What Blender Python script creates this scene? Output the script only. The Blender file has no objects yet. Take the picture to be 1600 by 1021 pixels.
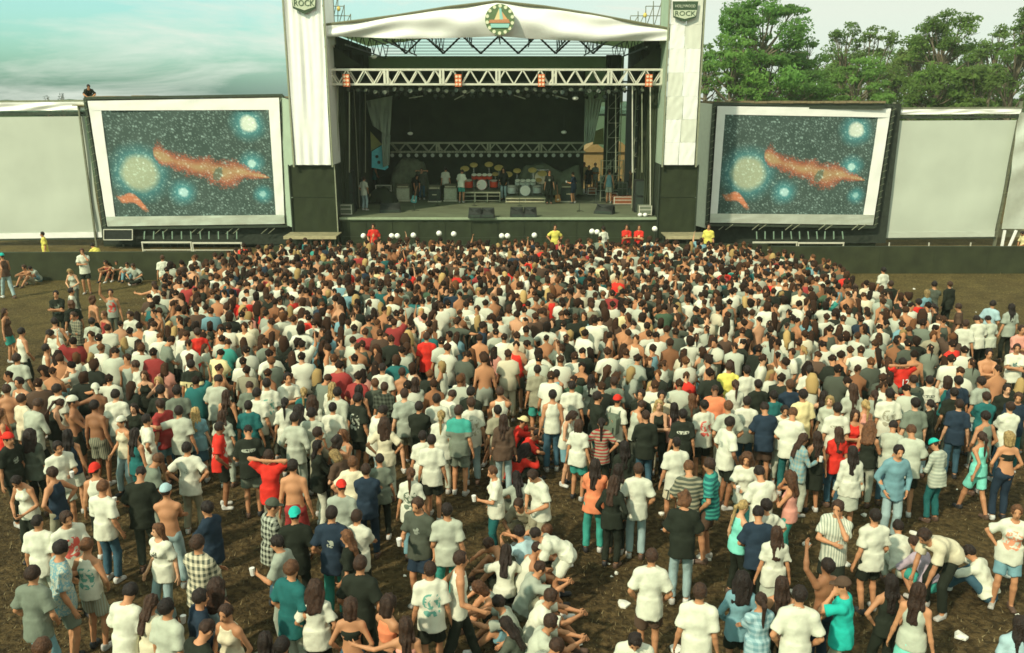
import bpy, math, random
import numpy as np
from mathutils import Vector, Matrix
R = random.Random(7)
RN = np.random.RandomState(7)
rad = math.radians
scene = bpy.context.scene
COL = scene.collection

# ---------------------------------------------------------------- camera, world, sun, exposure
F_PX, TH, CH = 1312.0, rad(15.1), 7.3
cs, sn = math.cos(TH), math.sin(TH)
cam_d = bpy.data.cameras.new('camera')
cam_d.sensor_fit = 'HORIZONTAL'; cam_d.sensor_width = 36.0
cam_d.lens = F_PX / 1600 * 36
cam_d.clip_start = 0.1; cam_d.clip_end = 6000
cam = bpy.data.objects.new('camera', cam_d); COL.objects.link(cam)
cam.location = (0, 0, CH); cam.rotation_euler = (math.pi/2 - TH, 0, 0)
scene.camera = cam
scene.cycles.pixel_filter_type = 'BLACKMAN_HARRIS'; scene.cycles.filter_width = 1.6
scene.render.resolution_x, scene.render.resolution_y = 1024, 653
vs = scene.view_settings
vs.view_transform = 'Standard'; vs.look = 'None'; vs.gamma = 1; vs.exposure = 0.45
try: vs.use_curve_mapping = False
except Exception: pass

SUN_AZ, SUN_EL = rad(222), rad(40)      # clockwise from +Y: behind the camera, to the left
world = bpy.data.worlds.new('World'); scene.world = world; world.use_nodes = True
wn, wl = world.node_tree.nodes, world.node_tree.links
bg = wn['Background']; bg.inputs['Strength'].default_value = 0.11
sky = wn.new('ShaderNodeTexSky'); sky.sky_type = 'NISHITA'; sky.sun_disc = False
sky.sun_elevation = SUN_EL; sky.sun_rotation = SUN_AZ; sky.dust_density = 2.5; sky.ozone_density = 1.0
tc = wn.new('ShaderNodeTexCoord')
mp = wn.new('ShaderNodeMapping'); mp.inputs['Scale'].default_value = (2.4, 2.4, 12.0); mp.inputs['Location'].default_value = (3.1, 0.4, 1.7)
n1 = wn.new('ShaderNodeTexNoise'); n1.inputs['Scale'].default_value = 1.7; n1.inputs['Detail'].default_value = 7; n1.inputs['Roughness'].default_value = .62
n1.inputs['Distortion'].default_value = .3
cr = wn.new('ShaderNodeValToRGB'); cr.color_ramp.elements[0].position = .46; cr.color_ramp.elements[1].position = .66
sx = wn.new('ShaderNodeSeparateXYZ')
mr = wn.new('ShaderNodeMapRange'); mr.inputs['From Min'].default_value = -.35; mr.inputs['From Max'].default_value = .25
mr.inputs['To Min'].default_value = 0; mr.inputs['To Max'].default_value = .8
mz = wn.new('ShaderNodeMapRange'); mz.inputs['From Min'].default_value = .02; mz.inputs['From Max'].default_value = .20
mz.inputs['To Min'].default_value = .05; mz.inputs['To Max'].default_value = .45
ad = wn.new('ShaderNodeMath'); ad.operation = 'MAXIMUM'
sc_ = wn.new('ShaderNodeMath'); sc_.operation = 'MULTIPLY'; sc_.inputs[1].default_value = .75
ad2 = wn.new('ShaderNodeMath'); ad2.operation = 'ADD'; ad2.use_clamp = True
tint = wn.new('ShaderNodeMix'); tint.data_type = 'RGBA'; tint.blend_type = 'MULTIPLY'; tint.inputs[0].default_value = 1
tint.inputs[7].default_value = (.78, 1.55, 1.34, 1)
mixc = wn.new('ShaderNodeMix'); mixc.data_type = 'RGBA'
mixc.inputs[7].default_value = (5.6, 6.1, 5.3, 1)
wl.new(tc.outputs['Generated'], mp.inputs['Vector']); wl.new(mp.outputs[0], n1.inputs['Vector'])
wl.new(n1.outputs['Fac'], cr.inputs['Fac']); wl.new(tc.outputs['Generated'], sx.inputs[0])
wl.new(sx.outputs['X'], mr.inputs['Value']); wl.new(sx.outputs['Z'], mz.inputs['Value'])
wl.new(cr.outputs['Color'], sc_.inputs[0]); wl.new(sc_.outputs[0], ad.inputs[0]); wl.new(mr.outputs[0], ad.inputs[1])
wl.new(ad.outputs[0], ad2.inputs[0]); wl.new(mz.outputs[0], ad2.inputs[1])
wl.new(sky.outputs[0], tint.inputs[6]); wl.new(tint.outputs[2], mixc.inputs[6]); wl.new(ad2.outputs[0], mixc.inputs[0])
wl.new(mixc.outputs[2], bg.inputs['Color'])

sd = bpy.data.lights.new('sun', 'SUN'); sd.energy = 3.0; sd.angle = rad(2.0); sd.color = (1.0, .90, .69)
so = bpy.data.objects.new('sun', sd); COL.objects.link(so)
sdir = Vector((math.sin(SUN_AZ)*math.cos(SUN_EL), math.cos(SUN_AZ)*math.cos(SUN_EL), math.sin(SUN_EL)))
so.rotation_euler = sdir.to_track_quat('Z', 'Y').to_euler(); so.location = (-30, -30, 60)

# ---------------------------------------------------------------- helpers
def P(u, v, Y):
    "point of the photo (1600 px wide) on the upright plane y = Y"
    x = (u-800)/F_PX; w = (510.5-v)/F_PX; t = Y/(cs+w*sn)
    return Vector((x*t, Y, CH + t*(w*cs-sn)))
def PG(u, v, z=0.0):
    x = (u-800)/F_PX; w = (510.5-v)/F_PX; t = (z-CH)/(w*cs-sn)
    return Vector((x*t, t*(cs+w*sn), z))
def proj(p):
    x, y, z = p[0], p[1], p[2]-CH
    d = y*cs - z*sn; w = (y*sn + z*cs)/d
    return 800 + F_PX*x/d, 510.5 - F_PX*w

def tag(o, label=None, cat=None, group=None, kind=None):
    if label: o['label'] = label
    if cat: o['category'] = cat
    if group: o['group'] = group
    if kind: o['kind'] = kind
    return o

def mesh_from(name, V, F, mats=None, mi=None, smooth=False):
    me = bpy.data.meshes.new(name)
    V = np.asarray(V, dtype=np.float32).reshape(-1, 3)
    if isinstance(F, np.ndarray):
        n, k = F.shape
        me.vertices.add(len(V)); me.vertices.foreach_set('co', V.ravel())
        me.loops.add(n*k); me.loops.foreach_set('vertex_index', F.astype(np.int32).ravel())
        me.polygons.add(n); me.polygons.foreach_set('loop_start', np.arange(0, n*k, k, dtype=np.int32))
        try: me.polygons.foreach_set('loop_total', np.full(n, k, dtype=np.int32))
        except Exception: pass
        me.update(calc_edges=True)
    else:
        me.from_pydata([tuple(map(float, v)) for v in V], [], F)
        me.update()
    for m in (mats or []): me.materials.append(m)
    if mi is not None: me.polygons.foreach_set('material_index', np.asarray(mi, dtype=np.int32))
    if smooth: me.polygons.foreach_set('use_smooth', np.ones(len(me.polygons), dtype=bool))
    return me

def link(name, me, parent=None, loc=None):
    o = bpy.data.objects.new(name, me); COL.objects.link(o)
    if parent is not None: o.parent = parent
    if loc is not None: o.location = loc
    return o
def empty(name, loc=(0, 0, 0)):
    o = bpy.data.objects.new(name, None); COL.objects.link(o); o.location = loc; o.empty_display_size = .2
    return o

class MB:
    "collects shapes of one object; points are in world units relative to an origin"
    def __init__(s, org=(0, 0, 0)): s.V = []; s.F = []; s.M = []; s.o = Vector(org); s.m = 0
    def add(s, vs, fs):
        n = len(s.V); s.V += [tuple(Vector(v)-s.o) for v in vs]
        for f in fs: s.F.append(tuple(n+i for i in f)); s.M.append(s.m)
    def box(s, x0, x1, y0, y1, z0, z1):
        v = [(x, y, z) for z in (z0, z1) for y in (y0, y1) for x in (x0, x1)]
        s.add(v, [(0, 2, 3, 1), (4, 5, 7, 6), (0, 1, 5, 4), (2, 6, 7, 3), (0, 4, 6, 2), (1, 3, 7, 5)]); return s
    def tube(s, p, q, r, r2=None, n=6, cap=True):
        p, q = Vector(p), Vector(q); w = (q-p)
        if w.length < 1e-6: return s
        w.normalize(); a = w.orthogonal().normalized(); b = w.cross(a); r2 = r if r2 is None else r2
        v = []
        for c, rr in ((p, r), (q, r2)):
            for i in range(n):
                t = 2*math.pi*i/n; v.append(c+a*math.cos(t)*rr+b*math.sin(t)*rr)
        f = [(i, (i+1) % n, n+(i+1) % n, n+i) for i in range(n)]
        if cap: f += [tuple(range(n-1, -1, -1)), tuple(range(n, 2*n))]
        s.add(v, f); return s
    def bar(s, p, q, w, h):
        "square bar"
        return s.tube(p, q, (w+h)/2*.7071, n=4)
    def disc(s, c, nrm, r, th=.02, n=20):
        nrm = Vector(nrm).normalized(); return s.tube(Vector(c)-nrm*th/2, Vector(c)+nrm*th/2, r, n=n)
    def ball(s, c, r, n=8, sq=(1, 1, 1)):
        c = Vector(c); v = [c+Vector((0, 0, -r*sq[2]))]; rows = n//2
        for j in range(1, rows):
            ph = -math.pi/2+math.pi*j/rows
            for i in range(n):
                t = 2*math.pi*i/n
                v.append(c+Vector((math.cos(t)*math.cos(ph)*r*sq[0], math.sin(t)*math.cos(ph)*r*sq[1], math.sin(ph)*r*sq[2])))
        v.append(c+Vector((0, 0, r*sq[2]))); f = []
        for i in range(n): f.append((0, 1+(i+1) % n, 1+i))
        for j in range(rows-2):
            for i in range(n):
                a = 1+j*n+i; b = 1+j*n+(i+1) % n; f.append((a, b, b+n, a+n))
        top = len(v)-1; k = 1+(rows-2)*n
        for i in range(n): f.append((k+i, k+(i+1) % n, top))
        s.add(v, f); return s
    def prism(s, pts, y0, y1):
        "outline in (x,z) pushed from y0 to y1"
        n = len(pts); v = [(p[0], y0, p[1]) for p in pts]+[(p[0], y1, p[1]) for p in pts]
        f = [tuple(range(n)), tuple(range(2*n-1, n-1, -1))]+[(i, n+i, n+(i+1) % n, (i+1) % n) for i in range(n)]
        s.add(v, f); return s
    def build(s, name, mat, parent=None, smooth=False, loc=None):
        mats = mat if isinstance(mat, (list, tuple)) else [mat]
        me = mesh_from(name, s.V, s.F, mats, s.M if len(mats) > 1 else None, smooth)
        o = link(name, me, parent)
        if parent is None: o.location = s.o
        elif loc is not None: o.location = loc
        return o

def cloth_grid(corners, nx, nz, fn, th=.03, org=(0, 0, 0)):
    """wrinkled sheet with thickness: corners TL,TR,BR,BL; fn(s,t)->offset towards the viewer (metres)"""
    TL, TR, BR, BL = [Vector(c)-Vector(org) for c in corners]
    s = np.linspace(0, 1, nx+1); t = np.linspace(0, 1, nz+1); S, T = np.meshgrid(s, t, indexing='ij')
    A = np.array
    pt = (A(TL)[None, None]*((1-S)*(1-T))[..., None]+A(TR)*(S*(1-T))[..., None]+A(BR)*(S*T)[..., None]+A(BL)*((1-S)*T)[..., None])
    nrm = (TR-TL).cross(BL-TL).normalized()
    if nrm.y > 0: nrm = -nrm
    pt = pt+A(nrm)*fn(S, T)[..., None]
    back = pt-A(nrm)*th
    n = (nx+1)*(nz+1); V = np.concatenate([pt.reshape(-1, 3), back.reshape(-1, 3)])
    I = np.arange(n).reshape(nx+1, nz+1)
    q = np.stack([I[:-1, :-1], I[:-1, 1:], I[1:, 1:], I[1:, :-1]], -1).reshape(-1, 4)
    qb = q[:, ::-1]+n
    def strip(a, b): return np.stack([a[:-1], a[1:], b[1:], b[:-1]], -1)
    e = [strip(I[:, 0], I[:, 0]+n), strip(I[::-1, -1], I[::-1, -1]+n), strip(I[0, ::-1], I[0, ::-1]+n), strip(I[-1, :], I[-1, :]+n)]
    return V, np.concatenate([q, qb]+e), S.ravel(), T.ravel()
def fold(seed, amp=.03, fx=(3, 14), fz=(0, 4), n=7):
    r = np.random.RandomState(abs(int(seed)))
    w = [(r.uniform(*fx), r.uniform(*fz), r.uniform(0, 6.28), r.uniform(.3, 1)) for _ in range(n)]
    def fn(S, T):
        z = 0
        for a, b, p, k in w: z = z+k*np.sin(6.28*(a*S+b*T)+p+1.3*np.sin(5*T+p))
        return z*amp/n*1.6
    return fn

# ---------------------------------------------------------------- materials
MATS = {}
def mat(name, col=(.5, .5, .5), rough=.7, metal=0.0, noise=.12, nscale=6.0, bump=.0, bscale=40.0, emit=None, estr=0, objcol=False, spec=.3, coord='Object', sss=0):
    if name in MATS: return MATS[name]
    m = bpy.data.materials.new(name); m.use_nodes = True; nt = m.node_tree; N, L = nt.nodes, nt.links
    b = N['Principled BSDF']; b.inputs['Roughness'].default_value = rough; b.inputs['Metallic'].default_value = metal
    b.inputs['Specular IOR Level'].default_value = spec
    tcn = N.new('ShaderNodeTexCoord')
    if objcol:
        oi = N.new('ShaderNodeObjectInfo'); csock = oi.outputs['Color']
    else:
        rgb = N.new('ShaderNodeRGB'); rgb.outputs[0].default_value = (*col, 1); csock = rgb.outputs[0]
    if noise:
        nz = N.new('ShaderNodeTexNoise'); nz.inputs['Scale'].default_value = nscale; nz.inputs['Detail'].default_value = 5
        L.new(tcn.outputs[coord], nz.inputs['Vector'])
        r = N.new('ShaderNodeMapRange'); r.inputs['From Min'].default_value = .3; r.inputs['From Max'].default_value = .7
        r.inputs['To Min'].default_value = 1-noise; r.inputs['To Max'].default_value = 1+noise*.6
        L.new(nz.outputs['Fac'], r.inputs['Value'])
        mx = N.new('ShaderNodeVectorMath'); mx.operation = 'SCALE'; L.new(csock, mx.inputs[0]); L.new(r.outputs[0], mx.inputs['Scale'])
        csock = mx.outputs[0]
    m['c'] = 1
    L.new(csock, b.inputs['Base Color'])
    if bump:
        n2 = N.new('ShaderNodeTexNoise'); n2.inputs['Scale'].default_value = bscale; n2.inputs['Detail'].default_value = 4
        L.new(tcn.outputs[coord], n2.inputs['Vector'])
        bp = N.new('ShaderNodeBump'); bp.inputs['Strength'].default_value = bump; bp.inputs['Distance'].default_value = .02
        L.new(n2.outputs['Fac'], bp.inputs['Height']); L.new(bp.outputs[0], b.inputs['Normal'])
    if emit:
        b.inputs['Emission Color'].default_value = (*emit, 1); b.inputs['Emission Strength'].default_value = estr
    MATS[name] = m
    return m

def attr_mat(name, attr='Col', rough=.85):
    m = bpy.data.materials.new(name); m.use_nodes = True; N, L = m.node_tree.nodes, m.node_tree.links
    b = N['Principled BSDF']; b.inputs['Roughness'].default_value = rough; b.inputs['Specular IOR Level'].default_value = .2
    a = N.new('ShaderNodeAttribute'); a.attribute_name = attr; L.new(a.outputs['Color'], b.inputs['Base Color'])
    MATS[name] = m; return m

def pattern_mat(kind):
    "cloth whose pattern colour is read from the object's property c2"
    name = 'cloth_'+kind
    if name in MATS: return MATS[name]
    m = mat(name, objcol=True, rough=.88, noise=.10, nscale=9, bump=.35, bscale=16, spec=.15)
    N, L = m.node_tree.nodes, m.node_tree.links; b = N['Principled BSDF']
    old = b.inputs['Base Color'].links[0].from_socket
    at = N.new('ShaderNodeAttribute'); at.attribute_type = 'OBJECT'; at.attribute_name = 'c2'
    t = N.new('ShaderNodeTexCoord'); sp = N.new('ShaderNodeSeparateXYZ'); L.new(t.outputs['Object'], sp.inputs[0])
    def M(op, a, b_=None):
        x = N.new('ShaderNodeMath'); x.operation = op
        for i, vv in enumerate((a, b_)):
            if vv is None: continue
            if hasattr(vv, 'links'): L.new(vv, x.inputs[i])
            else: x.inputs[i].default_value = vv
        return x.outputs[0]
    def stripes(sock, freq, cut): return M('GREATER_THAN', M('SINE', M('MULTIPLY', sock, freq)), cut)
    if kind == 'hstripe': fac = stripes(sp.outputs['Z'], 95, -.1)
    elif kind == 'vstripe':
        s = M('ADD', sp.outputs['X'], M('MULTIPLY', sp.outputs['Y'], .6)); fac = stripes(s, 150, .1)
    elif kind == 'plaid':
        a = stripes(sp.outputs['Z'], 75, 0); c = stripes(M('ADD', sp.outputs['X'], M('MULTIPLY', sp.outputs['Y'], .7)), 75, 0)
        fac = M('MULTIPLY', M('ADD', a, c), .5)
    elif kind == 'mottle':
        v = N.new('ShaderNodeTexNoise'); v.inputs['Scale'].default_value = 13; v.inputs['Detail'].default_value = 3; v.inputs['Distortion'].default_value = 2.5
        L.new(t.outputs['Object'], v.inputs['Vector']); fac = M('GREATER_THAN', v.outputs['Fac'], .5)
    elif kind in ('print', 'smallprint', 'band'):
        v = N.new('ShaderNodeTexNoise'); v.inputs['Scale'].default_value = 22; v.inputs['Detail'].default_value = 2; v.inputs['Distortion'].default_value = 1.5
        L.new(t.outputs['Object'], v.inputs['Vector'])
        hx, zc_, hz, th, ns = {'print': (.13, 1.20, .16, .47, 13), 'smallprint': (.055, 1.26, .06, .46, 20), 'band': (.13, 1.32, .03, .42, 30)}[kind]
        v.inputs['Scale'].default_value = ns; v.inputs['Distortion'].default_value = .6
        ex_ = M('POWER', M('ABSOLUTE', M('DIVIDE', sp.outputs['X'], hx)), 3.0); ez_ = M('POWER', M('ABSOLUTE', M('DIVIDE', M('SUBTRACT', sp.outputs['Z'], zc_), hz)), 3.0)
        fac = M('MULTIPLY', M('LESS_THAN', M('ADD', ex_, ez_), 1.0), M('GREATER_THAN', v.outputs['Fac'], th))
        fac = M('MULTIPLY', fac, .85)
    elif kind == 'yoke': fac = M('GREATER_THAN', sp.outputs['Z'], 1.28)
    mx = N.new('ShaderNodeMix'); mx.data_type = 'RGBA'; L.new(fac, mx.inputs[0]); L.new(old, mx.inputs[6]); L.new(at.outputs['Color'], mx.inputs[7])
    L.new(mx.outputs[2], b.inputs['Base Color'])
    return m
# ---------------------------------------------------------------- human figures: smooth-blended body and clothes, polygonised
def unit(a): a = np.asarray(a, float); return a/max(np.linalg.norm(a), 1e-9)
class Field:
    def __init__(s, lo, hi, h):
        s.lo = np.array(lo, float); s.h = h; n = [int(math.ceil((hi[i]-lo[i])/h))+2 for i in range(3)]
        s.ax = [(s.lo[i]+h*np.arange(n[i])).astype(np.float32) for i in range(3)]
        s.D = np.full(n, 1.0, np.float32)
    def sub(s, lo, hi):
        sl = []
        for i in range(3):
            a = int(np.floor((lo[i]-s.lo[i])/s.h)); b = int(np.ceil((hi[i]-s.lo[i])/s.h))+1
            a = max(a, 0); b = min(b, s.D.shape[i])
            if b <= a: return None
            sl.append(slice(a, b))
        g = (s.ax[0][sl[0]][:, None, None], s.ax[1][sl[1]][None, :, None], s.ax[2][sl[2]][None, None, :])
        return tuple(sl), g
    def put(s, sl, d, k, mode):
        D = s.D[sl]
        if mode == 'add':
            if k > 0:
                hh = np.clip(.5+.5*(d-D)/k, 0, 1); s.D[sl] = d+(D-d)*hh-k*hh*(1-hh)
            else: s.D[sl] = np.minimum(D, d)
        else: s.D[sl] = np.maximum(D, -d)
    def tap(s, a, b, side, r0, r1, k=.03, flat=False, mode='add'):
        a = np.array(a, float); b = np.array(b, float); w = b-a; L = np.linalg.norm(w)
        if L < 1e-5: b = a+np.array([0, 0, 1e-4]); w = b-a; L = 1e-4
        w = w/L; u = np.array(side, float); u = u-w*(u@w); u = unit(u); v = np.cross(w, u)
        rm = max(*r0, *r1)+k+.03
        r = s.sub(np.minimum(a, b)-rm, np.maximum(a, b)+rm)
        if r is None: return
        sl, (X, Y, Z) = r
        X = X-np.float32(a[0]); Y = Y-np.float32(a[1]); Z = Z-np.float32(a[2])
        t = X*w[0]+Y*w[1]+Z*w[2]; pu = X*u[0]+Y*u[1]+Z*u[2]; pv = X*v[0]+Y*v[1]+Z*v[2]
        tt = np.clip(t/L, 0, 1); su = r0[0]+(r1[0]-r0[0])*tt; sv = r0[1]+(r1[1]-r0[1])*tt; m = np.minimum(su, sv)
        if flat:
            d = np.maximum((np.sqrt((pu/su)**2+(pv/sv)**2)-1)*m, np.maximum(-t, t-L))
        else:
            q = t-tt*L; d = (np.sqrt((pu/su)**2+(pv/sv)**2+(q/m)**2)-1)*m
        s.put(sl, d.astype(np.float32), k, mode)
    def ell(s, c, fr, r, k=.02, mode='add'):
        c = np.array(c, float); rm = max(r)+k+.03
        q = s.sub(c-rm, c+rm)
        if q is None: return
        sl, (X, Y, Z) = q
        X = X-np.float32(c[0]); Y = Y-np.float32(c[1]); Z = Z-np.float32(c[2])
        e = [X*f[0]+Y*f[1]+Z*f[2] for f in fr]
        d = (np.sqrt((e[0]/r[0])**2+(e[1]/r[1])**2+(e[2]/r[2])**2)-1)*min(r)
        s.put(sl, d.astype(np.float32), k, mode)
    def ripple(s, seed, amp, fr=(10, 26), zf=.7):
        r = np.random.RandomState(seed); z = 0
        for _ in range(5):
            d = unit(r.normal(size=3)*np.array([1, 1, zf]))*r.uniform(*fr)
            z = z+np.sin(s.ax[0][:, None, None]*d[0]+s.ax[1][None, :, None]*d[1]+s.ax[2][None, None, :]*d[2]+r.uniform(0, 6.28))
        s.D += (z*amp/3).astype(np.float32)
    def sample(s, V):
        I = np.rint((V-s.lo)/s.h).astype(int)
        for i in range(3): I[:, i] = np.clip(I[:, i], 0, s.D.shape[i]-1)
        return s.D[I[:, 0], I[:, 1], I[:, 2]]
    def nets(s):
        D = s.D; S = D < 0; nx, ny, nz = D.shape
        acc = np.zeros((nx-1, ny-1, nz-1, 3), np.float32); cnt = np.zeros((nx-1, ny-1, nz-1), np.float32); quads = []
        for a in range(3):
            s0 = [slice(None)]*3; s1 = [slice(None)]*3; s0[a] = slice(0, -1); s1[a] = slice(1, None)
            D0, D1 = D[tuple(s0)], D[tuple(s1)]; M = S[tuple(s0)] != S[tuple(s1)]
            idx = np.argwhere(M)
            if not len(idx): continue
            d0 = D0[M]; d1 = D1[M]; t = d0/(d0-d1)
            pos = idx.astype(np.float32); pos[:, a] += t
            o = [b for b in range(3) if b != a]
            for i in (0, 1):
                for j in (0, 1):
                    c = idx.copy(); c[:, o[0]] -= i; c[:, o[1]] -= j
                    ok = np.all(c >= 0, 1) & (c[:, 0] < nx-1) & (c[:, 1] < ny-1) & (c[:, 2] < nz-1)
                    cc = c[ok]; np.add.at(acc, (cc[:, 0], cc[:, 1], cc[:, 2]), pos[ok]); np.add.at(cnt, (cc[:, 0], cc[:, 1], cc[:, 2]), 1)
            ok = (idx[:, o[0]] > 0) & (idx[:, o[1]] > 0) & (idx[:, o[0]] < D.shape[o[0]]-1) & (idx[:, o[1]] < D.shape[o[1]]-1)
            quads.append((a, o, idx[ok], (S[tuple(s0)][M])[ok]))
        act = cnt > 0; ids = np.full(act.shape, -1, np.int64); ids[act] = np.arange(act.sum())
        V = s.lo+s.h*(acc[act]/cnt[act][:, None]); Fs = []
        for a, o, idx, ins in quads:
            def cell(i, j):
                c = idx.copy(); c[:, o[0]] -= i; c[:, o[1]] -= j; return ids[c[:, 0], c[:, 1], c[:, 2]]
            q = np.stack([cell(1, 1), cell(0, 1), cell(0, 0), cell(1, 0)], -1)
            flip = ins if a != 1 else ~ins
            q[~flip] = q[~flip][:, ::-1]; Fs.append(q)
        return V.astype(np.float32), np.concatenate(Fs)

def ik(A, T, l1, l2, pole):
    A, T = np.array(A, float), np.array(T, float); d = T-A; L = np.linalg.norm(d); L2 = min(L, (l1+l2)*.999); w = d/L
    T = A+w*L2; x = (l1*l1-l2*l2+L2*L2)/(2*L2); y = math.sqrt(max(l1*l1-x*x, 0)); p = np.array(pole, float); p = unit(p-w*(p@w))
    return A+w*x+p*y, T
def rotx(v, a):  # positive a leans forward (+y)
    c, s_ = math.cos(a), math.sin(a); return np.array([v[0], v[1]*c+v[2]*s_, -v[1]*s_+v[2]*c])
def rotz(v, a):
    c, s_ = math.cos(a), math.sin(a); return np.array([v[0]*c-v[1]*s_, v[0]*s_+v[1]*c, v[2]])

# pose: pelvis(x,y,z), lean, head pitch, twist, head yaw, wrists L/R, poles L/R, feet L/R (x,y,yaw), knee poles
DOWN = ((-.27, .03, .87), (.27, .03, .87))
POSES = {
 'st': dict(),
 'sb': dict(p=(.03, 0, .955), w=((-.24, .13, .93), (.31, .02, .87)), f=((-.17, .07, .25), (.09, 0, -.15)), tw=6, hy=12),
 'pk': dict(w=((-.20, .12, .95), (.20, .12, .95)), q=((-1, -1, 0), (1, -1, 0)), hp=8),
 'ac': dict(w=((.11, .25, 1.20), (-.10, .22, 1.15)), q=((-1, 0, -.4), (1, 0, -.4)), f=((-.13, .03, .2), (.13, 0, -.2))),
 'hp': dict(w=((-.20, .0, 1.03), (.20, .0, 1.03)), q=((-1, -.4, 0), (1, -.4, 0)), f=((-.14, .02, .25), (.13, .03, -.25))),
 'hh': dict(w=((-.10, -.08, 1.60), (.10, -.08, 1.60)), q=((-1, .15, .1), (1, .15, .1)), f=((-.13, .03, .2), (.12, 0, -.2))),
 'hf': dict(w=((.04, .24, 1.17), (.07, .17, 1.50)), q=((-1, 0, -.5), (.8, .2, -1)), hp=10),
 'cp': dict(w=((-.26, .06, .88), (.13, .34, 1.17)), q=((0, -1, 0), (.6, -.4, -1)), hp=14, hy=-12),
 'wk': dict(p=(0, 0, .93), w=((-.26, -.16, .93), (.24, .28, .99)), f=((-.08, .28, 0), (.09, -.26, 0)), lean=4),
 'ao': dict(w=((-.66, .02, 1.36), (.27, .04, .87)), q=((-.2, -1, -.3), (0, -1, 0)), hy=15),
 'ar': dict(w=((-.33, .05, 1.90), (.30, .10, 1.90)), q=((-1, .2, 0), (1, .2, 0)), hp=-12),
 'r1': dict(w=((-.27, .03, .87), (.27, .15, 1.88)), q=((0, -1, 0), (1, .1, 0)), hp=-8),
 'hd': dict(w=((-.10, .24, 1.02), (.10, .24, 1.02)), q=((-1, -.6, -.2), (1, -.6, -.2)), lean=8, hp=38),
 'lk': dict(p=(-.02, 0, .955), w=((-.30, .02, .88), (.24, .10, .92)), f=((-.09, 0, .1), (.17, .06, -.4)), tw=-10, hy=-40),
 'bd': dict(p=(0, -.16, .90), lean=68, hp=15, w=((-.14, .36, .60), (.14, .36, .60)), q=((-1, 0, .3), (1, 0, .3)), f=((-.17, .02, .15), (.17, .02, -.15))),
 'si': dict(p=(0, -.22, .13), lean=24, hp=14, w=((-.10, .42, .52), (.08, .44, .48)), q=((-1, -.1, -.2), (1, -.1, -.2)), f=((-.15, .40, .1), (.15, .40, -.1)), k=((-.25, .2, 1), (.25, .2, 1)), sit=1),
 's2': dict(p=(0, -.22, .13), lean=34, hp=30, hy=10, w=((-.24, .36, .36), (.10, .40, .42)), q=((-1, -.1, .1), (1, -.1, -.2)), f=((-.16, .36, .1), (.12, .46, -.1)), k=((-.35, .2, 1), (.25, .2, 1)), sit=1),
 'sc': dict(p=(0, -.15, .13), lean=18, hp=22, w=((-.20, .20, .30), (.20, .22, .30)), q=((-1, -.3, .1), (1, -.3, .1)), f=((.14, .22, .9), (-.12, .30, -.9)), k=((-1, .35, .25), (1, .35, .25)), sit=1),
 'cr': dict(p=(0, -.14, .36), lean=46, hp=15, w=((-.10, .40, .38), (.10, .40, .36)), q=((-1, 0, -.2), (1, 0, -.2)), f=((-.17, .06, .2), (.17, .02, -.2)), k=((-.25, 1, .4), (.25, 1, .4)), sit=1),
}
BODY = {'m': dict(sh=.162, pel=(.143, .100), wa=(.127, .090), ch=(.150, .102), up=(.112, .074), hip=.085, th=.078, kn=.052, arm=.041, fa=.036, nk=.050),
        'f': dict(sh=.144, pel=(.148, .104), wa=(.108, .083), ch=(.130, .096), up=(.100, .068), hip=.085, th=.081, kn=.049, arm=.034, fa=.031, nk=.043)}

def skeleton(pose, g):
    q = POSES[pose]; B = BODY[g]; K = {}
    p = np.array(q.get('p', (0, 0, .96)), float); lean = rad(q.get('lean', 2)); tw = rad(q.get('tw', 0))
    S = rotx(np.array([0, 0, 1.]), lean); Rr = rotz(np.array([1., 0, 0]), tw)
    S1 = rotx(np.array([0, 0, 1.]), lean*.5)
    sit = q.get('sit', 0)
    K['p'] = p; K['waist'] = p+S1*.13; K['chest'] = K['waist']+S*.20; K['shc'] = K['waist']+S*.335; K['neck'] = K['waist']+S*.40
    K['S'] = S; K['R'] = Rr; K['F'] = np.cross(S, Rr) * 1.0
    hp_ = lean*.35+rad(q.get('hp', 0)); Hu = rotx(np.array([0, 0, 1.]), hp_); hy = rad(q.get('hy', 0))
    K['Hu'] = Hu; hr = rotz(np.array([1., 0, 0]), hy); hr = unit(hr-Hu*(hr@Hu)); K['Hr'] = hr; K['Hf'] = np.cross(Hu, hr)
    K['head'] = K['neck']+Hu*.145+K['Hf']*.012
    D = DOWN; w = q.get('w', D); pl = q.get('q', ((0, -1, 0), (0, -1, 0)))
    f = q.get('f', ((-.11, .0, .18), (.11, .03, -.18))); kp = q.get('k', ((-.1, 1, 0), (.1, 1, 0)))
    K['arm'] = []; K['leg'] = []
    for i, sg in ((0, -1), (1, 1)):
        sh = K['shc']+Rr*sg*B['sh']-S*.028; el, wr = ik(sh, w[i], .285, .26, pl[i]); K['arm'].append((sh, el, wr))
        hj = p+np.array([sg*B['hip'], 0, -.03 if not sit else 0.0]); an = np.array([f[i][0], f[i][1], .085])
        kn, an = ik(hj, an, .43, .43, kp[i]); K['leg'].append((hj, kn, an, f[i][2]))
    K['sit'] = sit
    K['top'] = (K['head']+Hu*.125)[2]
    return K

def draw_torso(F, K, B, e=0.0, k=.05, upto=1.0):
    X = K['R']; p = K['p']
    ad = lambda r, x: (r[0]+x, r[1]+x)
    F.tap(p-K['S']*.04, p+K['S']*.03, X, ad(B['pel'], e), ad(B['pel'], e), k)
    F.tap(p+K['S']*.03, K['waist'], X, ad(B['pel'], e-.01), ad(B['wa'], e), k)
    F.tap(K['waist'], K['chest'], X, ad(B['wa'], e), ad(B['ch'], e-.008), k)
    F.tap(K['chest'], K['shc'], X, ad(B['ch'], e-.008), ad(B['up'], e), k)

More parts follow.
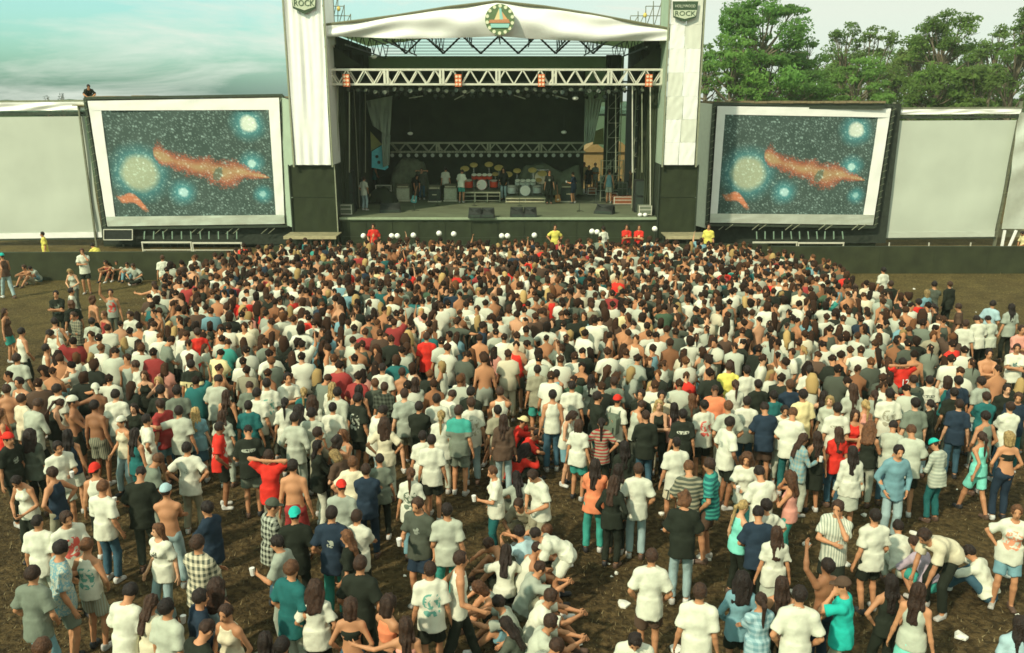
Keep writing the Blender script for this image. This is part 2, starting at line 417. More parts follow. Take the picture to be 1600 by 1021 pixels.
def finger(V, Fc, a, d, side, L, r, curl, nrm):
    a = np.array(a); pts = [a]; dd = np.array(d)
    for i in range(3):
        dd = unit(dd+nrm*curl*(.5+.5*i)); pts.append(pts[-1]+dd*L/3)
    n0 = len(V); m = 5
    for j, pnt in enumerate(pts):
        rr = r*(1-.12*j); t = unit(pts[min(j+1, 3)]-pts[max(j-1, 0)]); u = unit(np.cross(t, nrm+1e-3)); v = np.cross(t, u)
        for i in range(m):
            an = 2*math.pi*i/m; V.append(pnt+u*math.cos(an)*rr+v*math.sin(an)*rr)
    for j in range(3):
        for i in range(m):
            a0 = n0+j*m+i; b0 = n0+j*m+(i+1) % m; Fc.append((a0, b0, b0+m, a0+m))
    c = len(V); V.append(pts[-1]+dd*r*.6); base = n0+3*m
    for i in range(m): Fc.append((base+i, base+(i+1) % m, c, c))

def bounds(K, m=.2):
    pts = [K['p'], K['head']+K['Hu']*.14, K['neck']]
    for a in K['arm']: pts += [a[0], a[1], a[2], a[2]+unit(a[2]-a[1])*.16]
    for l in K['leg']: pts += [l[0], l[1], l[2]]
    pts = np.array(pts); lo = pts.min(0)-m; hi = pts.max(0)+m; lo[2] = max(lo[2], -.03); hi[2] = K['top']+.05 if hi[2]-m <= K['top'] else hi[2]-m+.06
    return lo, hi

def body_mesh_data(pose, g, h=.0195):
    K = skeleton(pose, g); B = BODY[g]; lo, hi = bounds(K, .21); F = Field(lo, hi, h)
    draw_torso(F, K, B)
    X = K['R']
    if g == 'f':
        for sg in (-1, 1): F.ell(K['chest']+X*sg*.062+K['F']*.075, (X, K['F'], K['S']), (.055, .05, .055), .03)
    for (sh, el, wr) in K['arm']:
        F.tap(K['neck']-K['S']*.03, sh, K['F'], (.045, .05), (.05, .052), .05)
        F.tap(sh, el, K['F'], (B['arm']+.012, B['arm']+.012), (B['fa'], B['fa']), .03)
        d = unit(wr-el); F.tap(el, el+d*.10, K['F'], (B['fa'], B['fa']), (B['fa']+.003, B['fa']+.003), .015)
        F.tap(el+d*.08, wr, K['F'], (B['fa']+.002,)*2, (.025, .023), .015)
        side = unit(np.cross(d, X)+1e-3)
        F.tap(wr+d*.01, wr+d*.085, side, (.036, .018), (.040, .017), .015)
    for (hj, kn, an, yaw) in K['leg']:
        F.tap(hj, kn, X, (B['th'], B['th']+.004), (B['kn'], B['kn']), .045)
        d = unit(an-kn); F.tap(kn, kn+d*.12, X, (B['kn']-.002,)*2, (.053, .056), .02); F.tap(kn+d*.12, an, X, (.053, .056), (.036, .038), .02)
        fw = rotz(np.array([0, 1., 0]), yaw)
        F.tap(an-np.array([0, 0, .045])-fw*.03, an-np.array([0, 0, .055])+fw*.14, (1, 0, 0), (.033, .03), (.036, .022), .03)
    F.tap(K['neck']-K['S']*.02, K['head']-K['Hu']*.06, X, (B['nk'], B['nk']), (B['nk']-.004,)*2, .03)
    fr = (K['Hr'], K['Hf'], K['Hu']); H = K['head']; s_ = .95 if g == 'm' else .91
    F.ell(H+K['Hu']*.022-K['Hf']*.008, fr, (.077*s_, .096*s_, .098*s_), .02)
    F.ell(H-K['Hu']*.045+K['Hf']*.022, fr, (.056*s_, .070*s_, .068*s_), .03)
    F.ell(H-K['Hu']*.018+K['Hf']*.098, fr, (.014, .022, .024), .012)
    for sg in (-1, 1):
        F.ell(H+K['Hr']*sg*.077-K['Hu']*.010, fr, (.012, .020, .030), .008)
    V, Q = F.nets(); nb = len(Q)
    V = list(V); Fx = []
    for (sh, el, wr), sg in zip(K['arm'], (-1, 1)):
        d = unit(wr-el); side = unit(np.cross(d, X)+1e-3); nrm = unit(np.cross(d, side))
        if nrm @ (K['chest']-wr) < 0: nrm = -nrm
        for o, L, c in ((-.027, .066, .25), (-.009, .078, .22), (.009, .074, .25), (.027, .056, .32)):
            finger(V, Fx, wr+d*.078+side*o, d, side, L, .0095, c, nrm)
        finger(V, Fx, wr+d*.03-side*.032, unit(d-side*.8), side, .062, .011, .2, nrm)
    nf = len(Fx); M = [0]*(nb+nf)
    # eyes, brows and lips: small inset lozenges
    def loz(c, rx, ry, rz):
        n0 = len(V); c = np.array(c)
        for dx, dy, dz in ((1, 0, 0), (-1, 0, 0), (0, 1, 0), (0, -1, 0), (0, 0, 1), (0, 0, -1)):
            V.append(c+K['Hr']*dx*rx+K['Hf']*dy*ry+K['Hu']*dz*rz)
        for f in ((0, 2, 4), (2, 1, 4), (1, 3, 4), (3, 0, 4), (2, 0, 5), (1, 2, 5), (3, 1, 5), (0, 3, 5)):
            Fx.append(tuple(n0+i for i in f)+(n0+f[2],)); M.append(1)
    for sg in (-1, 1):
        loz(H+K['Hr']*sg*.031+K['Hf']*.078*s_+K['Hu']*.006, .013, .012, .008)
        loz(H+K['Hr']*sg*.032+K['Hf']*.084*s_+K['Hu']*.026, .019, .008, .005)
    loz(H+K['Hf']*.088*s_-K['Hu']*.058, .024, .008, .007)
    Q = np.concatenate([Q, np.array(Fx, dtype=np.int64)])
    return np.array(V, np.float32), Q, np.array(M), K

def garment_data(kind, pose, g, h=.0195):
    K = skeleton(pose, g); B = BODY[g]; lo, hi = bounds(K, .21); F = Field(lo, hi, h); X = K['R']; S = K['S']; sit = K['sit']
    seed = (sum(map(ord, kind+pose+g))*7) % 9999
    up = kind in ('tee', 'tank', 'long', 'crop', 'bandeau')
    if up:
        e = {'tee': .030, 'long': .031, 'tank': .016, 'crop': .012, 'bandeau': .010}[kind]
        ad = lambda r, x: (r[0]+x, r[1]+x)
        if kind in ('tee', 'long', 'tank'):
            draw_torso(F, K, B, e, .04)
            hem = K['p']-S*(.03 if sit else .17 if kind != 'tank' else .10)
            if POSES[pose].get('lean', 0) > 50: hem = K['p']-S*.05
            ex = e+(.036 if kind != 'tank' else .026)
            F.tap(K['waist'], hem, X, ad(B['pel'], ex-.024), ad(B['pel'], ex), .03, flat=True)
            # open hem: cut below
            F.tap(hem, hem-S*.25, X, (.30, .30), (.30, .30), 0, flat=True, mode='cut')
        else:
            top = K['shc'] if kind == 'crop' else K['chest']+S*.05
            lowr = K['waist']+S*(.06 if kind == 'crop' else .11)
            F.tap(lowr, K['chest'], X, ad(B['wa'], e+.004), ad(B['ch'], e), .03, flat=True)
            F.tap(K['chest'], top, X, ad(B['ch'], e), ad(B['up'] if kind == 'crop' else B['ch'], e), .03, flat=True)
        if g == 'f':
            for sg in (-1, 1): F.ell(K['chest']+X*sg*.062+K['F']*.078, (X, K['F'], S), (.06, .055+e*.6, .06), .04)
        for (sh, el, wr), sg in zip(K['arm'], (-1, 1)):
            if kind in ('tee', 'long'):
                F.tap(K['neck']-S*.045, sh, K['F'], (.062, .064), (.074, .076), .05)
                if kind == 'tee':
                    m = sh+(el-sh)*.78; F.tap(sh, m, K['F'], (B['arm']+.023,)*2, (B['arm']+.046,)*2, .03, flat=True); F.ell(sh, (X, K['F'], S), (B['arm']+.030,)*3, .04)
                else:
                    F.tap(sh, el, K['F'], (B['arm']+.030,)*2, (B['fa']+.024,)*2, .03)
                    F.tap(el, el+(wr-el)*.95, K['F'], (B['fa']+.020,)*2, (.040,)*2, .02, flat=True)
            elif kind == 'tank':
                F.ell(sh+X*sg*.045-S*.01, (X, K['F'], S), (.055, .12, .11), 0, mode='cut')
                F.tap(K['shc']+X*sg*.07, K['chest']+X*sg*.06, X, (.03, .075), (.03, .10), .02)
        r = .075 if kind in ('tee', 'long') else .10
        if kind != 'bandeau': F.ell(K['neck']+S*.03+K['F']*.025, (X, K['F'], S), (r, r*.95, .062 if kind in ('tee', 'long') else .11), 0, mode='cut')
        F.ripple(seed, .010 if kind in ('tee', 'long') else .0035); F.ripple(seed+1, .006 if kind in ('tee', 'long') else .002, (32, 62))
    else:
        ee = {'shorts': .016, 'jean': .012, 'skirt': .014}[kind]
        ad = lambda r, x: (r[0]+x, r[1]+x)
        F.tap(K['p']-S*.04, K['p']+S*.06, X, ad(B['pel'], ee), ad(B['pel'], ee-.012), .03)
        if kind == 'skirt' and not sit:
            F.tap(K['p'], K['p']-np.array([0, 0, .42]), X, ad(B['pel'], ee+.01), (.21, .18), .02, flat=True)
        for (hj, kn, an, yaw) in K['leg']:
            if kind == 'shorts' or (kind == 'skirt' and sit):
                F.tap(hj, hj+(kn-hj)*.80, X, (B['th']+.014,)*2, (B['kn']+.054,)*2, .03, flat=True)
                F.ell(hj, (X, K['F'], S), (B['th']+.010,)*3, .03)
            elif kind == 'jean':
                F.tap(hj, kn, X, (B['th']+.012,)*2, (B['kn']+.022,)*2, .035)
                F.tap(kn, kn+(an-kn)*.93, X, (B['kn']+.022,)*2, (.062, .066), .02, flat=True)
        F.ripple(seed, .007); F.ripple(seed+1, .004, (30, 60))
    V, Q = F.nets()
    return V, Q, F

# hair and headwear in the head's own frame
def hair_data(kind, g='m', h=.0125):
    F = Field((-.20, -.26, -.52), (.20, .20, .19), h); E = np.eye(3)
    s_ = .95 if g == 'm' else .91
    cap = kind in ('cap', 'capback', 'bandana', 'brim')
    if not cap:
        e = {'crop': .003, 'short': .013, 'curly': .030, 'bob': .016, 'long': .014, 'pony': .009, 'bushy': .034}[kind]
        F.ell((0, -.010, .030), E, (.079*s_+e, .097*s_+e, .098*s_+e*.9), .02)
        if kind in ('bob', 'curly', 'bushy'):
            F.tap((0, -.035, .0), (0, -.045, -.12 if kind != 'curly' else -.06), (1, 0, 0), (.085+e*.6, .065+e*.4), (.075+e, .055+e*.5), .04)
        if kind == 'bushy':
            F.tap((0, -.05, -.05), (0, -.085, -.27), (1, 0, 0), (.12, .07), (.125, .06), .05)
        if kind == 'long':
            F.tap((0, -.04, 0), (0, -.085, -.17), (1, 0, 0), (.088, .055), (.095, .042), .04)
            F.tap((0, -.085, -.16), (0, -.120, -.38), (1, 0, 0), (.095, .042), (.065, .028), .03)
        if kind == 'pony':
            F.tap((0, -.10, .02), (0, -.135, -.02), (1, 0, 0), (.028, .028), (.035, .03), .02)
            F.tap((0, -.135, -.02), (0, -.125, -.33), (1, 0, 0), (.038, .034), (.018, .016), .02)
        # face opening
        F.tap((0, .055, .030), (0, .30, .040), (1, 0, 0), (.066, .058), (.10, .10), 0, flat=True, mode='cut')
        F.tap((0, .015, -.12), (0, .30, -.10), (1, 0, 0), (.070, .135), (.10, .16), 0, flat=True, mode='cut')
        if kind in ('short', 'crop', 'pony'):
            F.tap((0, -.01, -.075), (0, .25, -.075), (1, 0, 0), (.12, .07), (.12, .07), 0, flat=True, mode='cut')
            if kind != 'pony': F.tap((0, -.3, -.16), (0, .3, -.12), (1, 0, 0), (.2, .095), (.2, .10), 0, flat=True, mode='cut')
        if kind == 'curly': F.ripple(77, .016, (40, 80))
        else: F.ripple(sum(map(ord, kind)), .010 if kind in ('long', 'bushy', 'bob') else .006, (60, 120), .10); F.ripple(5, .005, (20, 40), .5)
    else:
        F.ell((0, -.010, .036), E, (.094, .113, .108), .02)
        F.tap((0, 0, -.30), (0, 0, .036), (1, 0, 0), (.3, .3), (.3, .3), 0, flat=True, mode='cut')
        if kind == 'bandana': F.tap((0, -.09, .05), (0, -.15, -.07), (1, 0, 0), (.05, .02), (.03, .012), .02)
        if kind in ('cap', 'brim'): F.tap((0, .07, .045), (0, .165, .036), (1, 0, 0), (.075, .012), (.055, .010), .01)
        if kind == 'capback': F.tap((0, -.07, .045), (0, -.165, .030), (1, 0, 0), (.075, .012), (.055, .010), .01)
        if kind == 'brim': F.tap((0, -.005, .036), (0, -.005, .050), (1, 0, 0), (.16, .17), (.155, .165), .01, flat=True)
    V, Q = F.nets()
    return V, Q
def shoe_data(h=.016):
    F = Field((-.09, -.13, -.02), (.09, .24, .16), h)
    F.tap((0, -.045, .035), (0, .13, .030), (1, 0, 0), (.042, .038), (.045, .030), .02)
    F.tap((0, -.03, .06), (0, -.03, .10), (1, 0, 0), (.044, .05), (.046, .05), .03, flat=True)
    F.tap((0, -.045, .005), (0, .14, .005), (1, 0, 0), (.048, .020), (.048, .018), .01)
    F.tap((0, 0, -.06), (0, 0, .003), (1, 0, 0), (.4, .4), (.4, .4), 0, flat=True, mode='cut')
    return F.nets()

SKIN = mat('skin', objcol=True, rough=.6, noise=.10, nscale=8, spec=.3)
FEAT = mat('eye_and_lip', (.035, .018, .012), rough=.5, noise=0)
HAIR = mat('hair', objcol=True, rough=.55, noise=.5, nscale=28, bump=.9, bscale=60, spec=.3)
CLOTH = mat('cloth_plain', objcol=True, rough=.9, noise=.12, nscale=6, bump=.7, bscale=11, spec=.12)
LEATHER = mat('shoe_leather', objcol=True, rough=.6, noise=.2, nscale=20, spec=.3)
_cache = {}
def flipx(V, Q): V = V.copy(); V[:, 0] *= -1; return V, Q[:, ::-1].copy()
def M_body(pose, g, mir):
    k = ('b', pose, g, mir)
    if k not in _cache:
        k0 = ('bd', pose, g)
        if k0 not in _cache: _cache[k0] = body_mesh_data(pose, g)
        V, Q, M, K = _cache[k0]
        if mir: V, Q = flipx(V, Q)
        _cache[k] = mesh_from('body_'+pose, V, Q, [SKIN, FEAT], M, True)
    return _cache[k], _cache[('bd', pose, g)][3]
def M_garm(kind, pose, g, mir):
    k = ('g', kind, pose, g, mir)
    if k not in _cache:
        k0 = ('gd', kind, pose, g)
        if k0 not in _cache: _cache[k0] = garment_data(kind, pose, g)
        V, Q, _ = _cache[k0]
        if mir: V, Q = flipx(V, Q)
        _cache[k] = mesh_from(kind, V, Q, [CLOTH], None, True)
    return _cache[k]
def M_hair(kind, g):
    k = ('h', kind, g)
    if k not in _cache: V, Q = hair_data(kind, g); _cache[k] = mesh_from('hair_'+kind, V, Q, [CLOTH if kind in ('cap', 'capback', 'bandana', 'brim') else HAIR], None, True)
    return _cache[k]
def M_shoe():
    if 'shoe' not in _cache: V, Q = shoe_data(); _cache['shoe'] = mesh_from('shoe', V, Q, [LEATHER], None, True)
    return _cache['shoe']

C = {'W': ((.60, .60, .46), 'white'), 'w': ((.43, .45, .34), 'off-white'), 'c': ((.62, .56, .38), 'cream'), 'g': ((.16, .185, .135), 'grey'), 'q': ((.32, .35, .27), 'light grey'),
     'b': ((.019, .023, .015), 'black'), 'n': ((.020, .034, .050), 'navy'), 'r': ((.62, .035, .022), 'red'), 't': ((.02, .12, .11), 'dark teal'), 'T': ((.02, .42, .33), 'turquoise'),
     'e': ((.05, .30, .23), 'green'), 'y': ((.68, .60, .12), 'yellow'), 'Y': ((.70, .60, .30), 'pale yellow'), 'o': ((.70, .22, .10), 'orange'), 'p': ((.66, .30, .22), 'pink'),
     'l': ((.36, .50, .50), 'pale blue'), 'L': ((.16, .30, .32), 'denim blue'), 'j': ((.045, .10, .13), 'blue'), 'J': ((.30, .40, .38), 'light blue'), 'k': ((.28, .26, .17), 'khaki'),
     'm': ((.42, .34, .38), 'mauve'), 'M': ((.20, .62, .48), 'mint'), 'B': ((.09, .055, .035), 'brown'), 'G': ((.05, .09, .05), 'dark green'), 'v': ((.075, .085, .06), 'charcoal'), 'R': ((.30, .04, .035), 'dark red')}
HC = {'d': (.017, .009, .005), 'b': (.042, .019, .009), 'a': (.11, .045, .017), 'y': (.36, .24, .09), 'g': (.10, .075, .045)}
SK = {'l': (.58, .31, .17), 'm': (.47, .22, .105), 'd': (.27, .12, .055)}
TOPN = {'tee': 't-shirt', 'tank': 'sleeveless top', 'long': 'long-sleeved shirt', 'crop': 'crop top', 'bandeau': 'strapless top', 'bare': 'no shirt'}
BOTN = {'shorts': 'shorts', 'jean': 'trousers', 'skirt': 'skirt'}
PATN = {'hstripe': 'striped', 'vstripe': 'pinstriped', 'plaid': 'checked', 'mottle': 'patterned', 'print': 'printed', 'smallprint': 'small-print', 'band': 'lettered', 'yoke': 'two-tone'}
POSN = {'st': '', 'sb': '', 'lk': 'looking sideways', 'pk': '', 'ac': 'arms crossed', 'hp': 'hands on hips', 'hh': 'hands behind head', 'hf': 'hand to face', 'cp': 'holding a cup',
        'wk': 'walking', 'ao': 'arm stretched out', 'ar': 'both arms raised', 'r1': 'one arm raised', 'hd': 'head bowed', 'bd': 'bending forward', 'si': 'sitting, arms on knees',
        's2': 'sitting hunched', 'sc': 'sitting cross-legged', 'cr': 'crouching'}
HATN = {'cap': 'cap', 'capback': 'backward cap', 'bandana': 'bandana', 'brim': 'brimmed hat'}
PEOPLE = []
CUPM = None
def parse_cloth(s):
    kind, rest = s.split(':') if ':' in s else (s, '')
    pat = c2 = None
    if '/' in rest: rest, pp = rest.split('/'); pat, c2 = pp.split('.')
    return kind, rest or None, pat, c2
def jit(c, a=.07): f = 1+R.uniform(-a, a); return tuple(max(0, min(1, x*f)) for x in c)
FACE_ALIAS = {'h': 'short'}
HK = {'sh': 'short', 'cr': 'crop', 'cu': 'curly', 'lo': 'long', 'po': 'pony', 'bo': 'bob', 'bu': 'bushy'}
def height_of(g): return R.uniform(1.66, 1.82) if g == 'm' else R.uniform(1.56, 1.70)

def make_person(x, y, pose, g, face, top, bot, hair, sk='m', hat=None, z=0.0, hgt=None, extra=None, mir=None, label=None, where='crowd'):
    mir = R.random() < .5 if mir is None else mir
    hgt = hgt or height_of(g); s = hgt/1.755
    me, K = M_body(pose, g, mir)
    o = link('person', me); o.location = (x, y, z); o.rotation_euler = (0, 0, rad(face)); o.scale = (s*(.93 if g == 'm' else .95), s*.95, s)
    o.color = (*jit(SK[sk], .12), 1); o['category'] = 'person'
    tk, tc_, tp, tc2 = parse_cloth(top); bk, bc, bp, bc2 = parse_cloth(bot)
    def wear(name, kind, col, pat, c2):
        c = link(name, M_garm(kind, pose, g, mir), o); c.color = (*jit(C[col][0], .06), 1)
        if pat:
            c['c2'] = tuple(C[c2][0]); c.material_slots[0].link = 'OBJECT'; c.material_slots[0].material = pattern_mat(pat)
        return c
    shirt = None
    if tk != 'bare': shirt = wear({'tee': 'shirt', 'tank': 'vest', 'long': 'shirt', 'crop': 'top', 'bandeau': 'top'}[tk], tk, tc_, tp, tc2)
    wear({'jean': 'trousers', 'shorts': 'shorts', 'skirt': 'skirt'}[bk], bk, bc, bp, bc2)
    hk, hc = hair.split('.'); hr_ = K['Hr'].copy(); hf_ = K['Hf'].copy(); hu_ = K['Hu'].copy(); hd = K['head'].copy()
    if mir: hr_[0] *= -1; hf_[0] *= -1; hu_[0] *= -1; hd[0] *= -1; hr_ = -hr_
    Mx = Matrix(((hr_[0], hf_[0], hu_[0], hd[0]), (hr_[1], hf_[1], hu_[1], hd[1]), (hr_[2], hf_[2], hu_[2], hd[2]), (0, 0, 0, 1)))
    hh = link('hair', M_hair('crop' if hat and hk in ('sh', 'cu', 'cr') else HK[hk], g), o); hh.matrix_local = Mx; hh.color = (*jit(HC[hc], .3), 1)
    if hat:
        kind, col = hat.split('.'); ht = link({'cap': 'cap', 'capback': 'cap', 'bandana': 'bandana', 'brim': 'hat'}[kind], M_hair(kind, 'm'), o); ht.matrix_local = Mx; ht.color = (*C[col][0], 1)
    for (hj, kn, an, yaw) in K['leg']:
        sgn = -1 if mir else 1
        sh_ = link('shoe', M_shoe(), o); sh_.location = (an[0]*sgn, an[1], 0); sh_.rotation_euler = (0, 0, yaw*sgn)
        sh_.color = R.choice([(.55, .54, .48, 1), (.4, .38, .33, 1), (.03, .03, .03, 1), (.10, .06, .04, 1)])
    if pose == 'cp':
        wr = K['arm'][1][2]; mb = MB(); sgn = -1 if mir else 1; cx = wr[0]*sgn; mb.tube((cx, wr[1]+.09, wr[2]-.01), (cx, wr[1]+.10, wr[2]+.10), .032, .042, n=8)
        cu = mb.build('cup', mat('plastic_cup', (.7, .68, .6), rough=.4, noise=0), o)
    d = dict(o=o, top=top, tk=tk, tc=tc_, tp=tp, bk=bk, bc=bc, bp=bp, pose=pose, hat=hat, label=label, where=where, K=K)
    d['px'] = proj((x, y, z+K['top']*s)); PEOPLE.append(d)
    if extra: extra(o, K, s)
    if label: o['label'] = label
    return o

def text_part(name, body, size, loc, rot, m, parent, extr=.004, width=None):
    cu = bpy.data.curves.new(name, 'FONT'); cu.body = body; cu.size = size; cu.align_x = 'CENTER'; cu.align_y = 'CENTER'; cu.extrude = extr; cu.resolution_u = 2
    tmp = bpy.data.objects.new('t', cu); COL.objects.link(tmp); dg = bpy.context.evaluated_depsgraph_get()
    me = bpy.data.meshes.new_from_object(tmp.evaluated_get(dg)); bpy.data.objects.remove(tmp); bpy.data.curves.remove(cu)
    me.materials.clear(); me.materials.append(m)
    if width:
        xs = [v.co.x for v in me.vertices]; f = width/max(max(xs)-min(xs), .001)
        for v in me.vertices: v.co.x *= f
    o = link(name, me, parent); o.location = loc; o.rotation_euler = rot
    return o
# ---------------------------------------------------------------- ground
def make_ground():
    m = bpy.data.materials.new('trampled_earth'); m.use_nodes = True; N, L = m.node_tree.nodes, m.node_tree.links; b = N['Principled BSDF']
    b.inputs['Roughness'].default_value = .95; b.inputs['Specular IOR Level'].default_value = .1
    tcn = N.new('ShaderNodeTexCoord')
    def noise(sc, det=6, dist=0):
        n = N.new('ShaderNodeTexNoise'); n.inputs['Scale'].default_value = sc; n.inputs['Detail'].default_value = det; n.inputs['Distortion'].default_value = dist; L.new(tcn.outputs['Object'], n.inputs['Vector']); return n
    def ramp(src, a, c, ca, cb):
        r = N.new('ShaderNodeValToRGB'); r.color_ramp.elements[0].position = a; r.color_ramp.elements[1].position = c
        r.color_ramp.elements[0].color = (*ca, 1); r.color_ramp.elements[1].color = (*cb, 1); L.new(src, r.inputs[0]); return r.outputs[0]
    def mix(f, a, c, mode='MIX'):
        x = N.new('ShaderNodeMix'); x.data_type = 'RGBA'; x.blend_type = mode
        if hasattr(f, 'links'): L.new(f, x.inputs[0])
        else: x.inputs[0].default_value = f
        L.new(a, x.inputs[6]); L.new(c, x.inputs[7]); return x.outputs[2]
    fine = ramp(noise(9, 8, .4).outputs['Fac'], .38, .66, (.036, .026, .012), (.105, .074, .033))
    grass = ramp(noise(14, 8, 1).outputs['Fac'], .36, .68, (.056, .045, .016), (.165, .128, .050))
    sp = N.new('ShaderNodeSeparateXYZ'); L.new(tcn.outputs['Object'], sp.inputs[0])
    mr_ = N.new('ShaderNodeMapRange'); mr_.inputs['From Min'].default_value = 19; mr_.inputs['From Max'].default_value = 34; L.new(sp.outputs['Y'], mr_.inputs['Value'])
    patch = noise(.35, 5, .5)
    a1 = N.new('ShaderNodeMath'); a1.operation = 'MULTIPLY_ADD'; a1.inputs[1].default_value = 1.6; a1.inputs[2].default_value = -.8; L.new(patch.outputs['Fac'], a1.inputs[0])
    a2 = N.new('ShaderNodeMath'); a2.operation = 'ADD'; a2.use_clamp = True; L.new(a1.outputs[0], a2.inputs[0]); L.new(mr_.outputs[0], a2.inputs[1])
    base = mix(a2.outputs[0], fine, grass)
    dust = ramp(noise(1.3, 5, .8).outputs['Fac'], .3, .75, (.72, .70, .66), (1.25, 1.2, 1.1))
    base = mix(1.0, base, dust, 'MULTIPLY')
    far = N.new('ShaderNodeMapRange'); far.inputs['From Min'].default_value = 60; far.inputs['From Max'].default_value = 90; L.new(sp.outputs['Y'], far.inputs['Value'])
    fg = N.new('ShaderNodeRGB'); fg.outputs[0].default_value = (.05, .085, .035, 1)
    base = mix(far.outputs[0], base, fg.outputs[0])
    L.new(base, b.inputs['Base Color'])
    bp = N.new('ShaderNodeBump'); bp.inputs['Strength'].default_value = .9; bp.inputs['Distance'].default_value = .06
    L.new(noise(16, 8, .5).outputs['Fac'], bp.inputs['Height']); L.new(bp.outputs[0], b.inputs['Normal'])
    mb = MB(); mb.add([(-3000, -200, 0), (3000, -200, 0), (3000, 5000, 0), (-3000, 5000, 0)], [(0, 1, 2, 3)])
    return tag(mb.build('ground', m), kind='structure')
make_ground()
# loose straw and dead grass standing up from the earth
def make_straw():
    n = 15000; r = RN; y = 9+16*r.rand(n)**1.3; x = (r.rand(n)-.5)*2*(y*.68+1)
    n2 = 9000; y = np.concatenate([y, 28+14*r.rand(n2)]); x = np.concatenate([x, (r.rand(n2)-.5)*58]); n += n2
    a = r.rand(n)*6.28; L_ = .03+.06*r.rand(n); t = r.rand(n)*1.1+.2; w = .006+.008*r.rand(n)
    b = np.stack([x, y, np.full(n, -.002)], -1); u = np.stack([-np.sin(a), np.cos(a), 0*a], -1)*w[:, None]
    tip = b+np.stack([np.cos(a)*np.sin(t), np.sin(a)*np.sin(t), np.cos(t)], -1)*L_[:, None]
    V = np.stack([b-u, b+u, tip], 1).reshape(-1, 3); Fc = np.arange(3*n).reshape(-1, 3)
    o = link('dry_grass', mesh_from('dry_grass', V, Fc, [mat('straw', (.17, .13, .06), rough=.9, noise=.5, nscale=3)]))
    tag(o, 'short dead grass and straw sticking up from the trampled earth', 'grass', kind='stuff')
make_straw()

# ---------------------------------------------------------------- materials of the stage
BLK = mat('black_cloth', (.030, .040, .018), rough=.95, noise=.3, nscale=1.2, bump=.2, bscale=6)
SCRIM = mat('dark_scrim', (.026, .034, .014), rough=.95, noise=.25, nscale=2, bump=.25, bscale=50)
SKIRT = mat('barrier_cloth', (.036, .042, .018), rough=.95, noise=.30, nscale=1.5, bump=.3, bscale=12)
SILV = mat('silver_cloth', (.90, .88, .80), rough=.42, metal=.12, noise=.05, nscale=2, bump=.15, bscale=7, spec=.5)
SILV2 = mat('silver_band', (.62, .64, .52), rough=.35, metal=.4, noise=.08, nscale=3, bump=.3, bscale=9, spec=.5)
WHT = mat('white_cloth', (.82, .80, .73), rough=.75, noise=.05, nscale=2, bump=.1, bscale=8)
WHT2 = mat('white_cloth_thin', (.68, .68, .56), rough=.8, noise=.06, nscale=2)
SCRN = mat('projection_cloth', (.49, .52, .42), rough=.85, noise=.10, nscale=.5, bump=.10, bscale=9)
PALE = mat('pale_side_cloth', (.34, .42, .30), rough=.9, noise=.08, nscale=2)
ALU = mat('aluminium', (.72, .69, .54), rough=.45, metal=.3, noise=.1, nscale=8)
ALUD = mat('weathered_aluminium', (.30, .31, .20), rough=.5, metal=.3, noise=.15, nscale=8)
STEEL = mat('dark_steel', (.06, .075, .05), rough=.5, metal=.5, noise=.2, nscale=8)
TUBE = mat('scaffold_tube', (.24, .24, .16), rough=.5, metal=.5, noise=.2, nscale=8)
DECK = mat('deck_floor', (.13, .15, .085), rough=.85, noise=.22, nscale=.9, bump=.1, bscale=20)
WOOD = mat('weathered_plank', (.27, .24, .13), rough=.9, noise=.3, nscale=5, bump=.3, bscale=20)
RUBB = mat('black_equipment', (.020, .024, .018), rough=.6, noise=.3, nscale=8)
GRN = mat('grey_green_cloth', (.13, .18, .10), rough=.95, noise=.15, nscale=2)
CURT = mat('grey_curtain', (.30, .36, .27), rough=.95, noise=.12, nscale=2)
YS = 40.0

def part_box(name, m, parent, x0, x1, y0, y1, z0, z1):
    o = parent.location if parent else Vector((0, 0, 0))
    mb = MB(o); mb.box(x0, x1, y0, y1, z0, z1); return mb.build(name, m, parent)
zdeck = P(780, 340, YS).z
xl, xr = P(530, 340, YS).x, P(1026, 340, YS).x

# stage platform
st = empty('stage_platform', ((xl+xr)/2, YS, 0)); tag(st, 'raised stage platform with black cloth front and pale deck edge', 'stage')
part_box('deck', DECK, st, xl, xr, YS+.02, 53.5, zdeck-.18, zdeck)
part_box('deck_edge', mat('deck_edging', (.30, .36, .22), rough=.8), st, xl, xr, YS-.06, YS+.018, zdeck-.10, zdeck+.004)
n = 12
for i in range(n):
    a = xl+(xr-xl)*i/n; b_ = xl+(xr-xl)*(i+1)/n
    V, Q, _, _ = cloth_grid([(a+.01, YS+.05, zdeck-.11), (b_-.01, YS+.05, zdeck-.11), (b_-.01, YS+.03, 0), (a+.01, YS+.03, 0)], 8, 2, fold(i, .04, (2, 7), (0, .3)), .02, st.location)
    link('skirt_panel', mesh_from('skirt_panel', V, Q, [BLK], None, True), st)
part_box('under_frame', STEEL, st, xl+.2, xr-.2, YS+.3, 53.2, .0, zdeck-.2)

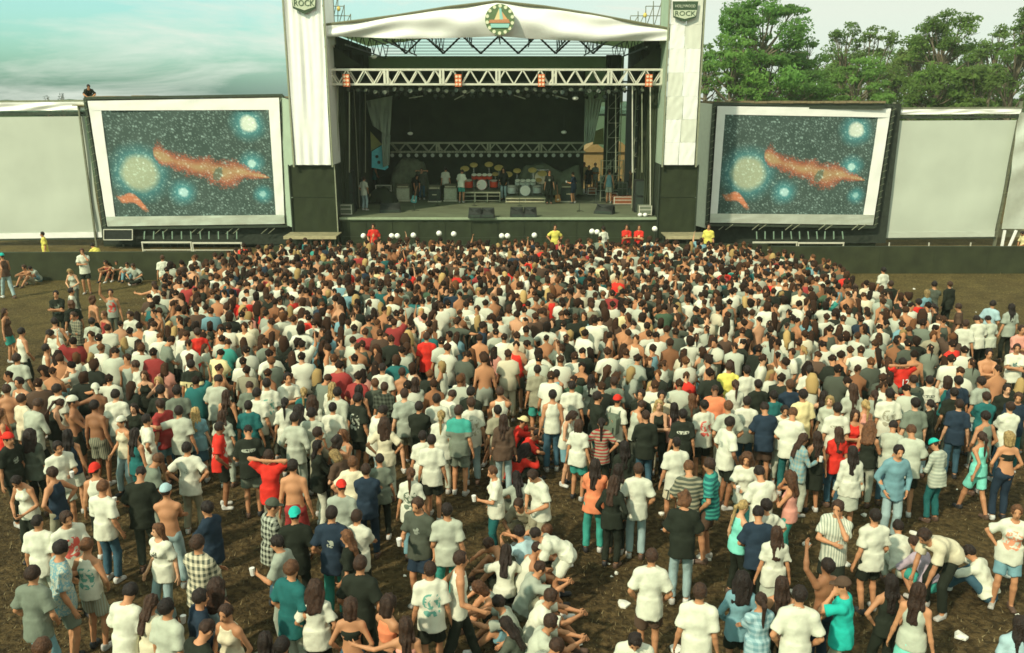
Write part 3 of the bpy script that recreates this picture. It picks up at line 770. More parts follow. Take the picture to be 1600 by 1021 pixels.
# towers
def shield(parent, cx, y, ztop, w, h, words):
    "dark pentagonal badge with a pale lower half and two lines of lettering"
    o = parent.location; mb = MB(o)
    mb.prism([(cx-w/2, ztop), (cx+w/2, ztop), (cx+w*.45, ztop-h*.78), (cx, ztop-h), (cx-w*.45, ztop-h*.78)], y, y-.03)
    sh = mb.build('badge', mat('badge_dark', (.05, .085, .045), rough=.8, noise=.1), parent)
    mb = MB(o); mb.prism([(cx-w*.46, ztop-h*.43), (cx+w*.46, ztop-h*.43), (cx+w*.42, ztop-h*.72), (cx, ztop-h*.86), (cx-w*.42, ztop-h*.72)], y-.032, y-.045)
    mb.build('badge_field', mat('badge_pale', (.55, .60, .42), rough=.8, noise=.1), sh)
    dk = mat('badge_ink', (.06, .10, .05), noise=0); pl = mat('badge_letter', (.62, .66, .48), noise=0)
    a = text_part('lettering', words[0], h*.20, Vector((cx, y-.05, ztop-h*.24))-o, (math.pi/2, 0, 0), pl, sh, width=w*.78)
    b_ = text_part('lettering', words[1], h*.33, Vector((cx, y-.06, ztop-h*.60))-o, (math.pi/2, 0, 0), dk, sh, width=w*.80)
def tower(u0, u1, uw0, uw1, left):
    x0, x1 = P(u0, 120, YS-.6).x, P(u1, 120, YS-.6).x
    z0, z1 = P(480, 258, YS-.6).z, 13.6
    t = empty('stage_tower', ((x0+x1)/2, YS-.6, 0))
    tag(t, 'tall tower left of the stage wrapped in bright wrinkled silver cloth' if left else 'tall tower right of the stage wrapped in patchwork of pale cloth panels', 'tower')
    o = t.location; y = YS-.6
    if left:
        V, Q, _, _ = cloth_grid([(x0+.07, y, z1), (x1-.07, y, z1), (x1-.07, y, z0), (x0+.07, y, z0)], 40, 60, fold(3, .10, (1, 6), (-.4, .6), 9), .03, o)
        link('front_cloth', mesh_from('front_cloth', V, Q, [SILV], None, True), t)
    else:
        nz = 9; fold_s = 50
        for i in range(nz):
            zb = z0+(z1-z0)*i/nz; zt = z0+(z1-z0)*(i+1)/nz; half = (x0+x1)/2+.02*((i*37) % 5-2)
            for k, (a, b_) in enumerate(((x0+.07, half), (half, x1-.07))):
                V, Q, _, _ = cloth_grid([(a+.004, y-.01*k, zt-.004), (b_-.004, y-.01*k, zt-.004), (b_-.012, y-.01*k, zb), (a+.012, y-.01*k, zb)], 10, 10, fold(fold_s+i*2+k, .02, (1, 3), (0, 2)), .02, o)
                link('cloth_panel', mesh_from('cloth_panel', V, Q, [(WHT, WHT2, SILV)[(i*2+k*5+i//3) % 3]], None, True), t)
            mb = MB(o); mb.box(x0+.06, x1-.06, y+.03, y+.05, zb+(zt-zb)*.62, zt-.02); mb.build('backing_strip', PALE, t)
    for sx_ in (x0, x1):
        mb = MB(o); mb.bar((sx_, y-.02, z0-.1), (sx_, y-.02, z1), .07, .07); mb.build('corner_post', ALUD, t)
        mb = MB(o); mb.box(sx_-.02, sx_+.02, y+.08, y+2.0, z0, z1); mb.build('side_cloth', PALE if not left else SILV, t)
        mb = MB(o); mb.bar((sx_, y+2.05, 0), (sx_, y+2.05, z1), .07, .07); mb.build('corner_post', ALUD, t)
    for zz in np.arange(1.2, z1, 1.8):
        mb = MB(o); mb.bar((x0, y+2.05, zz), (x1, y+2.05, zz), .05, .05).bar((x0, y+2.05, zz), (x1, y+2.05, min(zz+1.8, z1)), .04, .04); mb.build('cross_brace', ALUD, t)
    zt = z1-1.95 if left else z1-1.95
    u, vt, vb, uc = (480, -19, 23, 475) if left else (1072, 3, 35, 1070)
    pt = P(uc, vt, y); pb = P(uc, vb, y)
    shield(t, pt.x, y-.14, pt.z, 36/33.1*1.03, pt.z-pb.z, ('HOLLYWOOD', 'ROCK'))
    # dark speaker wing underneath
    xa, xb = P(uw0, 315, YS-.4).x, P(uw1, 315, YS-.4).x; zb_ = P(480, 373, YS-.4).z
    w = empty('speaker_wing', ((xa+xb)/2, YS-.4, 0))
    tag(w, 'dark scrim covered speaker box below the left silver tower' if left else 'dark scrim covered speaker box below the right pale tower', 'speaker housing')
    zm = P(480, 309, YS-.4).z
    part_box('side_frame', STEEL, w, xa+.05, xb-.05, YS-.3, YS+1.6, 0, z0-.03)
    for (za, zc) in ((zb_, zm-.012), (zm+.012, z0-.05)):
        V, Q, _, _ = cloth_grid([(xa, YS-.4, zc), (xb, YS-.4, zc), (xb, YS-.4, za), (xa, YS-.4, za)], 16, 12, fold(9 if left else 11, .03, (1, 4), (0, 2)), .03, w.location)
        link('scrim_panel', mesh_from('scrim_panel', V, Q, [SCRIM], None, True), w)
    for xx in (xa, xb):
        mb = MB(w.location); mb.bar((xx, YS-.46, 0), (xx, YS-.46, z0), .05, .05); mb.build('post', ALUD if left and xx == xb else STEEL, w)
    # low plank platform in front of it
    pa, pb2 = (P(449, 370, 38.9).x, P(530, 370, 38.9).x) if left else (P(1036, 370, 38.9).x, P(1105, 370, 38.9).x)
    zp = P(480, 366, 38.9).z
    pf = empty('side_platform', ((pa+pb2)/2, 38.9, 0))
    tag(pf, 'low plank platform beneath the left speaker box' if left else 'low plank platform beneath the right speaker box', 'platform')
    part_box('edge_board', mat('edge_board', (.42, .36, .20), rough=.8, noise=.2), pf, pa, pb2, 38.2, 38.25, zp-.13, zp+.01)
    for i in range(6):
        part_box('plank', WOOD, pf, pa, pb2, 38.26+i*.21, 38.45+i*.21, zp-.05+.004*(i % 2), zp)
    for xx in (pa+.1, (pa+pb2)/2, pb2-.1):
        for yy in (38.35, 39.35): mb = MB(pf.location); mb.bar((xx, yy, 0), (xx, yy, zp-.06), .06, .06); mb.build('leg', STEEL, pf)
tower(450, 512, 455, 526, True)
tower(1041, 1095, 1028, 1088, False)

# pale infill walls between towers and painted screens
def infill(name_l, pts, y0, y1, m):
    (ua, va), (ub, vb), (uc, vc), (ud, vd) = pts
    c = [P(ua, va, y0), P(ub, vb, y1), P(uc, vc, y1), P(ud, vd, y0)]; org = Vector((c[0].x, y0, 0))
    V, Q, _, _ = cloth_grid(c, 6, 20, fold(21, .04, (.5, 2), (0, 3)), .03, org)
    o = link('side_sheet', mesh_from('side_sheet', V, Q, [m], None, True)); o.location = org; tag(o, name_l, 'cloth sheet')
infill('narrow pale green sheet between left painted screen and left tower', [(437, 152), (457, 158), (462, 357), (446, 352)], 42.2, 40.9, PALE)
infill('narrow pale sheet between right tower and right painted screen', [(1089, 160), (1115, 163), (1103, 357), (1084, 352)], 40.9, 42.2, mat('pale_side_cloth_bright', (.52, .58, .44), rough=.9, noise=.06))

# ---------------------------------------------------------------- roof, fascia and emblem
top_uv = [(503, 41), (560, 34), (620, 26), (700, 13), (776, 4), (850, 12), (920, 23), (990, 36), (1047, 47)]
bot_uv = [(503, 57), (560, 58), (620, 61), (700, 60), (776, 57), (850, 62), (920, 65), (990, 64), (1047, 64)]
YF = YS-.35
rf = empty('stage_roof', (P(776, 4, YF).x, YF, 0)); tag(rf, 'gabled stage roof with wide billowing silver fascia above the stage', 'roof')
tx = np.array([P(u, v, YF).x for u, v in top_uv]); tz = np.array([P(u, v, YF).z for u, v in top_uv]); bx = np.array([P(u, v, YF).x for u, v in bot_uv]); bz = np.array([P(u, v, YF).z for u, v in bot_uv])
nxs, nzs = 120, 18; V = []
for i in range(nxs+1):
    x = tx[0]+(tx[-1]-tx[0])*i/nxs; zt = np.interp(x, tx, tz); zb = np.interp(x, bx, bz)
    for j in range(nzs+1):
        t = j/nzs; s_ = i/nxs; h_ = zt-zb
        bulge = .20*math.sin(math.pi*min(1, t*1.0))**.8*(.35+.65*math.sin(math.pi*s_))
        w_ = .085*math.sin(2*math.pi*(t*1.1+.9*math.sin(3.1*s_*2)+.2))*math.exp(-((abs(s_-.5)-.27)/.2)**2)
        V.append((x-rf.location.x, -bulge-w_-.02*math.sin(40*s_+6*t), zt+(zb-zt)*t))
I = np.arange(len(V)).reshape(nxs+1, nzs+1); Q = np.stack([I[:-1, :-1], I[:-1, 1:], I[1:, 1:], I[1:, :-1]], -1).reshape(-1, 4)
V = np.array(V); Vb = V+np.array([0, .03, 0]); nV = len(V)
link('fascia_cloth', mesh_from('fascia_cloth', np.concatenate([V, Vb]), np.concatenate([Q, Q[:, ::-1]+nV]), [SILV], None, True), rf)
for i in range(len(tx)-1):
    mb = MB(rf.location); mb.tube((tx[i], YF-.02, tz[i]+.03), (tx[i+1], YF-.02, tz[i+1]+.03), .065); mb.build('ridge_tube', mat('olive_tube', (.16, .16, .09), rough=.6), rf)
# roof sheet (gable, two slopes)
xa, xb = tx[0]-.2, tx[-1]+.2; xm = tx[4]; ya, yb = YF+.05, 53.4
ROOFM = mat('translucent_roof_sheet', (.42, .50, .34), rough=.8, noise=.1)
_n, _l = ROOFM.node_tree.nodes, ROOFM.node_tree.links; _t = _n.new('ShaderNodeBsdfTranslucent'); _t.inputs[0].default_value = (.42, .52, .34, 1); _m = _n.new('ShaderNodeMixShader'); _m.inputs[0].default_value = .45
_l.new(_n['Principled BSDF'].outputs[0], _m.inputs[1]); _l.new(_t.outputs[0], _m.inputs[2]); _l.new(_m.outputs[0], _n['Material Output'].inputs['Surface'])
def zroof(x): return float(np.interp(x, tx, tz))-.03
for (a, b_) in ((xa, xm), (xm, xb)):
    for k in range(4):
        y0_, y1_ = ya+(yb-ya)*k/4, ya+(yb-ya)*(k+1)/4-.01
        mb = MB(rf.location); za, zb_ = (tz[0], tz[4]) if a == xa else (tz[4], tz[-1])
        za -= .03+.01*(k % 2); zb_ -= .03+.01*(k % 2)
        mb.add([(a, y0_, za+.02), (b_, y0_, zb_+.02), (b_, y1_, zb_+.02), (a, y1_, za+.02), (a, y0_, za-.02), (b_, y0_, zb_-.02), (b_, y1_, zb_-.02), (a, y1_, za-.02)],
               [(0, 1, 2, 3), (7, 6, 5, 4), (0, 4, 5, 1), (1, 5, 6, 2), (2, 6, 7, 3), (3, 7, 4, 0)])
        mb.build('roof_sheet', ROOFM, rf)
zf0 = P(780, 60, YF).z
# longitudinal trusses under the roof (dark zigzags) and cross purlins
for k, xx in enumerate(np.linspace(xa+1.2, xb-1.2, 9)):
    mb = MB(rf.location); zt = zroof(xx)-.12; zb_ = zt-.75
    mb.bar((xx, ya, zt), (xx, yb, zt), .06, .06).bar((xx, ya, zb_), (xx, yb, zb_), .06, .06)
    ys = np.linspace(ya, yb, 13)
    for i in range(12): mb.bar((xx, ys[i], zb_ if i % 2 else zt), (xx, ys[i+1], zt if i % 2 else zb_), .04, .04)
    mb.build('roof_truss', STEEL, rf)
zlo, zhi = P(780, 88, 52.5).z, P(780, 60, 52.5).z
for k in range(8):
    zz = zlo+.12+k*(.17); mb = MB(rf.location); mb.bar((P(600, 80, 52.5).x, 52.6, zz), (P(975, 80, 52.5).x, 52.6, zz), .035, .035); mb.build('purlin', STEEL, rf)
us = np.linspace(600, 960, 13)
for i in range(12):
    p, q = P(us[i], 0, 51).x, P(us[i+1], 0, 51).x; z0_, z1_ = zlo+.1, zlo+1.1
    mb = MB(rf.location); mb.bar((p, 51.5, z0_ if i % 2 else z1_), (q, 51.5, z1_ if i % 2 else z0_), .10, .10); mb.build('gable_brace', STEEL, rf)
for k, (u, sgn) in enumerate(((560, 1), (978, -1))):
    pass
# dark side walls and corner cloths of the stage house
hs = empty('stage_house', (rf.location.x, 46, 0)); tag(hs, 'dark cloth walls and backdrop enclosing the stage', 'stage enclosure')
xa2, xb2 = P(515, 200, YS+.2).x, P(1036, 200, YS+.2).x
zc = P(780, 100, YS).z
part_box('back_wall', BLK, hs, P(560, 200, 50).x, P(913, 200, 50.2).x, 50.2, 50.3, zdeck+.003, P(780, 108, 50.2).z)
part_box('upper_back_wall', ROOFM, hs, P(556, 100, 52).x, P(975, 100, 52).x, 52.0, 52.1, P(780, 160, 52).z, P(780, 88, 52).z)
for sgn, xe in ((-1, xa2), (1, xb2)):
    zt = tz[0]-.2
    part_box('side_wall', BLK, hs, xe-.03, xe+.03, YS+.3, 53.2, zdeck+.003, zt)
    # stepped black masking legs, leaving a gap at the side as in a theatre
    for k, (du, yy) in enumerate(((26, 41.2), (40, 43.2), (58, 45.6))[:3 if sgn < 0 else 2]+(() if sgn < 0 else ((92, 47.6),))):
        x0 = xe if du < 90 else P(975, 200, yy).x-.25; x1 = P((515+du) if sgn < 0 else (1036-du), 200, yy).x
        z1 = P(780, 70+k*8, yy).z
        V, Q, _, _ = cloth_grid([(min(x0, x1), yy, z1), (max(x0, x1), yy, z1), (max(x0, x1), yy, zdeck+.01), (min(x0, x1), yy, zdeck+.01)], 14, 10, fold(30+k, .06, (3, 8), (0, .3)), .02, hs.location)
        link('masking_drape', mesh_from('masking_drape', V, Q, [BLK if k != 1 else SCRIM], None, True), hs)
mb = MB(hs.location)
mb.prism([(P(512, 70, 41).x, P(512, 70, 41).z), (P(530, 78, 41).x, P(530, 78, 41).z), (P(566, 104, 41).x, P(566, 104, 41).z), (P(512, 106, 41).x, P(512, 106, 41).z)], 40.9, 40.95); mb.build('corner_cloth', SCRIM, hs)
mb = MB(hs.location)
mb.prism([(P(1038, 74, 41).x, P(1038, 74, 41).z), (P(1038, 106, 41).x, P(1038, 106, 41).z), (P(985, 106, 41).x, P(985, 106, 41).z), (P(1025, 78, 41).x, P(1025, 78, 41).z)], 40.9, 40.95); mb.build('corner_cloth', SCRIM, hs)
# pale cables and poles hanging inside the wings
for u, m_, yy in ((528, ALUD, 40.8), (546, ALUD, 41.0), (562, STEEL, 42.9), (571, ALUD, 45.3), (988, ALU, 40.8), (1003, ALUD, 41.0), (1016, ALU, 40.7), (962, ALUD, 42.9), (516, ALU, 40.6), (1033, ALU, 40.6)):
    mb = MB((P(u, 200, yy).x, yy, zdeck)); a = P(u, 135, yy); b_ = P(u, 270 if 530 < u < 1010 else 330, yy); mb.bar(a, b_, .045, .045)
    o = mb.build('wing_pole', m_); tag(o, {528: 'pale pole in the left wing, second from the left tower', 546: 'pale pole in the left wing, third from the left tower', 562: 'dark pole in the left wing near the grey curtain', 571: 'dull pole right beside the left grey curtain',
        988: 'bright pole in the right wing, third from the right tower', 1003: 'dull speckled pole in the right wing between two bright poles', 1016: 'bright pole in the right wing, second from right tower', 962: 'dull pole beside the right grey curtain',
        516: 'bright pole at the left edge of the stage opening', 1033: 'bright pole at the right edge of the stage opening'}[u], 'pole', 'poles in the stage wings')

# scaffolding standing in both wings
for (ua, ub, yy, lab) in ((534, 553, 43.8, 'scaffold bay in the dark left wing'), (951, 972, 46.9, 'narrow scaffold bay beside the right curtain'), (994, 1012, 43.6, 'scaffold bay in the dark right wing')):
    a, b_ = P(ua, 140, yy), P(ub, 140, yy); org = Vector(((a.x+b_.x)/2, yy, zdeck)); t = empty('wing_scaffold', org); tag(t, lab, 'scaffolding')
    for xx in (a.x, b_.x): MB(org).bar((xx, yy, zdeck), (xx, yy, a.z), .05, .05).build('upright', ALUD, t)
    nn = 7
    for i in range(nn):
        z0 = zdeck+.3+i*(a.z-zdeck-.5)/nn; z1 = zdeck+.3+(i+1)*(a.z-zdeck-.5)/nn
        MB(org).bar((a.x, yy, z0), (b_.x, yy, z0), .035, .035).build('ledger', ALUD, t)
        MB(org).bar((a.x, yy-.04, z0), (b_.x, yy-.04, z1), .03, .03).build('brace', TUBE, t)

# round emblem on the fascia
em_c = P(781, 31, YF-.52)
em = empty('emblem', em_c); tag(em, 'round emblem with sailing boat on the silver fascia', 'emblem')
r0 = 21.5/33.2; g1 = mat('emblem_green', (.13, .20, .09), rough=.8, noise=.15, nscale=4)
MB(em_c).disc(em_c, (0, 1, 0), r0, .04, 32).build('disc', g1, em)
for i in range(14):
    a = 2*math.pi*i/14+.2; c = em_c+Vector((math.cos(a)*r0*.87, -.03, math.sin(a)*r0*.87))
    MB(em_c).disc(c, (0, 1, 0), r0*.12, .02, 8).build('rim_dot', mat('emblem_cream', (.72, .72, .48), rough=.8, noise=0), em)
def tri(pts, y, m_, nm):
    mb = MB(em_c); mb.prism([(em_c.x+a*r0, em_c.z+b_*r0) for a, b_ in pts], em_c.y-y, em_c.y-y-.012); mb.build(nm, m_, em)
tri([(-.38, -.02), (-.05, .70), (.05, -.02)], .035, mat('emblem_sand', (.75, .60, .30), noise=0), 'sail')
tri([(.12, .55), (.55, -.02), (.10, -.02)], .036, mat('emblem_orange', (.72, .38, .16), noise=0), 'sail')
tri([(-.04, .72), (.10, .72), (.22, 0), (.0, 0)], .050, mat('emblem_aqua', (.30, .58, .50), noise=0), 'sail')
tri([(-.75, -.22), (-.70, -.02), (.60, .02), (.70, -.22)], .052, mat('emblem_rust', (.55, .25, .12), noise=.3, nscale=30), 'hull')
tri([(-.60, -.52), (-.64, -.26), (.66, -.26), (.60, -.52)], .053, mat('emblem_aqua', ()), 'water')

# ---------------------------------------------------------------- trusses
def box_truss(name, label, u0, u1, v0, v1, y, depth, nbay, joints, m_, th, group=None):
    a, b_ = P(u0, v0, y), P(u1, v1, y); z1, z0 = a.z, b_.z; x0, x1 = a.x, P(u1, v0, y).x
    t = empty(name, ((x0+x1)/2, y, z0)); tag(t, label, 'truss'); o = t.location
    for yy in (y, y+depth):
        for zz in (z0, z1): MB(o).bar((x0, yy, zz), (x1, yy, zz), th, th).build('chord', m_, t)
    xs = np.linspace(x0, x1, nbay+1)
    for yy in (y, y+depth):
        off = 0
        for i in range(nbay):
            up = (i+off) % 2
            MB(o).bar((xs[i], yy, z0 if up else z1), (xs[i+1], yy, z1 if up else z0), th*.62, th*.62).build('brace', m_, t)
    for i in range(0, nbay+1, 2):
        MB(o).bar((xs[i], y+.03, z1), (xs[i], y+depth-.03, z1), th*.5, th*.5).build('cross_bar', m_, t)
    for u in joints:
        xx = P(u, v0, y).x; mb = MB(o)
        for dx in (-.07, .07): mb.bar((xx+dx, y-.01, z0), (xx+dx, y-.01, z1), th*1.2, th*1.2)
        mb.build('joint_frame', m_, t)
    return t
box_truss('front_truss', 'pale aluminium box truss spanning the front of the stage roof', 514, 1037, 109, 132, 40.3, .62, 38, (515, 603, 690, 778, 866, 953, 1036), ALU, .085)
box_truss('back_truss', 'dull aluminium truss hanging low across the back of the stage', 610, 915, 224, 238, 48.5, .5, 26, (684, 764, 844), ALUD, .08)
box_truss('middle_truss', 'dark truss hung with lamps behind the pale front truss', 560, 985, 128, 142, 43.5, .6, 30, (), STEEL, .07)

# orange lamps with round lenses in the front truss
OR = mat('orange_lamp_box', (.70, .16, .05), rough=.5, noise=.15); LENS = mat('lamp_lens', (.80, .62, .40), rough=.3, noise=0); LENSW = mat('clear_lens', (.42, .46, .36), rough=.25, noise=0)
for i, u in enumerate((541, 716, 846, 1014)):
    c = P(u, 125, 40.1); t = empty('blinder_lamp', c)
    tag(t, ('orange blinder lamp at the left end of the front truss', 'orange blinder lamp in the front truss, second from the left', 'orange blinder lamp in the front truss, third from the left', 'orange blinder lamp at the right end of the front truss')[i], 'stage lamp', 'orange blinder lamps in the front truss')
    MB(c).box(c.x-.15, c.x+.15, c.y-.05, c.y+.12, c.z-.30, c.z+.24).build('housing', OR, t)
    for dx in (-.075, .075):
        for dz in (-.2, -.03, .14): MB(c).disc(c+Vector((dx, -.065, dz)), (0, 1, 0), .058, .03, 10).build('lens', LENS, t)
    MB(c).bar(c+Vector((-.18, 0, .1)), c+Vector((-.18, 0, .38)), .03, .03).bar(c+Vector((.18, 0, .1)), c+Vector((.18, 0, .38)), .03, .03).build('bracket', STEEL, t)

# par cans: one built with parts then copied
def lamp_proto(r=.11, L_=.26, body=RUBB, lens=mat('dull_lens', (.10, .12, .08), rough=.2, noise=0)):
    t = empty('par_lamp', (0, 0, 0)); MB().tube((0, 0, 0), (0, L_, 0), r, r*.6, n=10).build('can', body, t)
    MB().disc((0, -.008, 0), (0, 1, 0), r*.88, .012, 12).build('lens', lens, t)
    MB().bar((-r-.02, .1, 0), (-r-.02, .1, r+.12), .02, .02).bar((r+.02, .1, 0), (r+.02, .1, r+.12), .02, .02).bar((-r-.02, .1, r+.12), (r+.02, .1, r+.12), .02, .02).build('yoke', STEEL, t)
    return t
def copy_tree(o, parent=None):
    c = o.copy(); COL.objects.link(c)
    if parent is not None: c.parent = parent
    for k in list(o.children): copy_tree(k, c)
    return c
pl = lamp_proto(); first = True
for row, (y, v, cnt, ua, ub) in enumerate(((40.9, 142, 34, 545, 1005), (44.0, 149, 26, 590, 960))):
    for i in range(cnt):
        u = ua+(ub-ua)*i/(cnt-1); q = pl if first else copy_tree(pl); first = False
        q.location = P(u+R.uniform(-2, 2), v+R.uniform(-3, 3), y); q.rotation_euler = (rad(R.uniform(-35, -5)), 0, rad(R.uniform(-25, 25)))
        tag(q, 'dark lamp in the black row hanging under the front truss' if row == 0 else 'dark lamp in the row hanging deeper under the roof', 'stage lamp', 'lamps hanging under the front truss' if row == 0 else 'lamps hanging deeper under the roof')
pr = lamp_proto(.12, .22, STEEL, LENSW)
for i in range(24):
    q = pr if i == 0 else copy_tree(pr); q.location = P(613+i*12.6, 243, 48.3); q.rotation_euler = (rad(4), 0, 0)
    tag(q, 'round lamp in the even row under the low back truss', 'stage lamp', 'round lamps in a row under the back truss')
# a few bright odd lamps and rods among the rig
for u, v, y, lab in ((584, 89, 41.5, 'white round lamp high in the left roof corner'), (641, 209, 47, 'small pale lamp hanging before the black backdrop, left side'), (881, 207, 47, 'small bright lamp hanging before the black backdrop, right side'), (899, 154, 42, 'small white lamp under the rig near the right curtain')):
    c = P(u, v, y); t = empty('work_lamp', c); tag(t, lab, 'stage lamp'); MB(c).ball(c, .13, 10, (1.2, 1, .7)).build('bowl', mat('white_bowl', (.85, .85, .72), noise=0), t, True); MB(c).bar(c+Vector((0, 0, .08)), c+Vector((0, 0, .9)), .02, .02).build('cord', STEEL, t)
for u, v, w, a, lab in ((650, 152, .7, .15, 'slanting pale tube hanging below the left lamp row'), (724, 149, 1.0, .45, 'long slanting pale tube below the lamps, left of centre'), (812, 152, .6, -.3, 'short slanting pale tube below the lamps near centre'), (875, 152, .8, -.25, 'slanting pale tube below the right lamp row')):
    c = P(u, v, 43); o = MB(c).bar(c-Vector((w/2*math.cos(a), 0, w/2*math.sin(a))), c+Vector((w/2*math.cos(a), 0, w/2*math.sin(a))), .05, .05).build('hanging_tube', ALUD); tag(o, lab, 'tube')

# grey curtains
def curtain(pts, y, lab):
    q = [P(u, v, y) for u, v in pts]; org = q[0].copy(); org.z = 0
    V, Q, _, _ = cloth_grid(q, 18, 16, fold(40+int(pts[0][0]), .10, (2, 6), (0, .4)), .03, org)
    o = link('curtain', mesh_from('curtain', V, Q, [CURT], None, True)); o.location = org; tag(o, lab, 'curtain')
curtain([(572, 158), (613, 150), (609, 216), (582, 196)], 46.5, 'grey curtain tied back at the left side of the stage')
curtain([(596, 196), (610, 212), (608, 258), (598, 262)], 46.6, 'lower grey curtain tail beside the turquoise cloth, stage left')
curtain([(914, 150), (941, 156), (927, 222), (913, 226)], 46.5, 'grey curtain tied back at the right side of the stage')
# things seen through the side openings
def sheet(name, pts, y, m_, lab, cat='cloth sheet', th=.05):
    q = [P(u, v, y) for u, v in pts]; org = Vector((q[0].x, y, 0)); mb = MB(org); mb.prism([(p.x, p.z) for p in q], y, y-th); o = mb.build(name, m_); tag(o, lab, cat); return o
tq = sheet('painted_board', [(600, 225), (581, 237), (581, 262), (602, 266), (607, 262)], 46.9, mat('turquoise_paint', (.16, .66, .70), rough=.8, noise=.15), 'turquoise board with round holes behind the left curtain', 'board')
for u, v in ((589, 245), (592, 254)):
    c = P(u, v, 46.83); o = MB(tq.location).disc(c, (0, 1, 0), .09, .02, 12).build('round_hole', BLK, tq)
sheet('canvas_flap', [(579, 206), (597, 226), (580, 236)], 47.2, mat('lime_canvas', (.40, .42, .14), rough=.9), 'yellow-green sheet added in place of the outside view above the turquoise board')  # added sheet, its colour stands in for the view outside
TAN = mat('tan_canvas', (.24, .155, .055), rough=.9)
for (ua, ub, vt, lab) in ((912, 946, 230, 'tan tent seen through the gap at stage right, behind the group'), (955, 985, 230, 'tan tent seen in the narrow gap behind the aluminium ladders')):
    a, b_ = P(ua, vt+8, 70), P(ub, vt+8, 70); org = Vector(((a.x+b_.x)/2, 70, 0)); t = empty('tan_tent', org); tag(t, lab, 'tent')
    MB(org).box(a.x, b_.x, 70, 73, 0, a.z).build('wall', TAN, t); zt = P(0, vt, 70).z
    MB(org).prism([(a.x-.2, a.z+.003), (b_.x+.2, a.z+.003), ((a.x+b_.x)/2, zt+.4)], 69.8, 73.2).build('roof', TAN, t)
sheet('canvas_flap', [(930, 205), (943, 200), (943, 226), (926, 226)], 49.8, mat('olive_canvas', (.30, .30, .12), rough=.9), 'olive canvas flap beside the right curtain')

# pipes and lamps of the scaffolding above the roof corners
def scaffold_top(us, vs_, y, lab, lamps):
    t = empty('roof_scaffold', P((us[0]+us[-1])/2, 50, y)); tag(t, lab, 'scaffolding'); o = t.location
    for i, u in enumerate(us):
        MB(o).tube(P(u, 48, y), P(u, vs_[i], y), .022, n=5).build('upright_tube', TUBE, t)
        if i:
            for v in (40, 25, 10, -8):
                if v > max(vs_[i], vs_[i-1])-6: MB(o).tube(P(us[i-1], v, y+.05), P(u, v, y+.05), .02, n=5).build('rail_tube', TUBE, t)
            MB(o).tube(P(us[i-1], 44, y+.09), P(u, min(30, max(vs_[i], vs_[i-1])), y+.09), .02, n=5).build('diagonal_tube', TUBE, t)
    for u, v in lamps:
        c = P(u, v, y-.1); t2 = MB(c).ball(c, .10, 8, (1, .7, 1.2)).build('amber_lamp', mat('amber_glass', (.68, .52, .14), rough=.3, noise=.1), None, True); tag(t2, {529: 'amber lamp on the scaffold beside the left tower', 1008: 'lower amber lamp on the scaffold beside the right tower', 1042: 'upper amber lamp touching the right tower'}[u], 'lamp')
scaffold_top([508, 518, 528, 538, 548], [-20, -12, -6, 8, 22], 43, 'thin scaffold tubes rising behind the roof beside left tower', [(529, 14)])
scaffold_top([985, 997, 1009, 1021, 1034, 1044], [26, 18, 10, 2, -8, -16], 43, 'thin scaffold tubes rising behind the roof beside right tower', [(1008, 24), (1042, 3)])

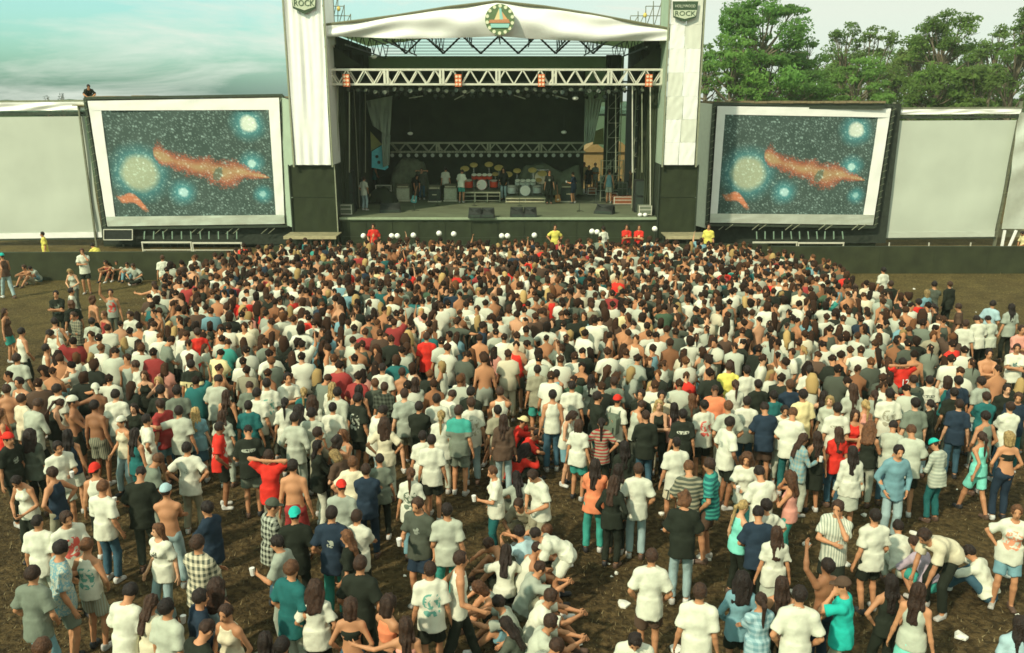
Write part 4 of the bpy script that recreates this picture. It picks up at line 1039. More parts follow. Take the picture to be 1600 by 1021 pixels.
# ---------------------------------------------------------------- painted screens
def space_paint(s, t):
    "flat print: star field, glowing discs and an orange drift; s,t in 0..1"
    asp = 1.48; x = s*asp; y = t
    r = np.random.RandomState(5); col = np.zeros(s.shape+(3,)); base = np.array([.055, .086, .072])
    nz = sum(np.sin(x*a+p)*np.sin(y*b_+q_) for a, b_, p, q_ in [(9, 7, 1, 2), (17, 21, 3, 1), (31, 27, 2, 5), (5, 4, 0, 1)])/4
    col[:] = base; col += (nz*.018)[..., None]*np.array([.8, 1, .9])
    def mixc(w, c):
        nonlocal col; w = np.clip(w, 0, 1)[..., None]; col = col*(1-w)+np.array(c)*w
    rg = r.rand(*s.shape)
    for (cs_, ct, rr, hr, cc) in ((.185, .58, .175, .32, (.36, .40, .27)), (.87, .13, .08, .19, (.60, .66, .55)), (.87, .50, .04, .14, (.40, .60, .55)), (.44, .77, .045, .16, (.40, .60, .58)), (.93, .80, .03, .11, (.30, .52, .50))):
        d = np.hypot(x-cs_*asp, y-ct)+.012*(rg-.5)+.02*nz
        mixc(.95*np.clip(1-(d-rr*.6)/(hr-rr*.6), 0, 1)**1.3, (.07, .30, .32)); mixc(np.clip((rr-d)/(.35*rr)+.3, 0, 1), cc)
    xx = (x/asp-.28)/.70; jag = .02*np.sin(17*xx+2)*np.sin(11*xx)+.008*np.sin(53*xx+y*30); cy = .40+.27*xx+.03*np.sin(5*xx); hw = .085*(1-.45*np.abs(xx-.45)*1.4)*np.where((xx > 0) & (xx < 1), 1, 0)
    hw = hw*np.clip(xx/.05, 0, 1)**.5*np.clip((1-xx)/.30, 0, 1)**.8+np.where(y > cy, .06*np.exp(-((xx-.60)/.09)**2), .035*np.exp(-((xx-.05)/.05)**2))+jag*np.clip(xx*8, 0, 1)*np.clip((1-xx)*4, 0, 1)*.5
    d = np.abs(y-cy)/np.maximum(hw, 1e-3); w = np.clip((1.3-d)*1.35+nz*.5+.9*(rg-.5), 0, 1)*(xx > 0)*(xx < 1)
    mixc(w*.92, (.40, .12, .06)); mixc(w*np.clip(1.0-d*1.2+nz, 0, 1)*.7, (.42, .33, .16)); mixc(w*np.clip(d-.55, 0, 1)*1.3, (.46, .10, .05))
    e = ((x-.66*asp+.3*(y-.60))/.04)**2+((y-.60)/.07)**2+.5*(rg-.5); mixc((e < 1)*.8, (.09, .14, .10))
    e = ((x-.12*asp)/.13)**2+((y-.85-.45*(x-.12*asp)-.03*np.sin(25*x))/.045)**2+.5*(rg-.5); mixc(np.clip((1.2-e)*2, 0, 1), (.55, .20, .10))
    return np.clip(col, 0, 1), asp
PAINT = attr_mat('space_print', 'Col', .85)
def painted_screen(corn, inner, y0, y1, lab, side):
    "corn = outer corners TL,TR,BR,BL in px; inner = picture corners"
    ys = (y0, y1, y1, y0); oc = [P(u, v, y) for (u, v), y in zip(corn, ys)]; ic = [P(u, v, y) for (u, v), y in zip(inner, ys)]
    org = Vector(((oc[0].x+oc[1].x)/2, (y0+y1)/2, 0)); t = empty('painted_screen', org); tag(t, lab, 'painted screen')
    V, Q, S, T = cloth_grid([p+Vector((0, .02, 0)) for p in ic], 190, 130, fold(60+side, .05, (.5, 4), (0, 2)), .03, org)
    me = mesh_from('picture', V, Q, [PAINT], None, True); at = me.attributes.new('Col', 'FLOAT_COLOR', 'POINT')
    c, asp = space_paint(S, T); r = np.random.RandomState(4)
    for k in range(3400):
        a, b_ = r.rand(), r.rand(); 
        idx = int(round(a*190))*131+int(round(b_*130)); v = r.uniform(.03, .24); 
        for dd in ((0,) if r.rand() < .85 else (0, 1, 131, 132)):
            if idx+dd < len(c): c[idx+dd] = np.clip(c[idx+dd]+v*np.array([.75, 1, .9]), 0, .8)
    c = np.concatenate([c, c*0+.3]); at.data.foreach_set('color', np.concatenate([c, np.ones((len(c), 1))], 1).astype(np.float32).ravel())
    link('picture', me, t)
    def on(a, b_, z): f_ = (a.z-z)/(a.z-b_.z); return a.lerp(b_, f_)
    tL, tR, bL, bR = on(oc[0], oc[3], ic[0].z), on(oc[1], oc[2], ic[1].z), on(oc[0], oc[3], ic[3].z), on(oc[1], oc[2], ic[2].z)
    strips = (('top_border', oc[0], oc[1], tR, tL), ('bottom_border', bL, bR, oc[2], oc[3]), ('left_border', tL, ic[0], ic[3], bL), ('right_border', ic[1], tR, bR, ic[2]))
    for k, (nm, a, b_, c_, d) in enumerate(strips):
        if k < 2: a = a.copy(); b_ = b_.copy()
        off = Vector((0, -.012-.004*(k < 2), 0))
        V, Q, _, _ = cloth_grid([a+off, b_+off, c_+off, d+off], 30, 30 if k > 1 else 6, fold(70+k+side, .022, (2, 9) if k < 2 else (0, 1), (0, 1) if k < 2 else (1, 5)), .02, org)
        link(nm, mesh_from(nm, V, Q, [WHT if (k == 2 and side == 0) or (k == 0) else SILV2 if k == 1 else WHT], None, True), t)
    # dark frame and lashing
    def ext(p, dx, dz): return p+Vector((dx, .08, dz))
    fr = [ext(oc[0], -.16, .12), ext(oc[1], .16, .12), ext(oc[2], .14, -.12), ext(oc[3], -.14, -.12)]
    for i in range(4): MB(org).bar(fr[i], fr[(i+1) % 4], .12, .12).build('frame_bar', STEEL, t)
    mb = MB(org); top = fr[0].z
    bx0, bx1 = fr[0].x, fr[1].x
    mb.box(bx0-.1, bx1+.5, y1+.35, y1+.5, .2, top-.02); mb.build('back_board', mat('dark_board', (.03, .038, .026), rough=.95, noise=.3), t)
    for i in range(18):
        for a, b_ in ((fr[0], fr[3]), (fr[1], fr[2])):
            p = a.lerp(b_, (i+.5)/18); MB(org).bar(p+Vector((-.10, -.09, -.05)), p+Vector((.10, -.09, .05)), .015, .015).build('lashing', ALUD, t)
    # struts underneath
    for k in range(5):
        xx = oc[3].x+(oc[2].x-oc[3].x)*(k+.5)/5
        MB(org).bar((xx, y0+.1, oc[3].z-.1), (xx-.35, y0+.05, oc[3].z-.38), .03, .03).bar((xx, y0+.1, oc[3].z-.38), (xx+.35, y0+.05, oc[3].z-.1), .03, .03).build('strut', ALUD, t)
    return t, oc, fr
L1 = painted_screen([(137, 158), (436, 153), (445, 350), (168, 354)], [(158, 173), (420, 172), (431, 336), (180, 339)], 42.0, 42.0, 'left painted screen of a starry sky in a white border', 0)
R1 = painted_screen([(1121, 166), (1392, 170), (1364, 352), (1109, 348)], [(1133, 179), (1372, 184), (1349, 336), (1121, 334)], 42.0, 42.4, 'right painted screen of a starry sky in a grey-white border', 1)
# the long dark roof edges above the painted screens
for u0, u1, v, lab in ((146, 455, 152, 'dark corrugated ledge along the top of the left painted screen'), (1093, 1378, 160, 'dark corrugated ledge along the top of the right painted screen')):
    a, b_ = P(u0, v, 42.6), P(u1, v-2 if u0 < 500 else v, 42.6); org = Vector(((a.x+b_.x)/2, 42.6, 0)); t = empty('screen_ledge', org); tag(t, lab, 'ledge')
    MB(org).box(a.x, b_.x, 42.2, 43.6, a.z-.32, a.z-.06).build('beam', STEEL, t)
    nn = 14
    for i in range(nn):
        x0 = a.x+(b_.x-a.x)*i/nn; x1 = a.x+(b_.x-a.x)*(i+1)/nn-.02
        MB(org).box(x0, x1, 42.1, 43.7, a.z-.055+.012*(i % 2), a.z+.05+R.uniform(-.02, .03)).build('ledge_board', mat('ledge_wood', (.22, .17, .09), rough=.9, noise=.3), t)

# blank screens
def blank_screen(corn, band_v, y0, y1, lab, foot):
    ys = (y0, y1, y1, y0); c = [P(u, v, y) for (u, v), y in zip(corn, ys)]; org = Vector(((c[0].x+c[1].x)/2, (y0+y1)/2, 0)); t = empty('blank_screen', org); tag(t, lab, 'screen')
    V, Q, _, _ = cloth_grid(c, 40, 30, fold(81, .05, (.3, 1.5), (0, 1)), .02, org); link('screen_cloth', mesh_from('screen_cloth', V, Q, [SCRN], None, True), t)
    a = c[0]+Vector((-.1, -.06, .30)); b_ = c[1]+Vector((.12, -.06, .30)); hh = P(0, band_v, y0).z-P(0, corn[0][1]-9, y0).z
    V, Q, _, _ = cloth_grid([a+Vector((0, 0, hh)), b_+Vector((0, 0, hh)), b_, a], 60, 8, fold(83+foot, .06, (1, 5), (.2, .8)), .02, org); link('silver_band', mesh_from('silver_band', V, Q, [SILV], None, True), t)
    MB(org).bar(c[0]+Vector((-.3, .08, .16)), c[1]+Vector((.2, .08, .16)), .14, .14).build('top_bar', STEEL, t)
    MB(org).bar(a+Vector((-.1, .1, hh+.05)), b_+Vector((.1, .1, hh+.05)), .09, .09).build('top_bar', TUBE, t)
    for k in (0, 1):
        p, q = (c[0], c[3]) if k == 0 else (c[1], c[2]); dx = -.14 if k == 0 else .14
        MB(org).bar(p+Vector((dx, .1, .9)), q+Vector((dx, .1, -q.z)), .12, .12).build('side_post', TUBE, t)
    d = c[3].z; zb = c[3].z
    V, Q, _, _ = cloth_grid([c[3]+Vector((0, -.04, .28)), c[2]+Vector((0, -.04, .28)), c[2]+Vector((0, -.04, .0)), c[3]+Vector((0, -.04, .0))], 30, 3, fold(85, .03), .02, org); link('hem_band', mesh_from('hem_band', V, Q, [WHT if foot == 0 else SCRN], None, True), t)
    MB(org).bar(c[3]+Vector((-.1, .0, -.06)), c[2]+Vector((.1, 0, -.06)), .06, .06).build('bottom_bar', STEEL, t)
    for i in range(12):
        p = c[1].lerp(c[2], (i+.5)/12); MB(org).bar(p+Vector((0, -.02, 0)), p+Vector((.16, 0, .03)), .012, .012).build('lashing', ALUD, t)
blank_screen([(-60, 184), (131, 182), (160, 371), (-45, 374)], 162, 43.0, 43.0, 'blank pale screen at far left under a crinkled silver band', 0)
blank_screen([(1400, 189), (1589, 188), (1553, 370), (1369, 372)], 172, 43.0, 43.0, 'blank grey-green screen at the right under a crinkled silver band', 1)
# silver sheet at the far right edge
q = [P(1594, 176, 42.5), P(1650, 176, 42.5), P(1650, 358, 42.5), P(1566, 358, 42.5)]; org = Vector((q[0].x, 42.5, 0))
V, Q, _, _ = cloth_grid(q, 20, 30, fold(91, .16, (.5, 2), (1, 4)), .02, org); o = link('silver_sheet', mesh_from('silver_sheet', V, Q, [SILV2], None, True)); o.location = org; tag(o, 'crinkled silver sheet at the far right edge of the photo', 'cloth sheet')
for k, (ua, ub, lab) in enumerate(((1564, 1570, 'white leaning post nearest the blank right screen'), (1574, 1588, 'white post leaning right under the silver sheet'))):
    o = MB(P(ua, 392, 42)).bar(P(ub, 360, 42), P(ua, 392, 42), .10, .10).build('leaning_post', WHT); tag(o, lab, 'post')

# undercroft of the painted screens: black cloth, hanging rods and steel crowd barriers
def undercroft(u0, u1, lab):
    y = 42.9; a, b_ = P(u0, 352, y), P(u1, 352, y); org = Vector(((a.x+b_.x)/2, y, 0)); t = empty('under_screen_cloth', org); tag(t, lab, 'cloth')
    nn = 7
    for i in range(nn):
        x0 = a.x+(b_.x-a.x)*i/nn; x1 = a.x+(b_.x-a.x)*(i+1)/nn
        V, Q, _, _ = cloth_grid([(x0, y, a.z), (x1-.02, y, a.z), (x1-.02, y, 0), (x0, y, 0)], 8, 3, fold(100+i, .06), .02, org); link('cloth_panel', mesh_from('cloth_panel', V, Q, [BLK], None, True), t)
undercroft(158, 462, 'black cloth closing the space under the left painted screen')
undercroft(1084, 1372, 'black cloth closing the space under the right painted screen')
GREENM = mat('pale_green_tube', (.22, .32, .22), rough=.5, noise=.15)
def rods(us, lab, grp):
    for i, u in enumerate(us):
        a, b_ = P(u, 362, 41.7), P(u+R.uniform(-1.5, 1.5), 374, 41.7); o = MB(a).bar(a, b_, .05, .05).build('hanging_rod', GREENM)
        tag(o, lab, 'rod', grp)
rods(np.linspace(226, 370, 11), 'short pale green rod in the row under the left painted screen', 'rods under the left painted screen')
rods(np.linspace(1182, 1316, 11), 'short pale green rod in the row under the right painted screen', 'rods under the right painted screen')
def crowd_barrier(u0, u1, v, y, lab, m_=ALU):
    a, b_ = P(u0, v, y), P(u1, v, y); org = Vector(((a.x+b_.x)/2, y, 0)); t = empty('crowd_barrier', org); tag(t, lab, 'crowd barrier', 'steel crowd barriers under the screens')
    MB(org).bar(a, b_, .075, .075).build('top_rail', m_, t); MB(org).bar((a.x, y, .12), (b_.x, y, .12), .04, .04).build('bottom_rail', m_, t)
    for xx in (a.x+.03, b_.x-.03): MB(org).bar((xx, y, .06), (xx, y, a.z-.04), .05, .05).build('post', m_, t); MB(org).bar((xx, y-.3, .03), (xx, y+.3, .03), .04, .04).build('foot', m_, t)
    for k in range(1, 7): xx = a.x+(b_.x-a.x)*k/7; MB(org).bar((xx, y, .15), (xx, y, a.z-.04), .014, .014).build('bar', STEEL, t)
crowd_barrier(221, 299, 379, 41.2, 'steel crowd barrier left of two under the left screen'); crowd_barrier(300, 378, 380, 41.15, 'steel crowd barrier right of two under the left screen')
crowd_barrier(1176, 1246, 379, 41.2, 'steel crowd barrier left of two under the right screen'); crowd_barrier(1247, 1319, 380, 41.15, 'steel crowd barrier right of two under the right screen')
for k, u in enumerate((1388, 1450, 1515)):
    b0 = P(u, 393, 40.5); b0.z = 0; t = empty('barrier_foot', b0); tag(t, ('pale trestle foot behind the barrier, nearest right painted screen', 'pale trestle foot behind the barrier, middle of the blank screen', 'pale trestle foot behind the barrier, near the leaning posts')[k], 'trestle')
    MB(b0).bar(b0, b0+Vector((0, 0, .6)), .045, .045).build('stem', ALU, t)
    MB(b0).bar(b0+Vector((0, 0, .25)), b0+Vector((-.42, -.1, .02)), .04, .04).build('leg', ALU, t); MB(b0).bar(b0+Vector((0, 0, .25)), b0+Vector((.42, -.1, .02)), .04, .04).build('leg', ALU, t)
q = [P(162, 359, 41.8), P(207, 359, 41.8), P(207, 375, 41.8), P(162, 375, 41.8)]; t = empty('framed_board', q[0]); tag(t, 'dark board in a pale frame under the left painted screen corner', 'board')
MB(q[0]).box(q[0].x, q[1].x, 41.82, 41.86, q[2].z, q[0].z).build('board', RUBB, t)
for i in range(4): MB(q[0]).bar(q[i], q[(i+1) % 4], .04, .04).build('frame_bar', ALU, t)
# dry bank behind the blank screens
mb = MB(); 
for (x0, x1) in ((-60, P(160, 375, 46).x), (P(1370, 375, 46).x, 60)):
    mb.add([(x0, 46, 0), (x1, 46, 0), (x1, 47.5, .5), (x0, 47.5, .5), (x0, 49, .1), (x1, 49, .1)], [(0, 1, 2, 3), (3, 2, 5, 4)])
o = mb.build('grass_bank', mat('dry_bank', (.17, .15, .07), rough=.95, noise=.4, nscale=2, bump=.5, bscale=12)); tag(o, kind='structure')

# ---------------------------------------------------------------- black cloth barrier round the pit
def barrier(x0, y0, x1, y1, lab, hz=1.18):
    org = Vector(((x0+x1)/2, (y0+y1)/2, 0)); t = empty('cloth_barrier', org); tag(t, lab, 'barrier'); nn = max(2, int(abs(x1-x0)/2.2)); a = Vector((x0, y0, 0)); b_ = Vector((x1, y1, 0))
    for i in range(nn):
        p, q_ = a.lerp(b_, i/nn), a.lerp(b_, (i+1)/nn)
        V, Q, _, _ = cloth_grid([p+Vector((.002, 0, hz)), q_+Vector((-.002, 0, hz)), q_+Vector((-.002, 0, 0)), p+Vector((.002, 0, 0))], 16, 6, fold(int(x0*3)+i, .018, (1, 5), (0, 1)), .02, org)
        link('cloth_panel', mesh_from('cloth_panel', V, Q, [SKIRT], None, True), t)
        MB(org).bar(p+Vector((0, .08, 0)), p+Vector((0, .08, hz+.02)), .06, .06).build('post', STEEL, t)
    MB(org).bar(a+Vector((0, .05, hz-.01)), b_+Vector((0, .05, hz-.01)), .06, .06).build('top_rail', STEEL, t)
barrier(-28, 34.3, P(395, 395, 35).x, 34.6, 'long dark cloth covered barrier left of the crowd')
barrier(P(395, 395, 35).x+.05, 36.0, P(1200, 395, 36.5).x, 36.6, 'dark cloth covered barrier in front of the stage pit')
barrier(P(1205, 395, 36).x, 35.9, 30, 35.9, 'long dark cloth covered barrier right of the crowd')

# round white lamps along the pit
wl_m = mat('white_lamp_globe', (.88, .87, .76), rough=.35, noise=0)
wire = MB(P(535, 370, 38.6)); pts = [P(u, 371+1.2*math.sin(u*.02), 38.6) for u in range(535, 1035, 20)]
for a, b_ in zip(pts[:-1], pts[1:]): wire.bar(a, b_, .012, .012)
o = wire.build('wire', STEEL); tag(o, 'thin wire strung along the front of the stage skirt', 'wire')
for u, v, lab in ((568, 369, 'white globe lamp at the red shirted guard\'s left shoulder'), (612, 369, 'left white globe of the pair right of the red shirted guard'), (621, 369, 'right white globe of the pair right of the red shirted guard'),
                  (646, 368, 'single white globe lamp between the guard and stage centre pair'), (686, 365, 'white globe lamp left of the twin at stage left'), (709, 366, 'white globe lamp right of the twin at stage left'),
                  (784, 369, 'left white globe of the pair at stage centre'), (793, 369, 'right white globe of the pair at stage centre'), (835, 368, 'white globe lamp left of the yellow shirted guard'),
                  (925, 362, 'left white globe of the pair between yellow and red guards'), (933, 363, 'right white globe of the pair between yellow and red guards'), (1023, 358, 'white globe lamp at the right end of the stage front')):
    c = P(u, v, 38.5); t = empty('globe_lamp', Vector((c.x, c.y, 0))); tag(t, lab, 'lamp', 'white globe lamps along the stage front'); lo_ = t.location
    MB(lo_).ball(c, .13, 12).build('globe', wl_m, t, True); MB(lo_).tube((c.x, c.y, 0), c-Vector((0, 0, .10)), .02, n=6).build('stand', STEEL, t)
# ---------------------------------------------------------------- band equipment on the stage
def PD(u, v): return PG(u, v, zdeck)          # a spot on the deck
CAB = mat('grey_cabinet', (.34, .36, .24), rough=.8, noise=.15); GRILL = mat('speaker_grille', (.42, .44, .30), rough=.9, noise=.3, nscale=30)
def amp(u, v, w, h, dark, lab):
    c = PD(u, v); t = empty('amplifier', c); tag(t, lab, 'amplifier')
    x0, x1 = c.x-w/2, c.x+w/2; body = RUBB if dark else CAB
    MB(c).box(x0, x1, c.y, c.y+.4, c.z+.06, c.z+h).build('cabinet', body, t)
    MB(c).box(x0+.04, x1-.04, c.y-.02, c.y-.003, c.z+.12, c.z+h-.06).build('grille', mat('dark_grille', (.035, .05, .035), rough=.9, noise=.3, nscale=20) if dark else GRILL, t)
    MB(c).box(x0+.02, x1-.02, c.y+.04, c.y+.36, c.z+h+.003, c.z+h+.22).build('head', mat('amp_head', (.12, .11, .06), rough=.6, noise=.3), t)
    MB(c).box(x0+.06, x1-.06, c.y+.02, c.y+.035, c.z+h+.05, c.z+h+.10).build('control_strip', mat('control_strip', (.50, .46, .28), rough=.5), t)
    MB(c).box(x0-.04, x1+.04, c.y-.05, c.y+.45, c.z+.002, c.z+.055).build('base_board', mat('pale_board', (.50, .48, .34), rough=.8), t)
    if dark: MB(c).box(c.x-.12, c.x+.12, c.y-.035, c.y-.022, c.z+h*.55, c.z+h*.62).build('name_plate', mat('control_strip', ()), t)
amp(630, 315, .70, .72, False, 'pale grey amplifier cabinet leftmost in the backline'); amp(679, 316, .66, .68, True, 'black amplifier cabinet between the two pale ones'); amp(704, 315, .70, .72, False, 'pale grey amplifier cabinet beside the red drum kit riser')
amp(888, 316, .80, .75, True, 'black amplifier cabinet right of the black shirted roadie')
def riser(u0, u1, v, h, dep, lab, pale):
    a, b_ = PD(u0, v), PD(u1, v); c = (a+b_)/2; t = empty('drum_riser', c); tag(t, lab, 'riser')
    MB(c).box(a.x, b_.x, c.y+.02, c.y+dep, c.z+h-.10, c.z+h).build('top_board', DECK, t)
    MB(c).box(a.x, b_.x, c.y-.03, c.y+.015, c.z+h-.07, c.z+h+.004).build('front_beam', pale, t)
    if h < .5: MB(c).box(a.x, b_.x, c.y-.03, c.y+.015, c.z+.02, c.z+.10).build('front_beam', pale, t)
    nn = 3 if h > .5 else 2
    for i in range(nn+1):
        x = a.x+.03+(b_.x-a.x-.06)*i/nn; MB(c).bar((x, c.y, c.z), (x, c.y, c.z+h-.08), .05, .05).build('leg', ALUD, t)
    if h > .5:
        for zz in (.08, .32): MB(c).bar((a.x, c.y+.03, c.z+zz), (b_.x, c.y+.03, c.z+zz), .035, .035).build('rail', ALUD, t)
    return c, t
r1c, _ = riser(722, 782, 316, .55, 2.2, 'tall framed riser under the red drum kit', ALUD)
r2c, _ = riser(790, 852, 317, .26, 2.2, 'low riser with two cream beams under the silver drum kit', mat('cream_beam', (.62, .56, .34), rough=.8))
CYM = mat('cymbal_brass', (.60, .42, .14), rough=.35, metal=.3, noise=.1)
def drumkit(c, h, shell, lab, gong=None, sc=1.0):
    t = empty('drum_kit', c+Vector((0, 1.1, h))); tag(t, lab, 'drum kit'); o = t.location
    skin = mat('drum_skin', (.75, .72, .58), rough=.5, noise=.05); y = o.y; z = o.z
    def drum(x, dy, zz, r, L_, tilt, name):
        p = Vector((o.x+x, y+dy, z+zz)); d = Vector((0, -math.sin(tilt), math.cos(tilt)))
        q = MB(o).tube(p-d*L_/2, p+d*L_/2, r, n=16).build(name, shell, t); MB(o).disc(p+d*(L_/2+.004), d, r*.95, .006, 16).build('drum_head', skin, q)
        MB(o).disc(p+d*(L_/2-.02), d, r*1.05, .03, 16).build('hoop', CHR, q)
    CHR = mat('chrome', (.6, .6, .55), rough=.25, metal=.9, noise=.05)
    drum(0, 0, .30*sc, .29*sc, .4, 1.57, 'bass_drum'); drum(-.75*sc, .1, .34*sc, .24*sc, .38, .15, 'floor_tom'); drum(.66*sc, .1, .34*sc, .22*sc, .35, .15, 'floor_tom')
    for x in (-.42, -.14, .16, .44): drum(x*sc, -.02, .74*sc, .15*sc, .22, .5, 'tom')
    for x, zz, r in ((-.95, 1.15, .25), (-.45, 1.35, .22), (.4, 1.38, .24), (.95, 1.2, .26), (.75, .85, .18)):
        p = Vector((o.x+x*sc, y+.25, z+zz*sc)); q = MB(o).tube(p, p+Vector((0, -.02, .03)), r*sc, .02, n=18).build('cymbal', CYM, t); MB(o).bar((p.x, p.y, z), p, .02, .02).build('cymbal_stand', CHR, t)
    if gong:
        p = Vector((o.x+gong[0], y+.5, z+gong[1])); MB(o).disc(p, (0, 1, 0), .36, .04, 24).build('gong', mat('gong', (.75, .62, .42), rough=.4, metal=.2, noise=.1), t)
        MB(o).bar((p.x-.42, p.y, z), (p.x-.42, p.y, p.z+.42), .04, .04).bar((p.x+.42, p.y, z), (p.x+.42, p.y, p.z+.42), .04, .04).bar((p.x-.42, p.y, p.z+.42), (p.x+.42, p.y, p.z+.42), .04, .04).build('gong_frame', CHR, t)
drumkit(r1c, .55, mat('red_shell', (.62, .07, .03), rough=.4, noise=.1), 'red drum kit with brass cymbals on the tall riser')
drumkit(r2c, .26, mat('silver_shell', (.50, .54, .46), rough=.35, noise=.2), 'silver drum kit with large pale gong on the low riser', (.9, .95))
# grey gauze cover thrown over gear
def cover(us, y0, dep, lab, nm='gear_cover', m_=None):
    pts = [P(u, v, y0) for u, v in us]; cx = sum(p.x for p in pts)/len(pts); org = Vector((cx, y0+dep/2, zdeck)); xs = [p.x for p in pts]; zs = [p.z for p in pts]
    nx, ny = 30, 14; V = []
    for i in range(nx+1):
        x = xs[0]+(xs[-1]-xs[0])*i/nx; z = np.interp(x, xs, zs)-zdeck
        for j in range(ny+1):
            t = j/ny; prof = min(1, 3.2*min(t, 1-t)+.02); r_ = .11*math.sin(9*t+x*5)+.10*abs(math.sin(5*x+2*t))+.05*math.sin(23*x)
            V.append((x-cx, (t-.5)*dep*1.15+r_*.5, max(z*prof**.6+r_*.4, .003)))
    I = np.arange(len(V)).reshape(nx+1, ny+1); Q = np.stack([I[:-1, :-1], I[1:, :-1], I[1:, 1:], I[:-1, 1:]], -1).reshape(-1, 4)
    o = link(nm, mesh_from(nm, V, Q, [m_ or mat('gauze', (.13, .15, .09), rough=.95, noise=.35, nscale=3)], None, True)); o.location = org; tag(o, lab, 'cover')
cover([(604, 300), (612, 268), (625, 250), (645, 252), (660, 256), (668, 300)], 48.0, 1.8, 'grey gauze cover draped over gear left of the backline')
cover([(800, 300), (820, 262), (850, 258), (880, 272), (905, 258), (912, 300)], 48.4, 1.2, 'dark grey cover draped over gear behind the silver drums')
cover([(570, 322), (580, 300), (596, 296), (612, 305), (618, 322)], 45.2, 1.4, 'low dark heap of covered gear at stage left', m_=SCRIM)
# floor monitors
def wedge(u, v, w, ang, lab, k=1.0):
    c = PD(u, v); t = empty('floor_monitor', c); t.rotation_euler = (0, 0, rad(ang)); tag(t, lab, 'floor monitor')
    mb = MB(); mb.add([(-w/2, 0, .003), (w/2, 0, .003), (w/2, .55, .003), (-w/2, .55, .003), (-w/2+.03, .02, .16), (w/2-.03, .02, .16), (w/2-.03, .32, .46*k), (-w/2+.03, .32, .46*k), (-w/2+.03, .52, .40*k), (w/2-.03, .52, .40*k)],
        [(3, 2, 1, 0), (0, 1, 5, 4), (4, 5, 7, 6), (6, 7, 9, 8), (8, 9, 2, 3), (1, 2, 9), (1, 9, 7), (1, 7, 5), (0, 8, 3), (0, 6, 8), (0, 4, 6)])
    mb.build('cabinet', RUBB, t)
    MB().box(-w/2+.08, w/2-.08, -.012, -.004, .03, .14).build('grille', mat('dark_grille', ()), t)
    MB().box(-.12, .12, .535, .56, .28, .33).build('handle', mat('control_strip', ()), t)
wedge(610, 333, 1.05, 8, 'floor monitor lying alone at stage left'); wedge(742, 341, .66, 0, 'left floor monitor of the pair left of stage centre'); wedge(762, 341, .66, 0, 'right floor monitor of the pair left of stage centre')
wedge(808, 340, .66, 2, 'left floor monitor of the pair right of stage centre'); wedge(828, 340, .66, -2, 'right floor monitor of the pair right of stage centre'); wedge(942, 335, .95, -22, 'tilted floor monitor near the right end of stage')
def flight_case(u, v, w, h, lab, m_):
    c = PD(u, v); t = empty('flight_case', c); tag(t, lab, 'flight case'); x0, x1, y0, y1 = c.x-w/2, c.x+w/2, c.y, c.y+.5
    MB(c).box(x0, x1, y0, y1, c.z+.05, c.z+h).build('case', m_, t)
    for zz in (.07, h*.6, h-.02): MB(c).box(x0-.01, x1+.01, y0-.012, y0-.002, c.z+zz-.015, c.z+zz+.015).build('edge_strip', ALU, t)
    for xx in (x0+.02, x1-.02): MB(c).box(xx-.02, xx+.02, y0-.02, y0-.013, c.z+.05, c.z+h).build('corner_strip', ALU, t)
    for xx in (x0+.06, x1-.06): MB(c).disc((xx, y0+.05, c.z+.025), (1, 0, 0), .024, .03, 8).build('castor', RUBB, t)
flight_case(541, 337, .58, .52, 'flight case with pale edges at the left end of stage', mat('case_green', (.10, .12, .07), rough=.7)); flight_case(1008, 338, .62, .50, 'flight case with pale edges at the right end of stage', mat('case_grey', (.16, .18, .12), rough=.7))
flight_case(975, 321, 1.1, .45, 'reddish brown road case near the right ladders', mat('case_red', (.26, .09, .04), rough=.8, noise=.3)); flight_case(966, 309, 1.0, .85, 'pale cloth topped road case behind the reddish case', mat('case_pale', (.26, .28, .18), rough=.9, noise=.3))
for k, (u, lab) in enumerate(((1000, 'left small white bundle in front of the right flight case'), (1008, 'right small white bundle in front of the right flight case'))):
    c = PD(u, 339.3); o = MB(c).ball(c+Vector((0, 0, .10)), .11, 8, (1.1, .8, .9)).build('bundle', WHT, None, True); tag(o, lab, 'bundle')
# speaker stacks inside the wings
for (u0, u1, v0, v1, y, lab) in ((531, 553, 268, 327, 41.6, 'dark speaker stack inside the left wing'), (556, 572, 282, 322, 44.4, 'smaller dark speaker stack beside the man in pale jeans'), (993, 1018, 282, 327, 41.8, 'dark speaker stack inside the right wing')):
    a, b_ = P(u0, v0, y), P(u1, v1, y); org = Vector(((a.x+b_.x)/2, y, zdeck)); t = empty('speaker_stack', org); tag(t, lab, 'speaker stack'); nn = 2
    for i in range(nn):
        z0, z1 = zdeck+(a.z-zdeck)*i/nn+.004, zdeck+(a.z-zdeck)*(i+1)/nn-.01
        q = MB(org).box(a.x, b_.x, y, y+.8, z0, z1).build('speaker_box', RUBB, t)
        MB(org).box(a.x+.05, b_.x-.05, y-.015, y-.003, z0+.05, z1-.05).build('grille', mat('dark_grille', ()), q)
# aluminium ladder frames at stage right
for k, (u, lab) in enumerate(((947, 'left aluminium ladder frame standing at stage right'), (967, 'right aluminium ladder frame standing at stage right'))):
    a = P(u, 250, 46.5+k*.2); b_ = P(u, 300, 46.5); org = Vector((a.x, 46.5+k*.2, zdeck)); t = empty('ladder_frame', org); tag(t, lab, 'ladder frame')
    for dx in (-.26, .26): MB(org).bar((a.x+dx, org.y, zdeck), (a.x+dx, org.y, a.z), .05, .05).build('side_rail', ALUD, t)
    for i in range(6): zz = zdeck+.2+i*(a.z-zdeck-.25)/5; MB(org).bar((a.x-.26, org.y, zz), (a.x+.26, org.y, zz), .035, .035).build('rung', ALUD, t)
    MB(org).bar((a.x-.26, org.y-.01, zdeck+.9), (a.x+.26, org.y-.01, a.z-.1), .03, .03).build('brace', ALUD, t)
